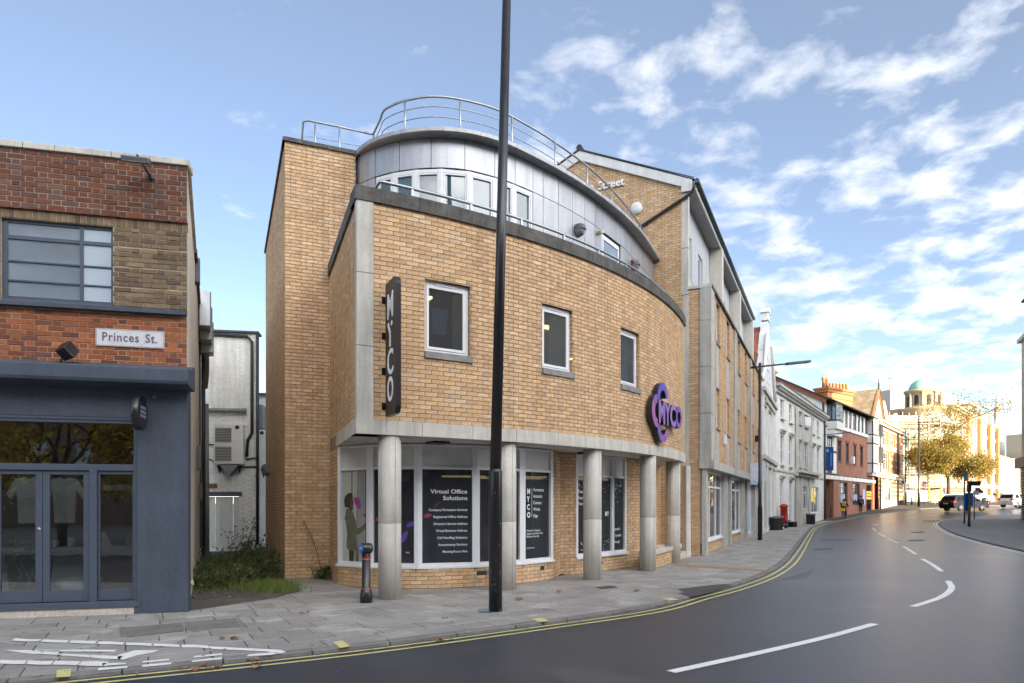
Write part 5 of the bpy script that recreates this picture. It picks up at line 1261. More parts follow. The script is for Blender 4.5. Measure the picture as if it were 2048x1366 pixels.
def ul(v):
    if v < EV: return (-7., -.17 if v > 8.0 else 0)
    t = (v-EV)/(13.12-EV)*AP; return (-7+t+.05, -t-.05)
grec = [(*r, w_g) for r in course(GF.p, -7, 0, 4.0, 13.0, (), ulim=ul) if r[2] > -5.4]
grec += [(*r, w_g) for r in course(GF.p, -1.6, 0, .01, 4.0)]
SQ = Fr((6.04, 20.83), (.9063, -.4226)); 
b = MB(); b.wall(SQ, -.67, -.28, 0, 8.24); w_q = b.build('wall', M_mort_b, gb)
grec += [(*r, w_q) for r in course(SQ.p, -.67, -.30, .01, 8.20)]
b = MB(); b.fbox(GF, -.18, 0.02, 8.05, EV-.02, -.2, .02); b.fbox(GF, -.15, 0.04, .0, 8.05, -.2, .015); b.build('stone_pier', M_stone, gb)
for v in (8.05, 9.5): b = MB(); b.fbox(GF, -.19, .03, v, v+.012, -.1, .024); b.build('pier_joint', M_gap, gb)
# bays
BL = 5.66
for k in range(3):
    u0 = BL*k; u1 = u0+BL-.10; F = QF
    ho = []
    for a, c in ((1.22, 2.0), (3.62, 4.45)): ho += [(u0+a, u0+c, 2.94, 8.12)]
    b = MB(); b.wall(F, u0, u1, 2.93, 8.2, ho, 0, .12); w_k = b.build('wall', M_mort_b, gb)
    grec += [(*r, w_k) for r in course(F.p, u0+.62, u1-.02, 2.94, 8.16, ho, seed=k)]
    # reveals on the far sides of the window slots
    for a, c in ((1.22, 2.0), (3.62, 4.45)):
        RF = Fr(F.p(u0+c, 0, 0), -F.w, -F.u); grec += [(*r, w_k) for r in course(RF.p, .0, .12, 2.95, 8.10, Ln=.1025)]
        for v0, v1 in ((6.82, 8.10), (4.06, 5.36)):
            casement(F.at(0, 0, 0), u0+a, u0+c, v0, v1, par=gb, g=G_sky, fr=.05, sash=.04, dep=-.09, vent=True, sill=(v0-.07, v0), sill_m=M_sill)
        for v0, v1 in ((5.365, 6.745), (2.94, 3.985)):
            p = MB(); p.fbox(F, u0+a, u0+c, v0, v1, -.08, -.004); p.build('spandrel_panel', M_grey_st, gb)
    # stone pier at the near end, stacked blocks; band and coping
    for v0, v1 in ((2.93, 4.35), (4.362, 5.78), (5.792, 7.2), (7.212, 7.95), (7.962, 8.2)):
        p = MB(); p.fbox(F, u0+(0 if k else -.0), u0+.60, v0, v1, -.30 if k else -.29, .05); p.build('pier_stone', M_grey_st, gb, bevel=.008)
    cuts = [u0, u0+1.4, u0+2.8, u0+4.2, u1]
    for a, c in zip(cuts, cuts[1:]):
        p = MB(); p.fbox(F, a+.004, c-.004, 2.67, 2.925, -.67, .07); p.build('band_stone', M_grey_st, gb)
        p = MB(); p.fbox(F, a+.003, c-.003, 8.2, 8.29, -.67, .08); p.build('coping_stone', M_stoned, gb)
    p = MB(); p.fbox(F, u1+.01, u1+.09, 2.7, 8.2, -.2, -.10); p.build('slot', M_gap, gb)
    if k == 0:
        p = MB(); p.fbox(SQ, -.68, .06, 8.205, 8.295, -.3, .05); p.build('coping_stone', M_stone, gb)
        for v0, v1 in ((2.93, 4.35), (4.362, 5.78), (5.792, 7.2), (7.212, 8.2)):
            p = MB(); p.fbox(SQ, -.30, .048, v0, v1, -.2, .045); p.build('pier_stone', M_grey_st, gb)
        p = MB(); p.fbox(SQ, -.32, .07, 2.67, 2.925, -.3, .07); p.build('band_stone', M_grey_st, gb)
    # ground floor: posts, glazing
    G = QF.at(u0, 0, -.30)
    for a, c in ((.0, .30), (4.55, 4.85), (5.05, 5.40)):
        p = MB(); p.fbox(G, a, c, 0, 2.67, .05 if a == 0 and k == 0 else -.2, .20 if a == 0 else .12); p.build('stone_post', M_grey_st, gb, bevel=.01)
    if k < 2:
        p = MB(); p.fbox(G, .34, 4.55, -.02, .34, -.18, .0); w_f = p.build('wall', M_mort_b, gb); grec += [(*r, w_f) for r in course(G.p, .34, 4.55, .01, .335)]
        p = MB()
        for a in (.42, 1.82, 3.16, 4.42): p.fbox(G, a, a+.10, .40, 2.66, -.09, .0)
        for v, h in ((.40, .07), (2.12, .06), (2.6, .06)): p.fbox(G, .45, 4.5, v, v+h, -.085, -.004)
        p.fbox(G, .36, 4.58, .34, .405, -.09, .06); o = p.build('window', M_white_up, gb)
        for a, c in ((.52, 1.82), (1.92, 3.16), (3.26, 4.42)):
            p = MB(); p.fbox(G, a, c, .46, 2.13, -.05, -.043); p.build('pane', G_film, o); p = MB(); p.fbox(G, a, c, 2.17, 2.61, -.05, -.043); p.build('pane', G_sky, o)
        for j in range(4 if k == 0 else 6):
            text('lettering', ('Company', 'Registered', 'Virtual', 'Office', 'Meeting', 'Hire')[j], G, .60, 1.0-.12*j+(.45 if k else 0), -.04, .12, M_let, o, offset=.003)
    else:
        p = MB(); p.fbox(G, .5, 5.3, 0, .12, -.4, .0); p.build('step_stone', M_stone, gb)
        p = MB()
        for a, c in ((.9, 1.0), (2.2, 2.3), (3.5, 3.6)): p.fbox(G, a, c, .12, 2.66, -.09, 0)
        p.fbox(G, .9, 3.6, .12, .22, -.09, 0); p.fbox(G, .9, 3.6, 2.58, 2.66, -.09, 0); o = p.build('door_frame', M_white_up, gb)
        p = MB(); p.fbox(G, 1.0, 2.2, .22, 2.58, -.05, -.04); p.build('pane', G_film, o); p = MB(); p.fbox(G, 2.3, 3.5, .22, 2.58, -.05, -.04); p.build('pane', mat('pale_blue_film', (.38, .50, .58), rough=.4), o)
        for j in range(4): petal(G, o, 1.6, .6+.4*j, 1.0+.5*j, .5, .12, mat('teal_vinyl', (.03, .16, .18)), -.038)
lay(grec, *B_bf, w_g, 300, key='off')
b = MB(); b.quad(QF.p(0, 0, -.49), QF.p(17, 0, -.49), QF.p(17, 2.7, -.49), QF.p(0, 2.7, -.49)); b.quad(QF.p(0, 2.665, .05), QF.p(17, 2.665, .05), QF.p(17, 2.665, -.6), QF.p(0, 2.665, -.6)); b.build('ground_floor_wall', M_grey_st, gb)
b = MB(); b.quad(QF.p(17, 0, 0), QF.p(17, 0, -8), QF.p(17, 8.2, -8), QF.p(17, 8.2, 0)); b.quad(QF.p(17, 8.2, -.67), QF.p(17, 8.2, -7.7), QF.p(17, EV, -7.7), QF.p(17, 13.1, -4.2), QF.p(17, EV, -.67)); b.build('end_wall', M_barge, gb)
# attic storey: panels, windows, pillars, eaves
AT = QF.at(0, 0, -.85); wins_a = []
for k in range(3):
    for a in (.75, 2.85): wins_a.append((BL*k+a, BL*k+a+.85, 8.95, 10.35))
b = MB(); b.wall(AT, 0, 17, 8.2, 11.35, wins_a, 0, .10); b.build('attic_wall', M_lead, gb)
for a, c, d, e in wins_a: casement(AT, a, c, d, e, par=gb, g=G_sky, fr=.05, sash=.04, dep=-.06, vent=False)
for k in range(3):
    u0 = BL*k
    for a, c in ((.02, .72), (1.65, 2.22), (2.24, 2.82), (3.75, 4.5), (4.52, 5.3)):
        for v0, v1 in ((8.3, 8.93), (8.96, 10.4)):
            p = MB(); p.fbox(AT, u0+a, u0+c-.012, v0, v1, 0, .018); p.build('attic_panel', M_lead, gb)
    p = MB(); p.fbox(AT, u0+5.32, u0+5.66, 8.2, 11.28, 0, .48); p.build('attic_pillar', M_cream, gb, bevel=.02)
for k in range(3):
    p = MB(); p.fbox(QF, BL*k+.02, BL*(k+1)-.02, 11.28, 11.32, -.85, -.44); p.build('soffit_panel', mat('grey_soffit', (.36, .35, .34), rough=.8, var=.1), gb)
b = MB(); b.fbox(QF, -.16, 17.05, 11.26, 11.46, -.46, -.42); b.build('fascia', M_barge, gb)
b = MB(); b.tube([QF.p(-.20, 11.45, -.36), QF.p(17.1, 11.45, -.36)], .075, 8); b.build('gutter', mat('dark_gutter', (.07, .085, .10), rough=.45), gb)
b = MB()
R0, R1, R2 = QF.p(-.06, 11.54, -.38), QF.p(-.06, 13.30, -4.17), QF.p(-.06, 11.56, -8.5); L_ = s65*17.2
b.quad(R0, R0+L_, R1+L_, R1); b.quad(R1, R1+L_, R2+L_, R2); b.quad(R0+V(0, 0, -.06), R1+V(0, 0, -.06), R1+L_+V(0, 0, -.06), R0+L_+V(0, 0, -.06)); b.build('roof', mat('dark_roof_tile', (.05, .052, .058), rough=.8, var=.2), gb)
# barge boards on the gable
def barge(u0, v0, u1, v1, h, nm='barge_board'):
    b = MB(); a = [GF.p(u0, v0, .09), GF.p(u1, v1, .09), GF.p(u1, v1-h, .09), GF.p(u0, v0-h, .09)]; k = [p-GF.w*.11 for p in a]
    b.quad(*a); b.quad(*k[::-1]); [b.quad(a[i], k[i], k[(i+1) % 4], a[(i+1) % 4]) for i in range(4)]; return b.build(nm, M_barge, gb)
barge(.14, 11.56, -AP, 13.23, .30); barge(-AP, 13.23, -7.3, 11.5, .30)
b = MB(); b.fbox(GF, -.18, .16, 11.22, 11.52, -.05, .10); b.build('eaves_box', M_barge, gb, bevel=.01)
b = MB(); b.quad(GF.p(.22, 11.60, .12), GF.p(-AP, 13.29, .12), GF.p(-AP, 13.24, .12), GF.p(.22, 11.56, .12)); b.quad(GF.p(-AP, 13.29, .12), GF.p(-7.3, 11.57, .12), GF.p(-7.3, 11.53, .12), GF.p(-AP, 13.24, .12)); b.build('verge', MATS['dark_roof_tile'], gb)
b = MB(); b.tube([GF.p(-AP, 13.33, .13), GF.p(-AP, 13.33, -.6)], .10, 8); b.build('ridge_tile', MATS['dark_roof_tile'], gb)
b = MB(); b.tube([GF.p(.26, 11.40, .12), GF.p(.22, 11.28, .12), GF.p(.14, 11.16, .10), GF.p(.05, 11.1, .09), GF.p(-1.5, 10.36, .08), GF.p(-1.8, 10.2, .08)], .045, 8); b.build('drainpipe', M_pipb, gb)
gl = thing('gable_lettering', 'raised white street name letters high on the brick gable', 'lettering', GF.p(-2.4, 11.85, .02))
text('letters', 'n', GF, -3.22, 11.83, .05, .42, M_sl, gl, extrude=.025, offset=.004); text('letters', 'Street', GF, -2.88, 11.83, .05, .36, M_sl, gl, extrude=.025, offset=.003)
dsh = thing('round_wall_light', 'white round wall light on the brick gable', 'wall light', GF.p(-1.6, 10.8, 0)); b = MB(); b.lathe(GF.p(-1.6, 11.0, .0), [(.20, 0), (.20, .05), (.16, .10), (.06, .13)], 24, GF.w); b.build('lens', mat('opal_white', (.68, .70, .70), rough=.3), dsh)
b = MB(); b.fbox(GF, -.52, -.30, 2.72, 2.98, 0, .14); tag(b.build('alarm_box', mat('cream_box', (.66, .65, .58), rough=.5), None, bevel=.012), 'cream box on the buff brick beside the end column', 'box')
b = MB(); b.fbox(QF, 2.75, 2.93, 3.62, 3.95, .01, .11); tag(b.build('camera_box', M_white_up, None, bevel=.02), 'small white box high on the first projecting bay', 'box')
b = MB(); b.fbox(QF, 13.6, 13.9, 4.6, 4.9, 0, .25); tag(b.build('alarm_box', M_black, None), 'black box on the third projecting bay', 'box')
# ================================================================== bollard, lamp posts
bo = thing('bollard', 'black bollard with blue disc and two red bands by the first column', 'bollard', (-2.36, 11.05, 0))
bx, by = -2.36, 11.05
b = MB(); b.lathe((bx, by, 0), [(.100, 0), (.100, .12), (.084, .20), (.070, .22), (.068, .80)], 20); b.build('post', M_black, bo)
hd = Vector((-.80, -.60, 0)).normalized(); hc = Vector((bx, by, .875))
b = MB(); b.lathe(hc-hd*.085, [(.078, 0), (.086, .012), (.086, .158), (.078, .17)], 22, hd); b.build('head', M_black, bo)
b = MB(); b.lathe(hc+hd*.085, [(.074, 0), (.074, .006)], 24, hd); b.build('disc', mat('traffic_blue', (.02, .16, .48), rough=.4), bo)
FD = Fr(hc+hd*.092, Vector((-hd.y, hd.x, 0)), hd); b = MB(); b.fbox(FD, -.045, .045, -.008, .008, 0, .002); b.fbox(FD, -.03, .03, .02, .03, 0, .002); b.build('marking', mat('pale_mark', (.6, .65, .7)), bo)
for z in (.205, .69):
    b = MB(); b.lathe((bx, by, z), [(.0695, 0), (.0725, .004), (.0725, .020), (.0695, .024)], 20); b.build('band', mat('red_reflective', (.60, .06, .04), rough=.4), bo)
def pole_spots(b, x, y, r, n, zmax, seed=1):
    R = random.Random(seed)
    for _ in range(n):
        a = R.uniform(-PI*.95, -.05*PI); z = R.random()**2*zmax+.03; s = R.uniform(.002, .006); d = Vector((math.cos(a), math.sin(a), 0)); t = Vector((-d.y, d.x, 0)); c = Vector((x, y, z))+d*(r+.0015)
        w = s*R.uniform(.8, 2.4); b.quad(c-t*w-V(0, 0, s), c+t*w-V(0, 0, s*.6), c+t*w*.7+V(0, 0, s), c-t*w+V(0, 0, s*.7))
px_, py_ = -.245, 10.14
lp = thing('lamp_post', 'tall glossy black lamp post standing in front of the office', 'lamp post', (px_, py_, 0))
b = MB(); b.lathe((px_, py_, 0), [(.1, -.02), (.1, 2.05), (.097, 2.08), (.084, 2.12)], 24)
b.build('base', M_black, lp)
b = MB(); top = Vector((px_+.165, py_, 9.05)); b.tube([(px_, py_, 2.1), top], .084, 20, .064); b.build('shaft', M_black, lp)
b = MB(); b.tube([top, (px_+.19, py_, 11.2)], .060, 16, .052); b.tube([(px_+.19, py_, 11.15), (px_+1.6, py_-1.4, 11.45)], .03, 8); b.build('upper_shaft', M_black, lp)
b = MB(); b.obox((px_+1.7, py_-1.5, 11.46), V(.7, -.71, .06).normalized(), V(.71, .7, 0), V(0, 0, 1), .4, .1, .04); b.build('lamp_head', M_black, lp)
b = MB(); pole_spots(b, px_, py_, .1, 34, 1.9); b.build('paint_chips', mat('chip_white', (.40, .40, .41)), lp, kind='stuff')
b = MB(); b.quad(*[(px_+x, py_+y, .0075) for x, y in ((-.25, -.16), (-.06, -.2), (.02, -.12), (-.12, -.08), (-.24, -.06))]); b.build('spray_mark', mat('teal_spray', (.03, .16, .22)), kind='structure')
def street_lamp(name, x, y, r, h, arm, lab, back=None, z=None, r1=None):
    z = gz(x, y) if z is None else z
    t = thing(name, lab, 'lamp post', (x, y, z), group='street lamps along the road')
    b = MB(); b.lathe((x, y, z), [(r*1.35, 0), (r*1.35, h*.18), (r, h*.2), (r1 or r*.8, h)], 14); b.build('shaft', M_black, t)
    a = Vector(arm); b = MB(); s_ = Vector((x, y, z+h-.15)); e = s_+a
    b.tube([s_-(back or a*.25), s_, s_.lerp(e, .55)], .045, 8, .035); b.build('arm', M_black, t)
    d = a.normalized(); sd = Vector((-d.y, d.x, 0)).normalized(); up = d.cross(sd); b = MB(); b.obox(s_.lerp(e, .77), d, sd, up, a.length*.24, .13, .05); b.build('lamp_head', mat('lamp_head_grey', (.10, .11, .13), rough=.4), t, bevel=.02)
    return t
street_lamp('street_lamp', 10.86, 29.9, .075, 7.75, (2.25, .2, .26), 'black street lamp on the footway beside the third brick bay', back=Vector((.42, .03, .06)))
# projecting white sign on the lamp side of the block
Zp = 29.0; sg2 = thing('projecting_sign', 'square white projecting sign with flower outline beside the street lamp', 'sign', (11.35, 31.2, 2.6))
F = Fr((10.55, 30.7), (.93, .36)); b = MB(); b.fbox(F, .15, 1.05, 2.62, 3.42, -.04, .04); b.build('panel', mat('sign_panel_pale', (.50, .52, .58), rough=.5), sg2)
b = MB(); b.fbox(F, .18, .60, 2.45, 2.60, -.03, .03); b.build('panel', mat('sign_panel_blue', (.35, .45, .58), rough=.5), sg2)
b = MB()
for k in range(6):
    a = k*PI/3; c = (.63+.18*math.cos(a), 3.02+.18*math.sin(a)); b.tube([F.p(c[0]+.13*math.cos(a+t), c[1]+.13*math.sin(a+t), -.045) for t in (-1.6, -.8, 0, .8, 1.6)], .012, 5)
b.build('flower_outline', mat('sign_flower', (.10, .06, .16)), sg2)
# ================================================================== the far street
def sash(F, par, u0, u1, v0, v1, dep=-.10, bars=(.5,), cols=1, fr=.06, m=None, g=None, nm='window'):
    b = MB(); m = m or M_white_up
    b.fbox(F, u0, u0+fr, v0, v1, dep-.05, dep); b.fbox(F, u1-fr, u1, v0, v1, dep-.05, dep); b.fbox(F, u0+fr, u1-fr, v0, v0+fr, dep-.05, dep); b.fbox(F, u0+fr, u1-fr, v1-fr, v1, dep-.05, dep)
    for t in bars: v = v0+(v1-v0)*t; b.fbox(F, u0+fr, u1-fr, v-.03, v+.03, dep-.045, dep+.01)
    for k in range(1, cols): u = u0+(u1-u0)*k/cols; b.fbox(F, u-.025, u+.025, v0+fr, v1-fr, dep-.04, dep-.004)
    o = b.build(nm, m, par); p = MB(); p.fbox(F, u0+fr-.01, u1-fr+.01, v0+fr-.01, v1-fr+.01, dep-.04, dep-.03); p.build('pane', g or G_sky, o); return o
def moulding(F, par, u0, u1, v, h, w, m, name='cornice'):
    b = MB(); b.fbox(F, u0, u1, v+h*.55, v+h, -.05, w); b.fbox(F, u0+.03, u1-.03, v, v+h*.55, -.05, w*.55); return b.build(name, m, par)
M_wr = mat('white_render', (.76, .75, .71), rough=.8, var=.06, scale=1.2, streak=.14); M_wr2 = mat('grey_cream_stucco', (.56, .535, .48), rough=.85, var=.14, scale=1.5, streak=.3)
M_slate = mat('slate_roof', (.11, .11, .12), rough=.8, var=.25, scale=3)
# ---- white Flemish gable
FF = Fr((13.2, 36.2), (3.7, 7.8)); fg = thing('gabled_house', 'tall white painted house with curved Flemish gable', 'house', FF.p(4, 0, -2))
prof = [(0, 0), (8.6, 0), (8.6, 8.0), (8.3, 8.6), (7.6, 8.8), (7.3, 9.4), (6.4, 10.4), (5.8, 11.3), (5.3, 11.5), (5.1, 12.0), (4.3, 12.35), (3.5, 12.0), (3.3, 11.5), (2.8, 11.3), (2.2, 10.4), (1.3, 9.4), (1.0, 8.8), (.3, 8.6), (0, 8.0)]
fr = [(-.3, 9.0)]
b = MB(); b.poly(FF, prof, -.35, 0); b.build('gable_wall', mat('flaking_white_paint', (.68, .68, .67), rough=.8, var=.08, streak=.15, spot=((.26, .25, .25), 2.6, .62, .9)), fg)
b = MB(); b.quad(FF.p(0, 0, -.3), FF.p(0, 0, -9), FF.p(0, 8.5, -9), FF.p(0, 8.5, -.3)); b.quad(FF.p(8.6, 0, 0), FF.p(8.6, 0, -9), FF.p(8.6, 8.5, -9), FF.p(8.6, 8.5, 0)); b.build('side_wall', M_wr, fg)
TM = mat('red_pantile', (.30, .10, .06), rough=.85, var=.2, rand=.3, how='isl')
b = MB()
for r in range(9):
    for c in range(16):
        t = r/9; u = .0+4.0*t; v = 8.5+3.4*t; b.obox(FF.p(u+.22, v+.19, -.5-c*.3), FF.w, (FF.u*4+V(0, 0, 3.4)).normalized(), (FF.u*-3.4+V(0, 0, 4)).normalized(), .14, .31, .035)
b.build('roof_tile', TM, fg, kind='stuff'); b = MB(); b.quad(FF.p(-.1, 8.4, -.3), FF.p(-.1, 8.4, -9), FF.p(4.3, 12.0, -9), FF.p(4.3, 12.0, -.3)); b.quad(FF.p(4.3, 12, -.3), FF.p(4.3, 12, -9), FF.p(8.7, 8.4, -9), FF.p(8.7, 8.4, -.3)); b.build('roof', M_slate, fg)
b = MB(); b.fbox(FF, 3.9, 4.7, 12.3, 12.75, -.35, .05); b.poly(FF, [(3.8, 12.75), (4.8, 12.75), (4.3, 13.1)], -.4, .1); b.build('finial', M_wr, fg)
b = MB()
for s in (1, -1):
    pts = [FF.p(4.3+s*x, v, .08) for x, v in ((4.2, 8.15), (3.5, 8.75), (3.1, 9.2), (2.3, 10.3), (1.6, 11.2))]; b.tube(pts, .10, 6)
b.build('scroll_moulding', M_wr, fg)
moulding(FF, fg, -.1, 8.7, 7.35, .45, .24, M_wr2); moulding(FF, fg, 1.5, 7.2, 7.0, .3, .2, M_wr2); moulding(FF, fg, -.1, 8.7, 3.7, .5, .24, M_wr2)
for u0, u1 in ((.9, 2.1), (3.5, 5.0), (6.3, 7.6)): sash(FF, fg, u0, u1, 4.5, 7.0, dep=.02)
sash(FF, fg, 3.5, 5.1, 8.6, 10.2, dep=.02)
for u in (.2, 2.6, 5.6, 8.2): b = MB(); b.fbox(FF, u-.2, u+.2, 0, 7.35, 0, .14); b.build('pilaster', M_wr, fg)
for u0 in (1.0, 3.4, 6.2):
    b = MB(); pts = [(u0, .3)]+[(u0+.8+.8*math.cos(a), 2.5+.8*math.sin(a)) for a in [i*PI/8 for i in range(9)]][::1]+[(u0, .3)]
    pts = [(u0+1.6, .3)]+[(u0+.8+.8*math.cos(i*PI/8), 2.5+.8*math.sin(i*PI/8)) for i in range(9)]+[(u0, .3)]; b.poly(FF, pts, -.05, .02); b.build('arched_window', G_sky, fg)
# ---- white three storey terrace with stone fronted middle
TR = Fr((16.9, 44.0), (11.4, 17.6)); te = thing('terrace_house', 'white three storey terrace with bracketed cornice and stone middle front', 'house', TR.p(9, 0, -2))
wh = []; U3 = [(1.87, 2.95), (4.72, 5.75), (13.9, 15.0), (16.3, 17.45)]
for a, c in U3: wh += [(a, c, 7.38, 8.60), (a, c, 4.28, 6.22)]
wh += [(1.87, 2.75, 1.0, 3.13), (4.86, 5.9, .15, 3.15), (13.65, 17.2, .85, 2.95)]
C3 = [(8.05, 9.0), (10.2, 11.6)]
for a, c in C3: wh += [(a, c, 7.58, 8.32), (a, c, 4.4, 6.23)]
wh += [(9.1, 11.4, 1.2, 2.93), (7.0, 8.1, .1, 3.0)]
b = MB(); b.wall(TR, 0, 20.2, -.3, 8.9, wh, 0, .14)
b.quad(TR.p(0, -.3, 0), TR.p(0, 8.9, 0), TR.p(0, 8.9, -9), TR.p(0, -.3, -9)); b.quad(TR.p(20.2, -.3, 0), TR.p(20.2, -.3, -9), TR.p(20.2, 8.9, -9), TR.p(20.2, 8.9, 0)); b.build('wall', M_wr, te)
b = MB(); b.wall(TR, 6.7, 13.1, -.3, 8.5, [h for h in wh if 6.7 < h[0] < 13], .06, .1); b.fbox(TR, 6.7, 6.95, 3.9, 8.7, .06, .16); b.fbox(TR, 12.9, 13.15, 3.9, 8.7, .06, .16); b.fbox(TR, 9.45, 9.65, 4.3, 8.5, .06, .12); b.build('stone_front', M_wr2, te)
for h in wh:
    lo = h[2]; big_ = h[1]-h[0] > 2
    sash(TR, te, h[0], h[1], h[2], h[3], dep=-.02 if 6.7 < h[0] < 13 else -.10, cols=2 if (big_ or h[3]-h[2] < 2.3) else 1, bars=(.5,) if not big_ else (.72,))
    if h[2] > 3.5: b = MB(); b.fbox(TR, h[0]-.08, h[1]+.08, h[2]-.14, h[2], -.05, .18 if not (6.7 < h[0] < 13) else .2); b.build('sill', M_wr if h[0] < 6 or h[0] > 13 else M_wr2, te)
    if (h[2] in (4.28,)) or (h[2] == 1.0) or h[2] == .15: moulding(TR, te, h[0]-.2, h[1]+.2, h[3]+.12, .24, .20, M_wr2, 'window_hood')
    if 6.7 < h[0] < 13 and h[2] > 4: moulding(TR, te, h[0]-.12, h[1]+.12, h[3]+.06, .10, .16, M_wr2, 'window_hood')
# open casement
b = MB(); F = Fr(TR.p(10.3, 0, .08), (TR.u*.9+TR.w*.42)); b.fbox(F, 0, .75, 7.62, 8.28, -.03, .03); b.build('open_sash', M_white_up, te)
b = MB(); b.fbox(TR, 0, 20.2, 3.72, 3.86, -.02, .07); b.build('string_course', M_wr2, te)
moulding(TR, te, 6.6, 15.2, 3.62, .42, .55, M_wr2)
for a in (7.2, 8.7, 12.0): b = MB(); b.fbox(TR, a-.18, a+.18, .0, 3.6, .05, .18); b.build('pilaster', M_wr2, te)
b = MB(); b.fbox(TR, -.1, 20.4, 9.18, 9.36, -.2, .40); b.fbox(TR, 0, 20.3, 8.85, 9.0, -.2, .16); b.build('cornice', M_wr2, te)
b = MB(); u = .1
while u < 20.2: b.fbox(TR, u, u+.16, 9.0, 9.18, .1, .34); u += .38
b.build('bracket', mat('bracket_grey', (.36, .35, .33), rough=.8), te, kind='stuff')
b = MB(); b.quad(TR.p(-.1, 9.30, .2), TR.p(20.4, 9.30, .2), TR.p(20.4, 9.1, -6), TR.p(-.1, 9.1, -6)); b.fbox(TR, -.1, 20.4, 9.36, 9.45, .30, .42); b.build('roof', M_slate, te)
b = MB(); b.tube([TR.p(19.7, 9.0, .12), TR.p(19.7, .2, .12)], .08, 7); b.build('drainpipe', M_pipb, te)
b = MB(); b.fbox(TR, .3, 5.0, -.3, .45, 0, .05); b.build('plinth', M_pipb, te)
# ---- timber framed and brick building
MF = Fr((29.4, 63.0), (.640, .768)); tb = thing('timber_framed_building', 'red brick and half timbered building with mossy roof and white gable wall', 'building', MF.p(8, 0.3, -3))
BRK = brickmat('far_red_brick', (.30, .095, .055), (.22, .07, .045), (.30, .22, .16))
M_brp = mat('dark_brick_trim', (.17, .06, .04), rough=.9, var=.25, scale=9); M_orp = mat('orange_brick_trim', (.36, .15, .06), rough=.9, var=.25, scale=9)
M_pan = mat('timber_panel_white', (.70, .69, .66), rough=.7, var=.04); M_tim = mat('dark_timber', (.05, .032, .028), rough=.7, var=.2)
hw = [(2.42, 3.65, 5.68, 7.59), (5.35, 6.4, 5.62, 7.54), (8.35, 9.35, 5.6, 7.55), (11.0, 12.2, 5.6, 7.56)]
gh = [(3.1, 5.95, 1.5, 3.66), (7.9, 10.8, 1.45, 3.68), (13.7, 16.6, .5, 3.64), (-2.0, 1.0, .1, 3.78)]
b = MB(); b.wall(MF, -2.6, 18.8, 0, 8.75, hw+gh, 0, .18); b.build('wall', BRK, tb)
b = MB(); b.wall(Fr(MF.p(-2.6, 0, -.3), MF.u), 0, 3.2, 0, 3.8, (), -1.6); b.quad(MF.p(1.0, 0, -.3), MF.p(1.0, 0, -1.9), MF.p(1.0, 3.8, -1.9), MF.p(1.0, 3.8, -.3), uv=[(0, 0), (1.6, 0), (1.6, 3.8), (0, 3.8)]); b.fquad(MF, 13.5, 17, 0, 3.7, -1.2); b.build('recess_wall', BRK, tb)
for k, h in enumerate(hw): 
    sash(MF, tb, *h, dep=-.10, bars=(.66,), cols=2, m=M_tim, g=G_sky); b = MB(); b.fbox(MF, h[0]-.15, h[1]+.15, h[3], h[3]+.26, -.1, .05); b.build('lintel', M_brp, tb); b = MB(); b.fbox(MF, h[0]-.05, h[1]+.05, h[2]-.16, h[2], -.1, .06); b.build('sill', M_brp, tb)
for k, h in enumerate(gh[:2]):
    sash(MF, tb, *h, dep=-.15, bars=(.5, .75), cols=3, m=M_tim, g=G_sky, nm='shop_window')
    b = MB()
    for a in range(5): u = h[0]+.2+a*.5; b.fbox(MF, u, u+.34, 1.9+.1*(a % 2), 2.6, -.18, -.16)
    b.build('poster', mat('far_poster', (.45, .55, .62), rough=.6, tint=[(.6, .6, .58), (.12, .35, .6), (.5, .5, .5)], how='isl'), tb)
b = MB(); b.fbox(MF, 13.6, 15.9, 2.05, 2.95, -.1, .02); o = b.build('banner', mat('yellow_banner', (.62, .60, .08), rough=.6), tb); b = MB(); b.fbox(MF, 13.8, 15.7, 2.3, 2.45, .02, .025); b.fbox(MF, 13.8, 15.2, 2.62, 2.75, .02, .025); b.build('lettering', mat('banner_red', (.5, .08, .05)), o)
b = MB(); b.fbox(MF, 11.9, 12.9, 1.5, 3.1, .01, .05); b.build('notice', mat('lilac_notice', (.45, .40, .62), rough=.6), tb)
# white panelled band between the storeys, panel by panel
u = -2.2
while u < 18.6: b = MB(); b.fbox(MF, u+.05, u+1.55, 3.85, 4.2, .02, .08); b.build('band_panel', M_pan, tb); u += 1.6
b = MB(); b.fbox(MF, -2.3, 18.8, 3.78, 4.28, -.02, .04); b.build('band_timber', M_tim, tb)
# jettied upper storey: white band, window strip
b = MB(); b.fbox(MF, 1.9, 14.1, 8.70, 9.02, -.1, .12); b.build('white_band', M_pan, tb)
b = MB(); b.fbox(MF, 1.9, 14.1, 9.02, 10.85, -.3, .0); b.build('upper_storey', M_tim, tb)
u = 2.3; k = 0
while u < 13.6:
    b = MB(); b.fbox(MF, u, u+.55, 9.08, 10.7, 0, .06); b.build('white_panel', M_pan, tb); g = MB(); g.fbox(MF, u+.62, u+1.30, 9.1, 10.6, 0, .02); o = g.build('window', G_sky, tb); u += 1.50 if k % 3 else 1.95; k += 1
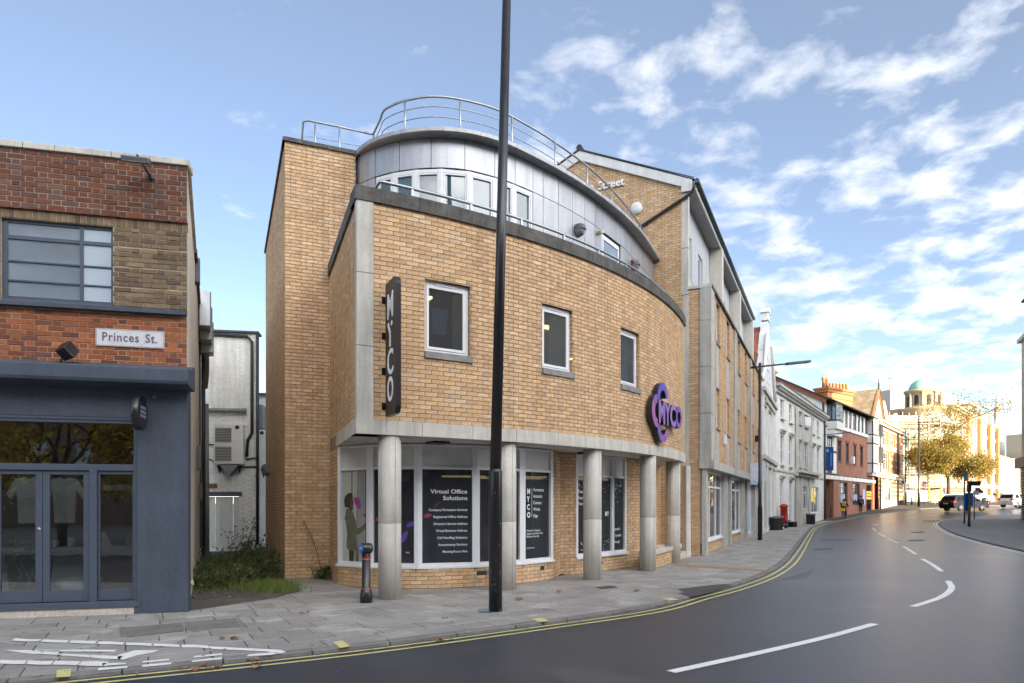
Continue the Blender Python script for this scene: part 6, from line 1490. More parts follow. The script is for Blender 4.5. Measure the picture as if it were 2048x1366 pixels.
# left bay: white panels with oriel
b = MB(); b.fbox(MF, -2.4, 1.9, 4.3, 10.9, -.2, .02); b.build('timber_bay', M_tim, tb)
for u0, u1, v0, v1 in ((-2.2, -1.3, 4.4, 6.6), (-2.2, -1.3, 6.75, 8.5), (-2.2, -1.3, 8.7, 10.6), (.3, 1.75, 4.4, 6.3), (.3, 1.75, 6.5, 8.0), (1.0, 1.75, 8.1, 8.6)):
    b = MB(); b.fbox(MF, u0, u1, v0, v1, .02, .06); b.build('white_panel', M_pan, tb)
sash(MF, tb, -1.2, .2, 4.7, 7.6, dep=.06, bars=(.4,), cols=2, m=M_tim)
for v0, v1, w_ in ((8.35, 9.05, .9), (7.75, 8.3, .7)): b = MB(); b.fbox(MF, -1.3, 1.2, v0, v1, .02, w_); b.build('oriel_base', M_pan, tb)
b = MB(); b.fbox(MF, -1.2, 1.1, 9.1, 10.8, .02, .75); o = b.build('oriel', M_tim, tb)
for k in range(4): g = MB(); g.fbox(MF, -1.1+.55*k, -.65+.55*k, 9.2, 10.6, .75, .78); g.build('pane', G_sky, o)
for k in range(2): g = MB(); g.fbox(Fr(MF.p(-1.2, 0, .02), MF.w, -MF.u), .1+.34*k, .36+.34*k, 9.2, 10.6, 0, .02); g.build('pane', G_sky, o)
# right bay: white two storey oriel under a timber gable
b = MB(); b.fbox(MF, 14.1, 18.9, 4.95, 10.9, -.2, .55); o = b.build('gabled_bay', M_pan, tb); b = MB(); b.fbox(MF, 14.3, 18.7, 4.6, 4.95, -.1, .45); b.build('bay_base', M_wr2, o)
for v in (5.9, 8.05, 9.0): b = MB(); b.fbox(MF, 14.08, 18.92, v, v+.12, -.2, .58); b.build('timber_rail', M_tim, o)
for u in (14.1, 16.55, 18.82): b = MB(); b.fbox(MF, u, u+.1, 4.95, 10.9, .45, .58); b.build('timber_post', M_tim, o)
for v0, v1 in ((6.1, 7.95), (9.15, 10.75)): sash(MF, tb, 16.8, 18.7, v0, v1, dep=.60, bars=(.5,), cols=4, m=M_tim, fr=.05)
b = MB(); b.poly(MF, [(14.0, 10.9), (19.2, 10.9), (16.6, 14.0)], -.1, .5); b.build('gable', M_pan, tb)
for s in (-1, 1):
    b = MB(); a = [MF.p(16.6+s*2.9, 10.5, .62), MF.p(16.6+s*2.9, 10.9, .62), MF.p(16.6, 14.3, .62), MF.p(16.6, 13.8, .62)]; k = [p-MF.w*.15 for p in a]; b.quad(*a); [b.quad(a[i], k[i], k[(i+1) % 4], a[(i+1) % 4]) for i in range(4)]; b.build('barge_board', mat('orange_timber', (.32, .13, .05), rough=.7, var=.1), tb)
b = MB(); b.tube([MF.p(16.6, 13.8, .6), MF.p(16.6, 14.9, .6)], .09, 6); b.tube([MF.p(16.6, 14.9, .6), MF.p(16.6, 15.4, .6)], .04, 5); b.build('finial', M_tim, tb)
M_moss = mat('mossy_tile', (.16, .15, .085), rough=.9, var=.35, scale=1.2, spot=((.26, .25, .07), .8, .48, .9)); M_stt = mat('stone_tile', (.20, .165, .115), rough=.9, var=.3, scale=1.5, spot=((.30, .26, .16), 1.2, .55, .7))
b = MB(); e0, e1 = MF.p(-3.1, 10.95, .55), MF.p(16.2, 10.95, .55); r0, r1 = MF.p(-3.1, 13.6, -4.3), MF.p(16.2, 13.6, -4.3)
b.quad(e0, e1, r1, r0); b.quad(r0, r1, MF.p(16.2, 10.9, -9.2), MF.p(-3.1, 10.9, -9.2)); b.build('roof', M_moss, tb)
b = MB(); b.quad(MF.p(13.6, 10.6, .8), MF.p(16.6, 14.25, .8), MF.p(16.6, 14.25, -9), MF.p(13.6, 10.6, -9)); b.quad(MF.p(16.6, 14.25, .8), MF.p(19.5, 10.6, .8), MF.p(19.5, 10.6, -9), MF.p(16.6, 14.25, -9)); b.build('cross_roof', M_stt, tb)
b = MB(); b.tube([MF.p(-3.1, 10.9, .62), MF.p(16.2, 10.9, .62)], .09, 6); b.build('gutter', M_pipb, tb)
# white gable end wall seen over the terrace, with its red brick verge
b = MB(); b.quad(MF.p(-2.7, 0, .0), MF.p(-2.7, 0, -9.2), MF.p(-2.7, 10.6, -9.2), MF.p(-2.7, 13.3, -4.3), MF.p(-2.7, 10.65, 0)); b.build('gable_wall', M_wr, tb)
b = MB(); a = [MF.p(-2.85, 10.5, .3), MF.p(-2.85, 10.93, .45), MF.p(-2.85, 13.55, -4.3), MF.p(-2.85, 13.1, -4.3)]; b.quad(*a); b.quad(*[p+MF.u*.3 for p in a[::-1]]); b.build('verge', mat('red_verge', (.30, .12, .07), rough=.9, var=.2), tb)
b = MB(); b.fbox(MF, -2.7, -2.3, 8.6, 10.9, .0, .1); b.build('corner_post', M_tim, tb)
b = MB(); b.obox(MF.p(-2.8, 10.9, -1.5), MF.w, MF.u, V(0, 0, 1), .2, .08, .2); b.build('vent', M_pipb, tb)
b = MB(); c = MF.p(-2.6, 13, -4.6); b.box((c.x, c.y, 11), .8, .8, 3.1, .88); b.box((c.x, c.y, 13.8), 1.1, 1.1, .25, .88); b.build('chimney', mat('buff_chimney', (.45, .33, .18), rough=.9, var=.1), tb)
# ---- tall chimney stack behind
def at(px, py, Y): return Vector(((px-1024)/1365*Y, Y, 1.6+(1007-py)/1365*Y))
ch = thing('chimney_stack', 'broad orange brick chimney stack with a row of eight pots', 'chimney', at(1682, 800, 74)); BRO = brickmat('orange_brick', (.40, .17, .07), (.33, .13, .055), (.30, .2, .12))
c0, c1 = at(1655, 800, 73), at(1706, 800, 76); CF = Fr((c0.x, c0.y), (c1.x-c0.x, c1.y-c0.y)); wl_ = (Vector((c1.x-c0.x, c1.y-c0.y))).length
zb = 9.5; zt = at(1655, 783, 73).z
b = MB(); b.wall(CF, 0, wl_, zb, zt); b.quad(CF.p(wl_, zb, 0), CF.p(wl_, zb, -1.3), CF.p(wl_, zt, -1.3), CF.p(wl_, zt, 0), uv=[(0, zb), (1.3, zb), (1.3, zt), (0, zt)]); b.quad(CF.p(0, zb, -1.3), CF.p(0, zb, 0), CF.p(0, zt, 0), CF.p(0, zt, -1.3), uv=[(0, zb), (1.3, zb), (1.3, zt), (0, zt)]); b.build('stack', BRO, ch)
for dz, h, w_ in ((0, .28, .14), (.28, .22, .26), (-.62, .09, .08)): b = MB(); b.fbox(CF, -w_, wl_+w_, zt+dz, zt+dz+h, -1.3-w_, w_); b.build('oversail', M_orp, ch)
M_cpot = mat('terracotta_pot', (.42, .16, .07), rough=.8)
for k in range(8):
    u = .25+k*(wl_-.5)/7; h = 1.15 if k < 2 else .55+.05*k; p = CF.p(u, zt+.5, -.6); b = MB(); b.lathe(p, [(.16, 0), (.15, h*.7), (.2 if k < 2 else .16, h*.75), (.2 if k < 2 else .17, h)], 10); b.build('chimney_pot', M_cpot, ch)
# ---- banded brick building
BF = Fr((41.6, 77), (9.2, 11.7)); bd = thing('banded_building', 'ornate red brick corner building with white stone bands and arched window', 'building', BF.p(7, 1, -3)); M_bst = mat('pale_band_stone', (.52, .46, .36), rough=.8, var=.08)
bh = [(.9, 4.9, 5.4, 7.6), (7.1, 9.1, 5.5, 7.8), (.9, 4.0, 8.3, 9.9), (6.9, 9.0, 8.5, 9.9), (10.9, 12.6, 5.5, 7.8), (10.9, 12.6, 8.4, 9.9)]
b = MB(); b.wall(BF, -1.3, 15, .5, 10.6, bh, 0, .2); b.quad(BF.p(15, .5, 0), BF.p(15, .5, -10), BF.p(15, 10.6, -10), BF.p(15, 10.6, 0), uv=[(0, 0), (10, 0), (10, 10), (0, 10)]); b.build('wall', BRO, bd)
for h in bh:
    sash(BF, bd, *h, dep=-.12, bars=(.62,), cols=3 if h[1]-h[0] > 2.5 else 2, m=M_bst, fr=.14)
for v in (5.0, 5.95, 6.8, 7.9, 8.25, 9.1, 10.0): b = MB(); b.wall(BF, -1.3, 15, v, v+.22, [h for h in bh if h[2] < v+.1 < h[3]], .04); b.build('stone_band', M_bst, bd)
moulding(BF, bd, -1.4, 15.2, 4.5, .55, .5, M_bst); moulding(BF, bd, -1.4, 15.2, 10.4, .5, .5, M_bst)
b = MB(); b.poly(BF, [(-1, 10.9), (4.4, 10.9), (4.0, 11.6), (3.2, 12.4), (1.7, 13.4), (.2, 12.4), (-.6, 11.6)], -.3, .1); b.poly(BF, [(8, 10.9), (12, 10.9), (11, 12.2), (10, 12.8), (9, 12.2)], -.3, .1); b.build('parapet_gable', M_bst, bd)
b = MB(); b.wall(BF, -1.3, 15, .4, 2.1, [], .06); b.build('plinth', M_bst, bd)
b = MB(); pts = [(5.9, 1.95)]+[(3.2+2.7*math.cos(i*PI/10), 2.6+1.9*math.sin(i*PI/10)) for i in range(11)]+[(.5, 1.95)]; b.poly(BF, pts, 0, .12); o = b.build('arch_surround', M_bst, bd)
b = MB(); pts = [(5.1, 2.0)]+[(3.2+1.9*math.cos(i*PI/10), 2.6+1.4*math.sin(i*PI/10)) for i in range(11)]+[(1.3, 2.0)]; b.poly(BF, pts, .12, .15); b.build('pane', G_sky, o)
for k in range(5): b = MB(); b.fbox(BF, -1.3, .4, 2.2+k*.5, 2.42+k*.5, 0, .05); b.fbox(BF, 6.2, 15, 2.2+k*.5, 2.42+k*.5, 0, .05); b.build('stone_band', M_bst, bd)
for u in (-1.1, 10.3): b = MB(); b.tube([BF.p(u, 10.3, .15), BF.p(u, .9, .15)], .1, 6); b.build('drainpipe', M_pipb, bd)
b = MB(); b.quad(BF.p(-1.3, 10.7, .2), BF.p(15, 10.7, .2), BF.p(15, 14, -6), BF.p(-1.3, 14, -6)); b.build('roof', M_slate, bd)
b = MB(); b.fbox(BF, 11.3, 12.3, .9, 2.0, .1, .7); tag(b.build('bin', M_black, None, bevel=.05), 'dark bins against the banded corner building', 'bin')
# ---- domed stone building under scaffold
M_dst = mat('honey_stone', (.42, .345, .235), rough=.85, var=.12, scale=.6); dm_ = thing('domed_building', 'pale stone corner building with green copper dome', 'building', (63.5, 106, 1.7))
DC = Vector((63.6, 105.5, 0)); z0 = 1.7
LF = Fr((52.5, 99), (10.3, 2.5)); RF = Fr((66.6, 103.4), (27.7, 29.7))
def facade(F, u1, v0, v1, rows, n, par, m, ww=1.2, name='wall', g=None):
    ho = []
    for a, c in rows:
        for k in range(n): u = (k+.5)*u1/n; ho.append((u-ww/2, u+ww/2, a, c))
    b = MB(); b.wall(F, 0, u1, v0, v1, ho, 0, .3); b.quad(F.p(u1, v0, 0), F.p(u1, v0, -10), F.p(u1, v1, -10), F.p(u1, v1, 0)); b.quad(F.p(0, v0, -10), F.p(0, v0, 0), F.p(0, v1, 0), F.p(0, v1, -10)); b.quad(F.p(0, v1, 0), F.p(u1, v1, 0), F.p(u1, v1, -10), F.p(0, v1, -10)); b.build(name, m, par)
    for h in ho: sash(F, par, *h, dep=-.2, cols=2, fr=.1, g=g)
facade(LF, 10.6, .8, 14.5, ((2.0, 4.6), (6.0, 8.4), (9.6, 11.8)), 3, dm_, M_dst, 1.6); facade(RF, 11, 1.2, 16.6, ((5.0, 7.0), (8.0, 10.2), (11.2, 13.4)), 4, dm_, mat('tan_stone', (.36, .27, .17), rough=.85, var=.15), 1.4)
b = MB()
corner = [(58+0, 101.4), (62.5, 100.0), (66.6, 103.3), (68, 110), (58, 110)]
b.prism(corner, .8, 14.6); b.build('corner_wall', M_dst, dm_)
moulding(LF, dm_, -.2, 10.8, 13.6, .7, .6, M_dst); moulding(RF, dm_, -.2, 11.2, 15.9, .7, .6, M_dst); b = MB(); b.prism([(57.7, 101), (62.5, 99.5), (66.9, 103.0), (68.3, 110), (57.7, 110)], 13.6, 14.3); b.build('cornice', M_dst, dm_)
b = MB(); b.lathe(DC+V(0, 0, 0), [(2.9, 14.3), (2.9, 15.9), (3.15, 16.0), (3.15, 16.3), (2.2, 16.35), (2.2, 18.6), (2.75, 18.75), (2.75, 19.05), (2.3, 19.1)], 24); b.build('drum', M_dst, dm_)
for k in range(8):
    a = k*PI/4+.2; d = Vector((math.cos(a), math.sin(a), 0)); b = MB(); b.lathe(DC+d*2.35+V(0, 0, 16.35), [(.24, 0), (.2, .2), (.18, 2.1), (.28, 2.3)], 10); b.build('column', M_dst, dm_)
    a += PI/8; d = Vector((math.cos(a), math.sin(a), 0)); t = Vector((-d.y, d.x, 0)); F = Fr((DC.x+d.x*2.22, DC.y+d.y*2.22), t, d); b = MB(); b.poly(F, [(-.3, 16.6), (.3, 16.6), (.3, 17.9)]+[(.3*math.cos(i*PI/6), 17.9+.3*math.sin(i*PI/6)) for i in range(1, 6)]+[(-.3, 17.9)], -.1, .03); b.build('opening', M_dark, dm_)
b = MB(); b.lathe(DC, [(2.05*math.cos(i*PI/2/10) if i < 10 else .02, 19.1+1.75*math.sin(i*PI/2/10)) for i in range(11)], 28); b.build('dome', mat('copper_verdigris', (.24, .47, .40), rough=.6, var=.08), dm_)
b = MB(); b.tube([DC+V(0, 0, 20.8), DC+V(0, 0, 21.3)], .06, 6); b.build('finial', M_dst, dm_)
# scaffold
sf = thing('scaffold', 'scaffold of poles and board decks round the stone corner building', 'scaffold', (58, 98, 1.5)); M_tube = mat('scaffold_tube', (.55, .53, .48), rough=.45, metal=.4); M_brd = mat('scaffold_board', (.42, .36, .27), rough=.8, var=.15); M_hv = mat('hi_vis_yellow', (.62, .66, .10), rough=.5)
SFs = [(Fr((51.5, 96.6), (10.0, 1.6)), 10.5), (Fr((61.6, 98.2), (8, 5)), 9.0)]
for F, ln in SFs:
    u = 0
    while u <= ln:
        for w in (0, -1.3): b = MB(); g0 = gz(F.p(u, 0, w).x, F.p(u, 0, w).y); b.tube([F.p(u, g0, w), F.p(u, 14.5+(u % 2)*.8, w)], .055, 6); b.build('standard', M_tube, sf)
        b = MB(); g0 = gz(F.p(u, 0, 0).x, F.p(u, 0, 0).y); b.tube([F.p(u, g0, .03), F.p(u, g0+2.4, .03)], .09, 6); b.build('sleeve', M_hv, sf)
        u += 2.1
    for v in (3.9, 6.2, 8.5, 10.8, 13.0):
        b = MB(); b.fbox(F, -.2, ln+.2, v, v+.06, -1.3, .05); b.build('deck', M_brd, sf)
        for dv in (.5, 1.0): b = MB(); b.tube([F.p(-.2, v+dv, .05), F.p(ln+.2, v+dv, .05)], .045, 5); b.build('ledger', M_tube, sf)
b = MB(); b.wall(SFs[0][0], .3, 10, 1.3, 3.8, [], -1.6); b.build('hoarding', mat('white_hoarding', (.50, .52, .58), rough=.6), sf); b = MB(); b.wall(SFs[0][0], .3, 10, .8, 1.9, [], -1.4); b.build('hoarding', M_dark, sf)
# hi-vis pedestrian barrier
ba = thing('barrier', 'white and yellow pedestrian barrier in front of the scaffold', 'barrier', (52, 87.5, 1.3))
F = Fr((47.5, 86.5), (10, .5)); zz = gz(52, 87)
for v, m in ((1.05, M_hv), (.55, M_tube)): b = MB(); b.tube([F.p(0, zz+v, 0), F.p(11, zz+v, 0)], .05, 6); b.build('rail', m, ba)
for k in range(6): b = MB(); b.tube([F.p(k*2.1, zz-.2, 0), F.p(k*2.1, zz+1.15, 0)], .06, 6); b.build('post', M_hv if k % 2 == 0 else M_tube, ba)
# building behind the scaffold, and the receding row on the right
bk = thing('stone_building', 'plain pale building rising behind the banded brick corner', 'building', (66, 120, 2)); F = Fr((64.3, 116), (14, 3)); facade(F, 12, 1, 21.0, ((14, 16), (17, 19)), 4, bk, mat('pale_render', (.55, .50, .42), rough=.85, var=.05), 1.3)
b = MB(); p = F.p(1.6, 21, -2); b.tube([p, p+V(0, 0, 3.4)], .045, 5); b.tube([p+V(-.5, 0, 2.3), p+V(.5, 0, 2.3)], .045, 5); b.build('roof_cross', M_pipb, bk)
def block(name, lab, p0, p1, h, rows, n, m, ww=1.4, roof=M_slate, band=None, rh=0., dep=11):
    F = Fr(p0, (p1[0]-p0[0], p1[1]-p0[1])); ln = math.dist(p0, p1); z = gz(*p0)-.6; t = thing(name, lab, 'building', F.p(ln/2, z+.6, -3)); facade(F, ln, z, h, rows, n, t, m, ww)
    moulding(F, t, -.2, ln+.2, h-.25, .4, .45, band or M_bst)
    b = MB(); b.quad(F.p(-.2, h+.14, .3), F.p(ln+.2, h+.14, .3), F.p(ln+.2, h+rh+.15, -dep/2), F.p(-.2, h+rh+.15, -dep/2)); b.build('roof', roof, t); return F, t, ln
M_wlit = mat('pale_stucco', (.46, .39, .28), rough=.8, var=.06)
F, t, ln = block('shop_building', 'tall stone and red brick corner building past the tree', (74.3, 111.6), (95.0, 133.8), 16.4, ((5.6, 7.4), (8.4, 10.4), (11.4, 13.4), (14, 15.6)), 10, M_wlit, 1.5, rh=1.5)
for u in (-.3, 9.4, 19.6, 28.8): b = MB(); b.fbox(F, u, u+1.7, gz(80, 112)-.5, 16.2 if u != 9.4 else 17.6, 0, .45); b.build('brick_pier', M_orp, t)
b = MB(); b.fbox(F, 5, 11, 16.6, 18.4, -5, -.6); b.build('roof_storey', M_wlit, t); b = MB(); b.fbox(F, 4.5, 11.5, 18.4, 18.7, -5.4, .0); b.build('roof_slab', M_bst, t)
b = MB(); b.poly(F, [(21.5, 16.6), (26, 16.6), (23.8, 18.9)], -.4, .2); b.build('gablet', M_wlit, t)
b = MB(); b.fbox(F, .2, ln, 4.4, 5.0, 0, .5); b.build('shop_fascia', M_wr, t)
F, t, ln = block('shop_building', 'lower white shop row beyond the brick corner building', (96, 135), (120, 160), 11.0, ((5.5, 7.3), (8.4, 10.2)), 7, mat('bright_stucco', (.60, .55, .46), rough=.8, var=.04), 1.2, rh=2.5)
b = MB(); b.fbox(F, 0, ln, 4.3, 4.9, 0, .4); b.build('shop_fascia', M_pipe, t)
F, t, ln = block('shop_building', 'bright stone fronted building closing the far street', (119, 150), (139, 158), 17.5, ((6, 8), (9.5, 12), (13.5, 15.5)), 5, mat('bright_stone', (.52, .44, .31), rough=.8, var=.05), 1.6, rh=1.5)
b = MB(); b.lathe((121, 170, 2), [(1.5, 0), (1.5, 20), (1.0, 20.5), (.05, 29)], 8); o = tag(b.build('spire', M_wr2), 'slim pale church spire above the far rooftops', 'spire')
# ================================================================== pillar box, bins
def at2(px, Y, dz=0.): x = (px-1024)/1365*Y; return Vector((x, Y, gz(x, Y)+dz))
p = at2(1567.5, 44.5); pb = thing('pillar_box', 'round red pillar post box in front of the white terrace', 'post box', p)
M_red = mat('post_red', (.42, .025, .02), rough=.35, var=.06)
b = MB(); b.lathe(p, [(.25, 0), (.25, .28), (.225, .30)], 20); b.build('base', M_black, pb)
b = MB(); b.lathe(p+V(0, 0, .30), [(.225, 0), (.225, 1.05), (.27, 1.08), (.27, 1.16), (.22, 1.22), (.10, 1.28), (.02, 1.29)], 20); b.build('body', M_red, pb)
F = Fr((p.x, p.y, p.z), (.9, .42)); F = Fr(F.p(0, 0, .225), F.u); b = MB(); b.fbox(F, -.13, .13, p.z*0+1.12, 1.16, -.02, .012); b.build('slot', M_black, pb); b = MB(); b.fbox(F, -.12, .12, .55, .95, -.02, .008); b.build('door', M_red, pb)
for k, (px, Y, w, h) in enumerate(((1546.5, 41.0, .42, .80), (1554, 41.6, .42, .84), (1583, 46.5, .45, .38), (1621, 51.8, .38, .80))):
    p = at2(px, Y); b = MB(); b.box(p, w, .55, h*.9, .5); o = b.build('bin', M_black, None, bevel=.03); tag(o, ['dark wheeled bin nearest the flaking gable house', 'dark wheeled bin second along by the white terrace', 'low dark refuse sack pile right of the pillar box', 'narrow dark bin by the stone doorway of the terrace'][k], 'bin', 'bins along the terrace')
    b = MB(); b.box(p+V(0, 0, h*.9), w+.06, .62, h*.1, .5); b.build('lid', M_pipe, o)
b = MB(); b.box(at2(1561, 43.2), .35, .3, .12, .3); tag(b.build('rubbish_bag', M_wr, None, bevel=.05), 'small white rubbish bag beside the pillar box', 'bag')
# blue banner sign on the timber building
bs = thing('banner_sign', 'tall navy projecting banner sign on the half timbered corner', 'sign', MF.p(-1.2, 4.6, .5)); b = MB(); Fb = Fr(MF.p(-2.55, 0, .15), (MF.w*.75+MF.u*.66)); b.fbox(Fb, .05, .80, 4.55, 6.65, -.06, .06); b.build('panel', mat('navy_sign', (.015, .05, .20), rough=.4), bs)
b = MB(); [b.fbox(Fb, .55, .63, 4.95+.12*k, 5.03+.12*k, .06, .064) for k in range(10)]; b.fbox(Fb, .15, .38, 6.2, 6.45, .06, .064); b.build('lettering', mat('sky_lettering', (.12, .40, .62)), bs)
b = MB(); b.fbox(MF, 7.0, 7.6, 5.6, 6.3, .0, .3); tag(b.build('floodlight', M_wr, None), 'white floodlight box between the brick upper windows', 'floodlight')
# ================================================================== street lamps further on
q = at2(1641, 60.5); street_lamp('street_lamp', q.x, q.y, .07, 7.6, (2.5, -.3, .25), 'dark street lamp in front of the terrace end', z=q.z, back=Vector((2.6, 0, -.1)))
q = at2(1837.5, 79.5); street_lamp('street_lamp', q.x, q.y, .10, 10.6, (2.6, .2, .55), 'tall thin street lamp in front of the scaffolded corner', z=q.z)
q = at2(1811, 84); street_lamp('street_lamp', q.x, q.y, .07, 9.3, (-1.3, 0, .7), 'swan necked lamp between banded building and scaffold', z=q.z)
q = at2(2052, 66); street_lamp('street_lamp', q.x, q.y, .06, 5.3, (-1.6, 0, .02), 'street lamp arm reaching in beside the right hand building', z=q.z)
# ================================================================== signs on the right pavement
def ppole(name, lab, px, Y, r, h, cat='sign post'):
    p = at2(px, Y); t = thing(name, lab, cat, p); b = MB(); b.lathe(p, [(r*1.1, -.02), (r, .3), (r, h)], 12); b.build('post', M_black, t); return p, t
p, t = ppole('parking_post', 'stout black post with dark display head and blue panel', 1938, 46.8, .085, 2.95)
b = MB(); b.obox(p+V(.30, -.05, 2.95), V(1, -.1, 0).normalized(), V(.1, 1, 0).normalized(), V(0, 0, 1), .40, .09, .16); b.build('display_head', M_black, t)
b = MB(); b.obox(p+V(.0, 0, 2.62), V(1, 0, 0), V(0, 1, 0), V(0, 0, 1), .10, .1, .22); b.build('head_bracket', M_black, t)
b = MB(); b.obox(p+V(.50, -.15, 2.93), V(1, -.1, 0).normalized(), V(.1, 1, 0).normalized(), V(0, 0, 1), .17, .008, .07); b.build('screen', mat('dim_screen', (.06, .07, .075), rough=.2), t)
b = MB(); b.obox(p+V(-.16, .10, 1.72), V(.9, .43, 0), V(-.43, .9, 0), V(0, 0, 1), .17, .03, .55); b.obox(p+V(.18, .05, 1.85), V(.9, -.43, 0), V(.43, .9, 0), V(0, 0, 1), .10, .03, .45); b.build('blue_panel', mat('parking_blue', (.008, .10, .40), rough=.35), t)
p, t = ppole('sign_post', 'slim black post with grey blue plate beside the parking post', 1928.5, 51.5, .05, 3.9)
b = MB(); b.obox(p+V(.06, -.07, 3.55), V(.9, .3, 0).normalized(), V(-.3, .9, 0).normalized(), V(0, 0, 1), .20, .015, .36); b.build('plate', mat('plate_blue_grey', (.10, .18, .30), rough=.4), t)
p, t = ppole('sign_post', 'slim black post with small pale plate nearer the parked cars', 1948.5, 58.0, .045, 2.45)
b = MB(); b.obox(p+V(.1, -.05, 2.2), V(1, .2, 0).normalized(), V(-.2, 1, 0).normalized(), V(0, 0, 1), .28, .012, .16); b.build('plate', mat('pale_plate', (.45, .50, .58), rough=.4), t)
p = at2(1848, 86); t = thing('no_entry_sign', 'round red no entry sign half hidden by the tree', 'road sign', p); b = MB(); b.lathe(p, [(.05, 0), (.05, 2.6)], 8); b.build('post', M_pipb, t); b = MB(); b.lathe(p+V(0, -.1, 2.5), [(.42, 0), (.42, .03)], 20, V(0, -1, 0)); o = b.build('disc', M_red, t); b = MB(); b.obox(p+V(0, -.135, 2.5), V(1, 0, 0), V(0, 1, 0), V(0, 0, 1), .28, .005, .06); b.build('bar', M_white_up, o)
p = at2(1808, 88); t = thing('traffic_light', 'dark traffic signal beside the banded corner building', 'traffic light', p); b = MB(); b.lathe(p, [(.06, 0), (.06, 3.4)], 8); b.build('post', M_black, t); b = MB(); b.box(p+V(0, -.1, 2.6), .34, .28, 1.0); b.build('signal_head', M_black, t)
p = at2(1823.5, 84.5); b = MB(); b.lathe(p, [(.09, 0), (.09, .95), (.05, 1.0)], 10); tag(b.build('bollard', M_black), 'short dark bollard by the scaffold barrier', 'bollard')
p = at2(1980.5, 92); t = thing('traffic_cone', 'small orange traffic cone beyond the white van', 'traffic cone', p); b = MB(); b.lathe(p, [(.22, 0), (.16, .05), (.03, .75)], 10); b.build('cone', mat('cone_orange', (.5, .13, .04)), t); b = MB(); b.lathe(p, [(.125, .25), (.085, .45)], 10); b.build('band', M_white_up, t)
# ================================================================== vehicles
M_tyre = mat('tyre_rubber', (.015, .015, .016), rough=.8); M_rim = mat('alloy_rim', (.45, .46, .48), rough=.3, metal=.8); G_car = glass('car_glass', tint=(.2, .22, .24), trans=.3, dark=(.02, .022, .026), ior=1.8)
def carpaint(n, c): return mat(n, c, rough=.32, var=.03, spec=.35, coat=.12)
def vehicle(name, lab, cat, loc, head, prof, cabin, wid, paint, wheels, rw, extra=None, tum=.16, group=None):
    """prof: lower body side outline (x forward, z); cabin: glasshouse outline; built as rounded, tapering shells"""
    t = thing(name, lab, cat, loc, group=group); u = Vector((math.cos(head), math.sin(head), 0)); l = Vector((-u.y, u.x, 0)); o = Vector(loc)
    P = lambda x, y, z: o+u*x+l*y+V(0, 0, z)
    def shell(pts, yo, yi, nm, m, par=t, top_in=0., bev=.05):
        b = MB(); n = len(pts); zs = [z for x, z in pts]; z0, z1 = min(zs), max(zs)
        yy = lambda z: yo-(top_in*((z-z0)/(z1-z0)) if z1 > z0 else 0)
        a = [P(x, yy(z), z) for x, z in pts]; k = [P(x, -yy(z), z) for x, z in pts]
        b.quad(*a[::-1]); b.quad(*k)
        for i in range(n): j = (i+1) % n; b.quad(a[i], a[j], k[j], k[i])
        return b.build(nm, m, par, bevel=bev)
    body = shell(prof, wid/2, wid/2, 'body', paint, top_in=.05, bev=.07)
    cab = shell(cabin, wid/2-.04, 0, 'cabin', paint, top_in=tum, bev=.08)
    zs = [z for x, z in cabin]; z0, z1 = min(zs), max(zs)
    for k, (x, y) in enumerate(((wheels[0], 1), (wheels[0], -1), (wheels[1], 1), (wheels[1], -1))):
        c = P(x, y*(wid/2-.11), rw); b = MB(); b.lathe(c-l*.11, [(rw*.62, 0), (rw*.95, 0), (rw, .03), (rw, .19), (rw*.95, .22), (rw*.62, .22)], 22, l); w = b.build('wheel', M_tyre, t)
        for sgn in (1, -1):
            b = MB(); b.lathe(c+l*(sgn*.10), [(rw*.62, 0), (rw*.60, .015), (rw*.2, .0), (.02, .02)], 18, l*sgn); b.build('rim', M_rim if sgn == y else M_tyre, w)
            if sgn == y:
                b = MB()
                for s in range(7):
                    a = s*2*PI/7; d = u*math.cos(a)+V(0, 0, math.sin(a)); e = d.cross(l); b.obox(c+l*(sgn*.118)+d*rw*.38, d, e, l, rw*.22, .02, .004)
                b.build('spokes', M_tyre, w)
    def side_glass(pts):
        for y in (1, -1):
            yy = lambda z: (wid/2-.04-tum*((z-z0)/(z1-z0)))+.006
            b = MB(); q = [P(x, y*yy(z), z) for x, z in pts]; b.quad(*(q if y < 0 else q[::-1])); b.build('side_window', G_car, cab)
    def front_glass(x0, z_0, x1, z_1, inset=.10, nm='windscreen', off=.008):
        y0 = wid/2-.04-tum*((z_0-z0)/(z1-z0))-inset; y1 = wid/2-.04-tum*((z_1-z0)/(z1-z0))-inset
        nx = V(0, 0, 1).cross(V(0, 0, 1)); d = Vector((x1-x0, 0, z_1-z_0)); n = Vector((-(z_1-z_0), 0, (x1-x0))).normalized(); s = 1 if n.x*(x0) > 0 else -1
        q = [P(x0+n.x*s*off, -y0, z_0+n.z*s*off), P(x0+n.x*s*off, y0, z_0+n.z*s*off), P(x1+n.x*s*off, y1, z_1+n.z*s*off), P(x1+n.x*s*off, -y1, z_1+n.z*s*off)]
        b = MB(); b.quad(*q); b.build(nm, G_car, cab)
    return t, P, u, l, side_glass, front_glass, body, cab
def pbox(P, x0, x1, y0, y1, z0, z1, nm, m, par):
    b = MB(); b.hexa([P(x0, y0, z0), P(x1, y0, z0), P(x1, y1, z0), P(x0, y1, z0)], [P(x0, y0, z1), P(x1, y0, z1), P(x1, y1, z1), P(x0, y1, z1)]); return b.build(nm, m, par)
M_ylp = mat('number_plate_yellow', (.60, .42, .04), rough=.5); M_wlp = mat('number_plate_white', (.65, .65, .62), rough=.5); M_rl = mat('tail_light', (.42, .03, .025), rough=.25); M_hl = mat('head_light', (.55, .56, .58), rough=.15)
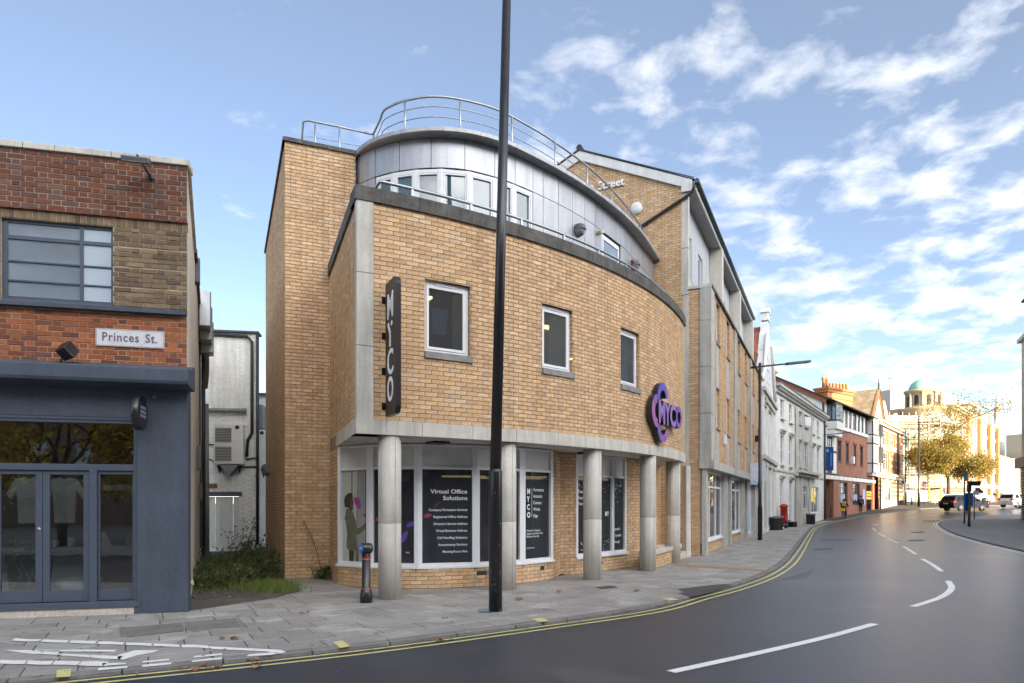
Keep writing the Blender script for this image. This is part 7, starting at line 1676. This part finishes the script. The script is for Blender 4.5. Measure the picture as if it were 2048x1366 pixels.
# dark suv crossing the junction
suv_prof = [(-2.2, .45), (-2.28, .75), (-2.25, 1.0), (-1.9, 1.05), (1.0, 1.05), (1.9, .95), (2.15, .80), (2.2, .5), (2.1, .32), (-2.1, .30)]
suv_cab = [(-2.15, 1.0), (-1.85, 1.50), (-1.5, 1.64), (-.2, 1.68), (.35, 1.60), (1.15, 1.05)]
p = at2(1928, 69.8); pnt = mat('dark_navy_paint', (.008, .010, .018), rough=.4, var=.03, spec=.12)
t, P, u, l, sg_, fg_, body, cab = vehicle('suv_car', 'dark navy estate suv crossing the junction, seen from behind its side', 'car', p, math.radians(14), suv_prof, suv_cab, 1.82, pnt, (1.35, -1.32), .34)
for q in ([(-1.75, 1.06), (-1.68, 1.40), (-1.35, 1.52), (-1.25, 1.08)], [(-1.15, 1.08), (-1.22, 1.53), (-.35, 1.57), (-.30, 1.08)], [(-.2, 1.08), (-.25, 1.57), (.25, 1.52), (.88, 1.08)]): sg_(q)
fg_(-2.11, 1.06, -1.86, 1.48, nm='rear_window')
fg_(1.08, 1.10, .40, 1.57)
for y in (1, -1): pbox(P, -2.27, -2.0, y*.60, y*.93, .86, 1.04, 'tail_light', M_rl, t); pbox(P, 1.9, 2.16, y*.55, y*.87, .72, .86, 'headlight', M_hl, t)
pbox(P, -2.315, -2.27, -.27, .27, .72, .84, 'number_plate', M_ylp, t)
for y in (1, -1): pbox(P, -1.6, .1, y*.60-.02, y*.60+.02, 1.66, 1.72, 'roof_rail', M_steel, t); pbox(P, .72, .92, y*.91, y*1.08, 1.05, 1.2, 'wing_mirror', pnt, t)
# white van facing us
van_prof = [(-2.9, .45), (-2.9, 1.1), (1.9, 1.1), (2.55, 1.0), (2.75, .85), (2.78, .45), (2.6, .32), (-2.8, .32)]
van_cab = [(-2.9, 1.05), (-2.9, 2.55), (.6, 2.6), (1.05, 2.5), (1.75, 1.35), (2.0, 1.08)]
p = at2(1938, 90); wp = carpaint('van_white', (.62, .61, .58))
t, P, u, l, sg_, fg_, body, cab = vehicle('white_van', 'white high roof delivery van parked beyond the dark suv', 'van', p, math.radians(-38), van_prof, van_cab, 2.0, wp, (1.75, -1.6), .36, tum=.12)
sg_([(.75, 1.35), (.72, 2.0), (1.2, 2.0), (1.62, 1.38)]); fg_(1.80, 1.32, 1.12, 2.40)
pbox(P, 2.56, 2.80, -.62, .62, .66, .94, 'grille', M_black, t); pbox(P, 2.60, 2.81, -.7, .7, .42, .56, 'bumper', M_black, t)
for y in (1, -1): pbox(P, 2.3, 2.68, y*.66, y*.99, .72, 1.0, 'headlight', M_hl, t); pbox(P, 1.45, 1.62, y*1.0, y*1.25, 1.3, 1.65, 'wing_mirror', M_black, t)
pbox(P, -2.6, .3, -1.012, -1.006, 1.3, 2.1, 'side_print', mat('van_print', (.50, .40, .32), rough=.5, var=.1), cab)
for k in range(3): pbox(P, -2.4, -.4+.2*k, -1.02, -1.013, 1.9-.2*k, 1.96-.2*k, 'lettering', mat('van_lettering', (.38, .26, .2)), cab)
# white hatchback at the right edge
h_prof = [(-1.85, .4), (-1.92, .7), (-1.85, .95), (-1.4, 1.0), (1.0, .98), (1.7, .85), (1.95, .68), (1.95, .4), (1.85, .28), (-1.75, .28)]
h_cab = [(-1.85, .95), (-1.55, 1.40), (-1.2, 1.53), (0, 1.55), (.35, 1.48), (1.15, .97)]
p = at2(2037, 73.5); hp = carpaint('hatch_white', (.66, .66, .65))
t, P, u, l, sg_, fg_, body, cab = vehicle('white_hatchback', 'white hatchback at the junction partly hidden by the right hand building', 'car', p, math.radians(16), h_prof, h_cab, 1.72, hp, (1.2, -1.22), .31)
for q in ([(-1.5, 1.0), (-1.35, 1.36), (-.95, 1.44), (-.9, 1.0)], [(-.8, 1.0), (-.82, 1.45), (-.05, 1.46), (0, 1.0)], [(.1, 1.0), (.05, 1.46), (.3, 1.42), (.85, 1.0)]): sg_(q)
fg_(-1.82, 1.0, -1.57, 1.37, nm='rear_window')
for y in (1, -1): pbox(P, -1.91, -1.7, y*.58, y*.87, .78, .98, 'tail_light', M_rl, t)
pbox(P, -1.95, -1.91, -.26, .26, .6, .72, 'number_plate', M_ylp, t)
# ================================================================== people
def skin_body(name, joints, edges, m, par, root=0, sub=1):
    me = D.meshes.new(name); me.from_pydata([j[0] for j in joints], edges, []); o = D.objects.new(name, me); COL.objects.link(o)
    o.modifiers.new('skin', 'SKIN'); sv = me.skin_vertices[0].data
    for i, j in enumerate(joints):
        r = j[1]; sv[i].radius = r if isinstance(r, tuple) else (r, r); sv[i].use_root = (i == root)
    md = o.modifiers.new('sub', 'SUBSURF'); md.levels = sub; md.render_levels = sub
    dg = bpy.context.evaluated_depsgraph_get(); n = D.meshes.new_from_object(o.evaluated_get(dg)); D.objects.remove(o)
    n.materials.clear(); n.materials.append(m); n.polygons.foreach_set('use_smooth', [True]*len(n.polygons))
    q = D.objects.new(name, n); COL.objects.link(q); q.parent = par; return q
M_skin = mat('skin', (.36, .21, .15), rough=.6); M_navy = mat('navy_coat', (.018, .022, .034), rough=.85); M_blk = mat('black_cloth', (.014, .014, .016), rough=.9); M_hr = mat('dark_hair', (.03, .022, .016), rough=.8)
def person(name, lab, p, head, stride=.22, coat=M_navy, trou=M_blk, ride=False, group=None):
    t = thing(name, lab, 'person', p, head, group)
    s = stride
    if not ride:
        J = [((0, 0, .93), (.13, .16)), ((0, 0, 1.15), (.11, .15)), ((0, 0, 1.40), (.12, .17)), ((.02, 0, 1.52), .055), ((.04, 0, 1.66), (.10, .085)), ((.05, 0, 1.74), (.08, .07)),
             ((0, .09, .88), .085), ((s*.6, .10, .50), .06), ((s*.8, .10, .10), .042), ((s*.8+.13, .11, .04), .038),
             ((0, -.09, .88), .085), ((-s*.3, -.10, .50), .06), ((-s, -.10, .13), .042), ((-s+.10, -.11, .05), .038),
             ((0, .20, 1.40), .062), ((-.06, .26, 1.13), .045), ((.08, .25, .90), .036), ((.13, .24, .80), .034),
             ((0, -.20, 1.40), .062), ((-.02, -.26, 1.13), .045), ((.14, -.24, .93), .036), ((.19, -.23, .84), .034)]
    else:
        J = [((-.05, 0, 1.0), (.13, .17)), ((.06, 0, 1.22), (.12, .16)), ((.20, 0, 1.43), (.12, .18)), ((.27, 0, 1.55), .055), ((.32, 0, 1.67), (.10, .085)), ((.33, 0, 1.75), (.08, .07)),
             ((0, .10, .98), .09), ((.34, .13, .72), .065), ((.20, .12, .32), .045), ((.34, .13, .27), .038),
             ((0, -.10, .98), .09), ((.26, -.13, .58), .065), ((.14, -.12, .16), .045), ((.28, -.13, .11), .038),
             ((.2, .21, 1.40), .062), ((.34, .28, 1.18), .045), ((.54, .25, 1.06), .036), ((.60, .24, 1.04), .034),
             ((.2, -.21, 1.40), .062), ((.34, -.28, 1.18), .045), ((.54, -.25, 1.06), .036), ((.60, -.24, 1.04), .034)]
    E = [(0, 1), (1, 2), (2, 3), (3, 4), (4, 5), (0, 6), (6, 7), (7, 8), (8, 9), (0, 10), (10, 11), (11, 12), (12, 13), (2, 14), (14, 15), (15, 16), (16, 17), (2, 18), (18, 19), (19, 20), (20, 21)]
    skin_body('body', J, E, M_skin, t)
    g = lambda r, k: tuple(x+k for x in r) if isinstance(r, tuple) else r+k
    idx = [0, 1, 2, 14, 15, 16, 18, 19, 20]; mp = {a: i for i, a in enumerate(idx)}
    JJ = [(J[i][0], g(J[i][1], .022)) for i in idx]; JJ[0] = ((J[0][0][0], 0, J[0][0][2]-.06), g(J[0][1], .03))
    skin_body('jacket', JJ, [(mp[a], mp[b_]) for a, b_ in E if a in mp and b_ in mp], coat, t)
    idx = [0, 6, 7, 8, 10, 11, 12]; mp = {a: i for i, a in enumerate(idx)}
    skin_body('trousers', [(J[i][0], g(J[i][1], .016)) for i in idx], [(mp[a], mp[b_]) for a, b_ in E if a in mp and b_ in mp], trou, t)
    for a, c in ((8, 9), (12, 13)):
        skin_body('shoe', [(J[a][0][:2]+(J[a][0][2]-.05,), .05), (J[c][0], .048)], [(0, 1)], M_blk, t)
    hx, hz = J[4][0][0], J[4][0][2]
    b = MB(); lathe_ball(b, (hx-.015, 0, hz+.055), .118, 12, 1.0); o = b.build('hair', M_hr, None); o.parent = t
    for y in (1, -1):
        b = MB(); lathe_ball(b, (hx+.10, y*.035, hz+.0), .012, 6); o = b.build('eye', M_blk, None); o.parent = t
    b = MB(); b.obox((hx+.115, 0, hz-.03), V(1, 0, 0), V(0, 1, 0), V(0, 0, 1), .015, .012, .02); o = b.build('nose', M_skin, None, bevel=.005); o.parent = t
    return t
def backpack(lab, p, head, m, dx, z, s=1.):
    t = thing('backpack', lab, 'backpack', p, head); b = MB(); b.box((dx, 0, z), .16*s, .30*s, .44*s); o = b.build('bag', m, None, bevel=.05); o.parent = t
    b = MB(); b.box((dx-.10*s, 0, z+.05), .06, .22*s, .2*s); o = b.build('pocket', m, None, bevel=.02); o.parent = t; return t
p1 = at2(1721.5, 70.5); hd1 = math.radians(56); person('person', 'person in a black coat with backpack walking past the brick front', p1, hd1, .2); backpack('grey backpack worn by the walker in the black coat', p1, hd1, mat('grey_pack', (.06, .07, .08), rough=.8), -.20, 1.05)
p2 = at2(1989, 118); person('person', 'person in dark clothes walking in the far side street by the white shops', p2, math.radians(60), .2)
p3 = at2(2003.5, 121); person('person', 'dark clad person farthest right, beyond the white hatchback', p3, math.radians(200), .18)
# cyclist with bicycle
pc = at2(1687.5, 60.2); hc = math.radians(54); person('person', 'cyclist in a dark jacket riding away along the kerb', pc, hc, 0, ride=True)
backpack('yellow backpack on the back of the cyclist', pc, hc, mat('yellow_pack', (.45, .27, .03), rough=.7), .0, 1.12, .95)
bi = thing('bicycle', 'city bicycle with yellow rear carrier bag ridden along the kerb', 'bicycle', pc, hc)
def loc_build(b, n, m, par): o = b.build(n, m, None); o.parent = par; return o
for x in (-.52, .55):
    b = MB(); b.tube([(x+.33*math.cos(a*PI/10), 0, .34+.33*math.sin(a*PI/10)) for a in range(20)], .02, 6, closed=True); w = loc_build(b, 'wheel', M_tyre, bi)
    b = MB(); [b.tube([(x, 0, .34), (x+.32*math.cos(a*PI/5), 0, .34+.32*math.sin(a*PI/5))], .004, 3) for a in range(10)]; o = b.build('spokes', M_rim, None); o.parent = w
b = MB()
for pts in ([(-.52, 0, .34), (-.05, 0, .32), (-.15, 0, .92)], [(-.05, 0, .32), (.42, 0, .85)], [(-.13, 0, .80), (.40, 0, .92)], [(-.52, 0, .34), (-.13, 0, .8)], [(.38, 0, 1.0), (.55, 0, .34)]): b.tube(pts, .018, 6)
loc_build(b, 'frame', mat('bike_frame', (.10, .10, .11), rough=.4), bi)
b = MB(); b.tube([(.36, -.26, 1.02), (.42, 0, 1.03), (.36, .26, 1.02)], .014, 6); loc_build(b, 'handlebar', M_black, bi)
b = MB(); b.box((-.15, 0, .92), .26, .14, .05); loc_build(b, 'saddle', M_black, bi)
b = MB(); b.box((-.55, 0, .74), .34, .36, .26); o = b.build('pannier', mat('pannier_yellow', (.62, .34, .03), rough=.6), None, bevel=.03); o.parent = bi
b = MB(); b.tube([(-.05, .08, .32), (.10, .10, .24)], .012, 5); b.tube([(-.05, -.08, .32), (-.15, -.10, .18)], .012, 5); loc_build(b, 'crank', M_rim, bi)
# ================================================================== trees
def leafmat(n, cols, tr=.45):
    m = mat(n, cols[0], tint=cols, how='isl', rand=.2, rough=.6, var=0, spec=.3)
    t = m.node_tree; b = t.nodes['Principled BSDF']; src = b.inputs['Base Color'].links[0].from_socket
    tl = t.nodes.new('ShaderNodeBsdfTranslucent'); t.links.new(src, tl.inputs[0]); mx = t.nodes.new('ShaderNodeMixShader'); mx.inputs[0].default_value = tr
    t.links.new(b.outputs[0], mx.inputs[1]); t.links.new(tl.outputs[0], mx.inputs[2]); t.links.new(mx.outputs[0], t.nodes['Material Output'].inputs[0]); return m
M_bark = mat('bark', (.10, .075, .05), rough=.95, var=.3, bump=.5, bscale=20)
L_aut = leafmat('autumn_leaf', [(.16, .16, .035), (.30, .24, .05), (.42, .30, .07), (.20, .19, .045), (.36, .22, .06), (.12, .14, .035)])
L_yel = leafmat('yellow_leaf', [(.45, .33, .04), (.80, .60, .08), (.20, .19, .04), (.62, .42, .05), (.10, .11, .03)], .6)
def tree(name, lab, base, h, cr, c0, nl, leaf, seed, size=(.10, .2), trunk_r=.25, bare=.25, group=None, sp=.20):
    t = thing(name, lab, 'tree', base, group=group); R = random.Random(seed); base = Vector(base); tr = MB(); tips = []
    tr.tube([base, base+V(.05, 0, h*.16), base+V(-.05, .1, c0*h+.8)], trunk_r, 9, trunk_r*.7)
    def grow(p, d, ln, r, lv):
        q = p+d*ln; mid = p.lerp(q, .5)+Vector((R.gauss(0, 1), R.gauss(0, 1), R.gauss(0, .5)))*ln*.06
        tr.tube([p, mid, q], r, 6 if lv < 2 else 4, r*.6, cap=False); tips.append((q, lv)); tips.append((mid, lv))
        if lv >= 4: return
        for k in range(3 if lv < 3 else 2):
            nd = (d+Vector((R.gauss(0, 1), R.gauss(0, 1), R.gauss(.12, .7)))*.62).normalized(); grow(q, nd, ln*R.uniform(.62, .85), r*.58, lv+1)
    st = base+V(0, 0, c0*h)
    for k in range(6):
        a = k*PI/3+R.uniform(-.3, .3); e = R.uniform(.35, 1.3); d = Vector((math.cos(a)*math.cos(e), math.sin(a)*math.cos(e), math.sin(e))); grow(st+V(0, 0, R.uniform(-.2, .8)), d, h*sp, trunk_r*.45, 1)
    grow(st, V(0, .05, 1), h*(.24 if sp > .18 else .30), trunk_r*.6, 1)
    tr.build('trunk', M_bark, t)
    b = MB(); cc = base+V(0, 0, h*(c0+.98)/2); k = 0; fine = [q for q, lv in tips if lv >= 2]; cl = []
    for i in range(nl*3):
        if k >= nl: break
        if i % 14 == 0 or not cl:
            q = R.choice(fine); cl = [q+Vector((R.gauss(0, 1), R.gauss(0, 1), R.gauss(0, 1)))*cr*.05]; rad = cr*R.uniform(.03, .10)
        p = cl[0]+Vector((R.gauss(0, 1), R.gauss(0, 1), R.gauss(0, .8)))*rad
        rel = (p.z-base.z)/h
        if rel > .62 and R.random() < bare+(rel-.62)*2.2: continue
        a = Vector((R.gauss(0, 1), R.gauss(0, 1), R.gauss(0, 1))).normalized(); e = a.orthogonal().normalized(); f = a.cross(e); s = R.uniform(*size)
        b.quad(p-e*s, p+f*s*.55, p+e*s, p-f*s*.55); k += 1
    b.build('crown', leaf, t, kind='stuff' if False else None); return t
p = at2(1896, 82.0); tree('plane_tree', 'golden autumn plane tree on the far junction, bare at its top', p, 15.0, 6.5, .24, 42000, L_aut, 4, (.075, .15), .22, .22, sp=.115)
# trees of the small square across the road, behind the camera: they are what the shop glass mirrors
for k, (x, y, h) in enumerate(((-8.5, -9.5, 9.5), (-3.0, -12.5, 10.5), (-14.5, -10.5, 10), (6.5, -15.0, 10))):
    tree('street_tree', ['yellow leaved tree straight across the road from the shop', 'yellow leaved tree across the road, right of the first', 'yellow leaved tree across the road, far left', 'yellow leaved tree across the road from the office'][k], (x, y, 0), h, 4.8, .22, 5200, L_yel, 20+k, (.09, .17), .18, .1, group='trees of the square across the road')
# ================================================================== buildings across the road (they shade the street)
def simple(name, lab, p0, p1, h, dep, m, n, rows):
    F = Fr(p0, (p1[0]-p0[0], p1[1]-p0[1])); ln = math.dist(p0, p1); t = thing(name, lab, 'building', F.p(ln/2, 0, -2)); ho = []
    for a, c in rows:
        for k in range(n): u = (k+.5)*ln/n; ho.append((u-.6, u+.6, a, c))
    b = MB(); b.wall(F, 0, ln, -.5, h, ho, 0, .2)
    for u0, w0, u1, w1 in ((ln, 0, ln, -dep), (ln, -dep, 0, -dep), (0, -dep, 0, 0)): b.quad(F.p(u0, -.5, w0), F.p(u1, -.5, w1), F.p(u1, h, w1), F.p(u0, h, w0), uv=[(0, 0), (dep, 0), (dep, h), (0, h)])
    b.quad(F.p(0, h, 0), F.p(ln, h, 0), F.p(ln, h, -dep), F.p(0, h, -dep)); b.build('wall', m, t)
    b = MB()
    for q in ho: b.fquad(F, *q, -.15, uvm=False)
    b.build('window_band', G_up, t, kind='stuff'); b = MB(); b.fbox(F, -.2, ln+.2, h, h+.3, -dep-.1, .3); b.build('cornice', M_stone, t); return F, t
BR2 = brickmat('brown_brick', (.25, .13, .085), (.20, .10, .07), (.28, .24, .19))
simple('office_block', 'long brick block across the road behind the trees', (28, -30), (-34, -42), 25.0, 14, BR2, 22, ((4, 6), (7.5, 9.5), (11, 13), (14.5, 16.5), (18, 20)))
simple('office_block', 'brick block across the road right of the square', (38, -2), (24, -24), 23.0, 14, BR2, 9, ((4, 6), (7.5, 9.5), (11, 13), (14.5, 16.5)))
simple('street_building', 'rendered building on the right side of the street', (31.5, 36.0), (21.0, 16.0), 14.0, 13, M_wr2, 8, ((1, 3), (4.5, 6.3), (8, 9.8), (11, 12.6)))
# right hand building whose corner enters the frame
rb0, rb1 = (42.55, 57.0), (32.9, 38.0)
FR_, tR = simple('stone_building', 'stone building with curved glass corner at the right edge of the street', rb0, rb1, 15.0, 13, mat('pale_ashlar', (.52, .44, .31), rough=.85, var=.15, scale=.8), 7, ((6, 8), (9.5, 11.5), (12.8, 14)))
b = MB()
for k in range(7):
    a0, a1 = k*PI/14, (k+1)*PI/14; q = [FR_.p(2.2-2.2*math.sin(a), 0, -2.2+2.2*math.cos(a)-.05) for a in (a0, a1)]
    b.quad((q[0].x, q[0].y, 15.3), (q[1].x, q[1].y, 15.3), (q[1].x, q[1].y, 18.3), (q[0].x, q[0].y, 18.3))
b.quad(FR_.p(2.2, 15.3, -.05), FR_.p(18, 15.3, -.05), FR_.p(18, 18.3, -.05), FR_.p(2.2, 18.3, -.05)); b.build('glass_storey', G_up, tR)
b = MB(); b.fbox(FR_, .1, 18, 18.3, 18.45, -6, .05); b.build('roof', M_roof, tR)
b = MB(); b.fbox(FR_, 2.5, 6.0, 4.4, 5.2, 0, .9); o = b.build('canopy', M_pipb, tR)
z_ = gz(40, 54)
for k in range(22): b = MB(); b.fbox(FR_, .1, 5.0, z_+.2+.19*k, z_+.29+.19*k, .02, .12); b.build('louvre_slat', mat('louvre_grey', (.20, .21, .22), rough=.5), tR)
b = MB(); b.fquad(FR_, .0, 5.2, z_, z_+4.4, .015); b.build('louvre_backing', M_gap, tR)
# ================================================================== weeds, leaves
M_lf = leafmat('weed_leaf', [(.075, .11, .04), (.11, .16, .05), (.06, .085, .035), (.15, .18, .06), (.14, .12, .05)], .3); M_gr = leafmat('grass_blade', [(.17, .25, .05), (.13, .20, .045), (.22, .29, .07), (.20, .18, .06)], .35)
def weed(lab, c, rx, h, n, seed, m=M_lf, nm='weed_clump'):
    R = random.Random(seed); c = Vector(c); t = thing(nm, lab, 'plant', c, group='weeds in the alley'); st = MB(); b = MB()
    for k in range(n//16):
        a = R.uniform(0, 2*PI); r = rx*math.sqrt(R.random()); p = c+Vector((math.cos(a)*r, math.sin(a)*r, 0)); d = Vector((math.cos(a)*.35+R.gauss(0, .25), math.sin(a)*.35+R.gauss(0, .25), 1)).normalized(); L_ = h*R.uniform(.45, 1.0)
        q = p+d*L_; st.tube([p, p.lerp(q, .5)+V(0, 0, .03), q], .006, 4, .003, cap=False)
        for j in range(16):
            f = R.uniform(.15, 1); e = p.lerp(q, f)+Vector((R.gauss(0, 1), R.gauss(0, 1), R.gauss(0, .6)))*.07; ax = Vector((R.gauss(0, 1), R.gauss(0, 1), R.gauss(0, .8))).normalized(); x = ax.orthogonal().normalized(); y = ax.cross(x); s = R.uniform(.016, .045)
            b.quad(e-x*s*1.5, e+y*s*.6, e+x*s*1.5, e-y*s*.6)
    st.build('stem', mat('weed_stem', (.09, .08, .035), rough=.8), t); b.build('leaves', m, t); return t
for k, (x, y, rx, h, n) in enumerate(((-5.75, 13.2, .55, .42, 900), (-6.35, 15.0, .5, .5, 800), (-5.55, 14.6, .6, .42, 1000), (-6.9, 17.3, .7, .6, 700), (-5.6, 16.2, .55, .6, 800), (-6.6, 18.6, .7, .8, 600), (-8.3, 20.4, .4, 1.3, 260))):
    weed(['low dark weeds along the shop alley wall', 'taller dark weeds against the alley pipes', 'dense weeds in the middle of the alley', 'tall weeds in front of the grey alley door', 'weeds beside the brick tower wall', 'tall straggly weeds at the back of the alley', 'thin tall weed by the back wall of the alley'][k], (x, y, .005), rx, h, n, 50+k)
weed('small weed growing at the foot of the tower front', (-4.02, 14.55, 0), .16, .30, 260, 71, nm='weed')
vine = thing('weed', 'thin dry creeper stem climbing the brick corner', 'plant', (-4.1, 14.62, 0)); b = MB(); b.tube([(-4.05, 14.6, 0), (-4.15, 14.58, .5), (-4.28, 14.52, .95), (-4.42, 14.45, 1.25)], .008, 5); b.build('stem', MATS['weed_stem'], vine)
b = MB(); R = random.Random(8)
for k in range(46):
    f = R.random(); e = Vector((-4.05-.37*f**1.3, 14.6-.15*f, 1.25*f))+Vector((R.gauss(0, .03), R.gauss(0, .02), R.gauss(0, .03))); ax = Vector((R.gauss(0, 1), R.gauss(0, 1), R.gauss(0, 1))).normalized(); x = ax.orthogonal().normalized(); y = ax.cross(x); s = .022; b.quad(e-x*s, e+y*s*.6, e+x*s, e-y*s*.6)
b.build('leaves', mat('dry_leaf', (.16, .13, .05), rough=.8), vine)
b = MB(); R = random.Random(12)
for k in range(2600):
    u = R.random(); c = Vector((-4.75, 13.3, 0)).lerp(Vector((-4.2, 12.35, 0)), u)+Vector((R.gauss(0, .20), R.gauss(0, .26), 0))
    if k % 7 == 0: c = Vector((-5.6+R.uniform(-.5, .7), 12.75+R.gauss(0, .15), 0))
    h = R.uniform(.05, .2); d = Vector((R.gauss(0, .5), R.gauss(0, .5), 1)).normalized(); s = Vector((R.gauss(0, 1), R.gauss(0, 1), 0)).normalized()*.006
    b.quad(c-s, c+s, c+d*h+s*.2, c+d*h-s*.2)
o = b.build('grass', M_gr, kind='stuff')
M_leafd = mat('fallen_leaf', (.20, .09, .035), rough=.8, tint=[(.22, .08, .03), (.30, .17, .07), (.14, .06, .03), (.33, .24, .13)], how='isl', rand=.2)
b = MB(); R = random.Random(31)
def leaf(p, s):
    a = R.uniform(0, 6.28); x = Vector((math.cos(a), math.sin(a), 0)); y = Vector((-x.y, x.x, 0)); z = V(0, 0, .02*s/.06)
    pts = [p+x*s+z, p+y*s*.55+x*s*.25+z*1.5, p+y*s*.8-x*s*.3, p-x*s*.8+z, p-y*s*.7-x*s*.2+z*1.2, p-y*s*.45+x*s*.35]; b.quad(*pts)
for px, py, dz in ((405, 1335, ROAD), (425, 1340, ROAD), (512, 1357-20, ROAD), (500, 1322, ROAD), (490, 1320, ROAD), (512, 1330, ROAD), (403, 1341, ROAD), (610, 1228, 0), (462, 1280, 0), (455, 1279, 0), (1042, 1200, 0), (1036, 1201, 0), (1118, 1184, 0), (885, 1239, 0), (1030, 1251, ROAD), (1080, 1250, ROAD), (1086, 1248, ROAD), (1010, 1256, ROAD), (370, 1338, ROAD), (1366, 1201, ROAD), (1374, 1200, ROAD), (560, 1300, ROAD), (610, 1306, ROAD), (980, 1263, ROAD), (900, 1281, ROAD), (880, 1283, ROAD), (1272, 1183, 0)):
    g = Gp(px, py, dz)
    for _ in range(2): leaf(Vector((g[0]+R.gauss(0, .04), g[1]+R.gauss(0, .03), gz(*g)+dz+.012)), R.uniform(.03, .065))
for k in range(170):
    s = R.uniform(0, 26)+7; d = R.choice([R.gauss(-.15, .12), R.uniform(0, 3), R.uniform(-2, 0)]); q = LK.p(s, d); dz = 0 if d > .02 else ROAD
    if d < -.4 and R.random() < .6: continue
    leaf(Vector((q.x, q.y, gz(q.x, q.y)+dz+.008)), R.uniform(.010, .028))
for k in range(90): leaf(Vector((R.uniform(-6.1, -4.6), R.uniform(11.2, 14), .012)), R.uniform(.02, .05))
b.build('leaves', M_leafd, kind='stuff')
b = MB(); b.lathe(SIDE.p(1.4, .27, .0), [(.05, 0), (.05, .05), (.03, .06)], 12, SIDE.w); tag(b.build('pipe_cap', M_wr2), 'small white pipe cap low on the shop alley wall', 'pipe cap')
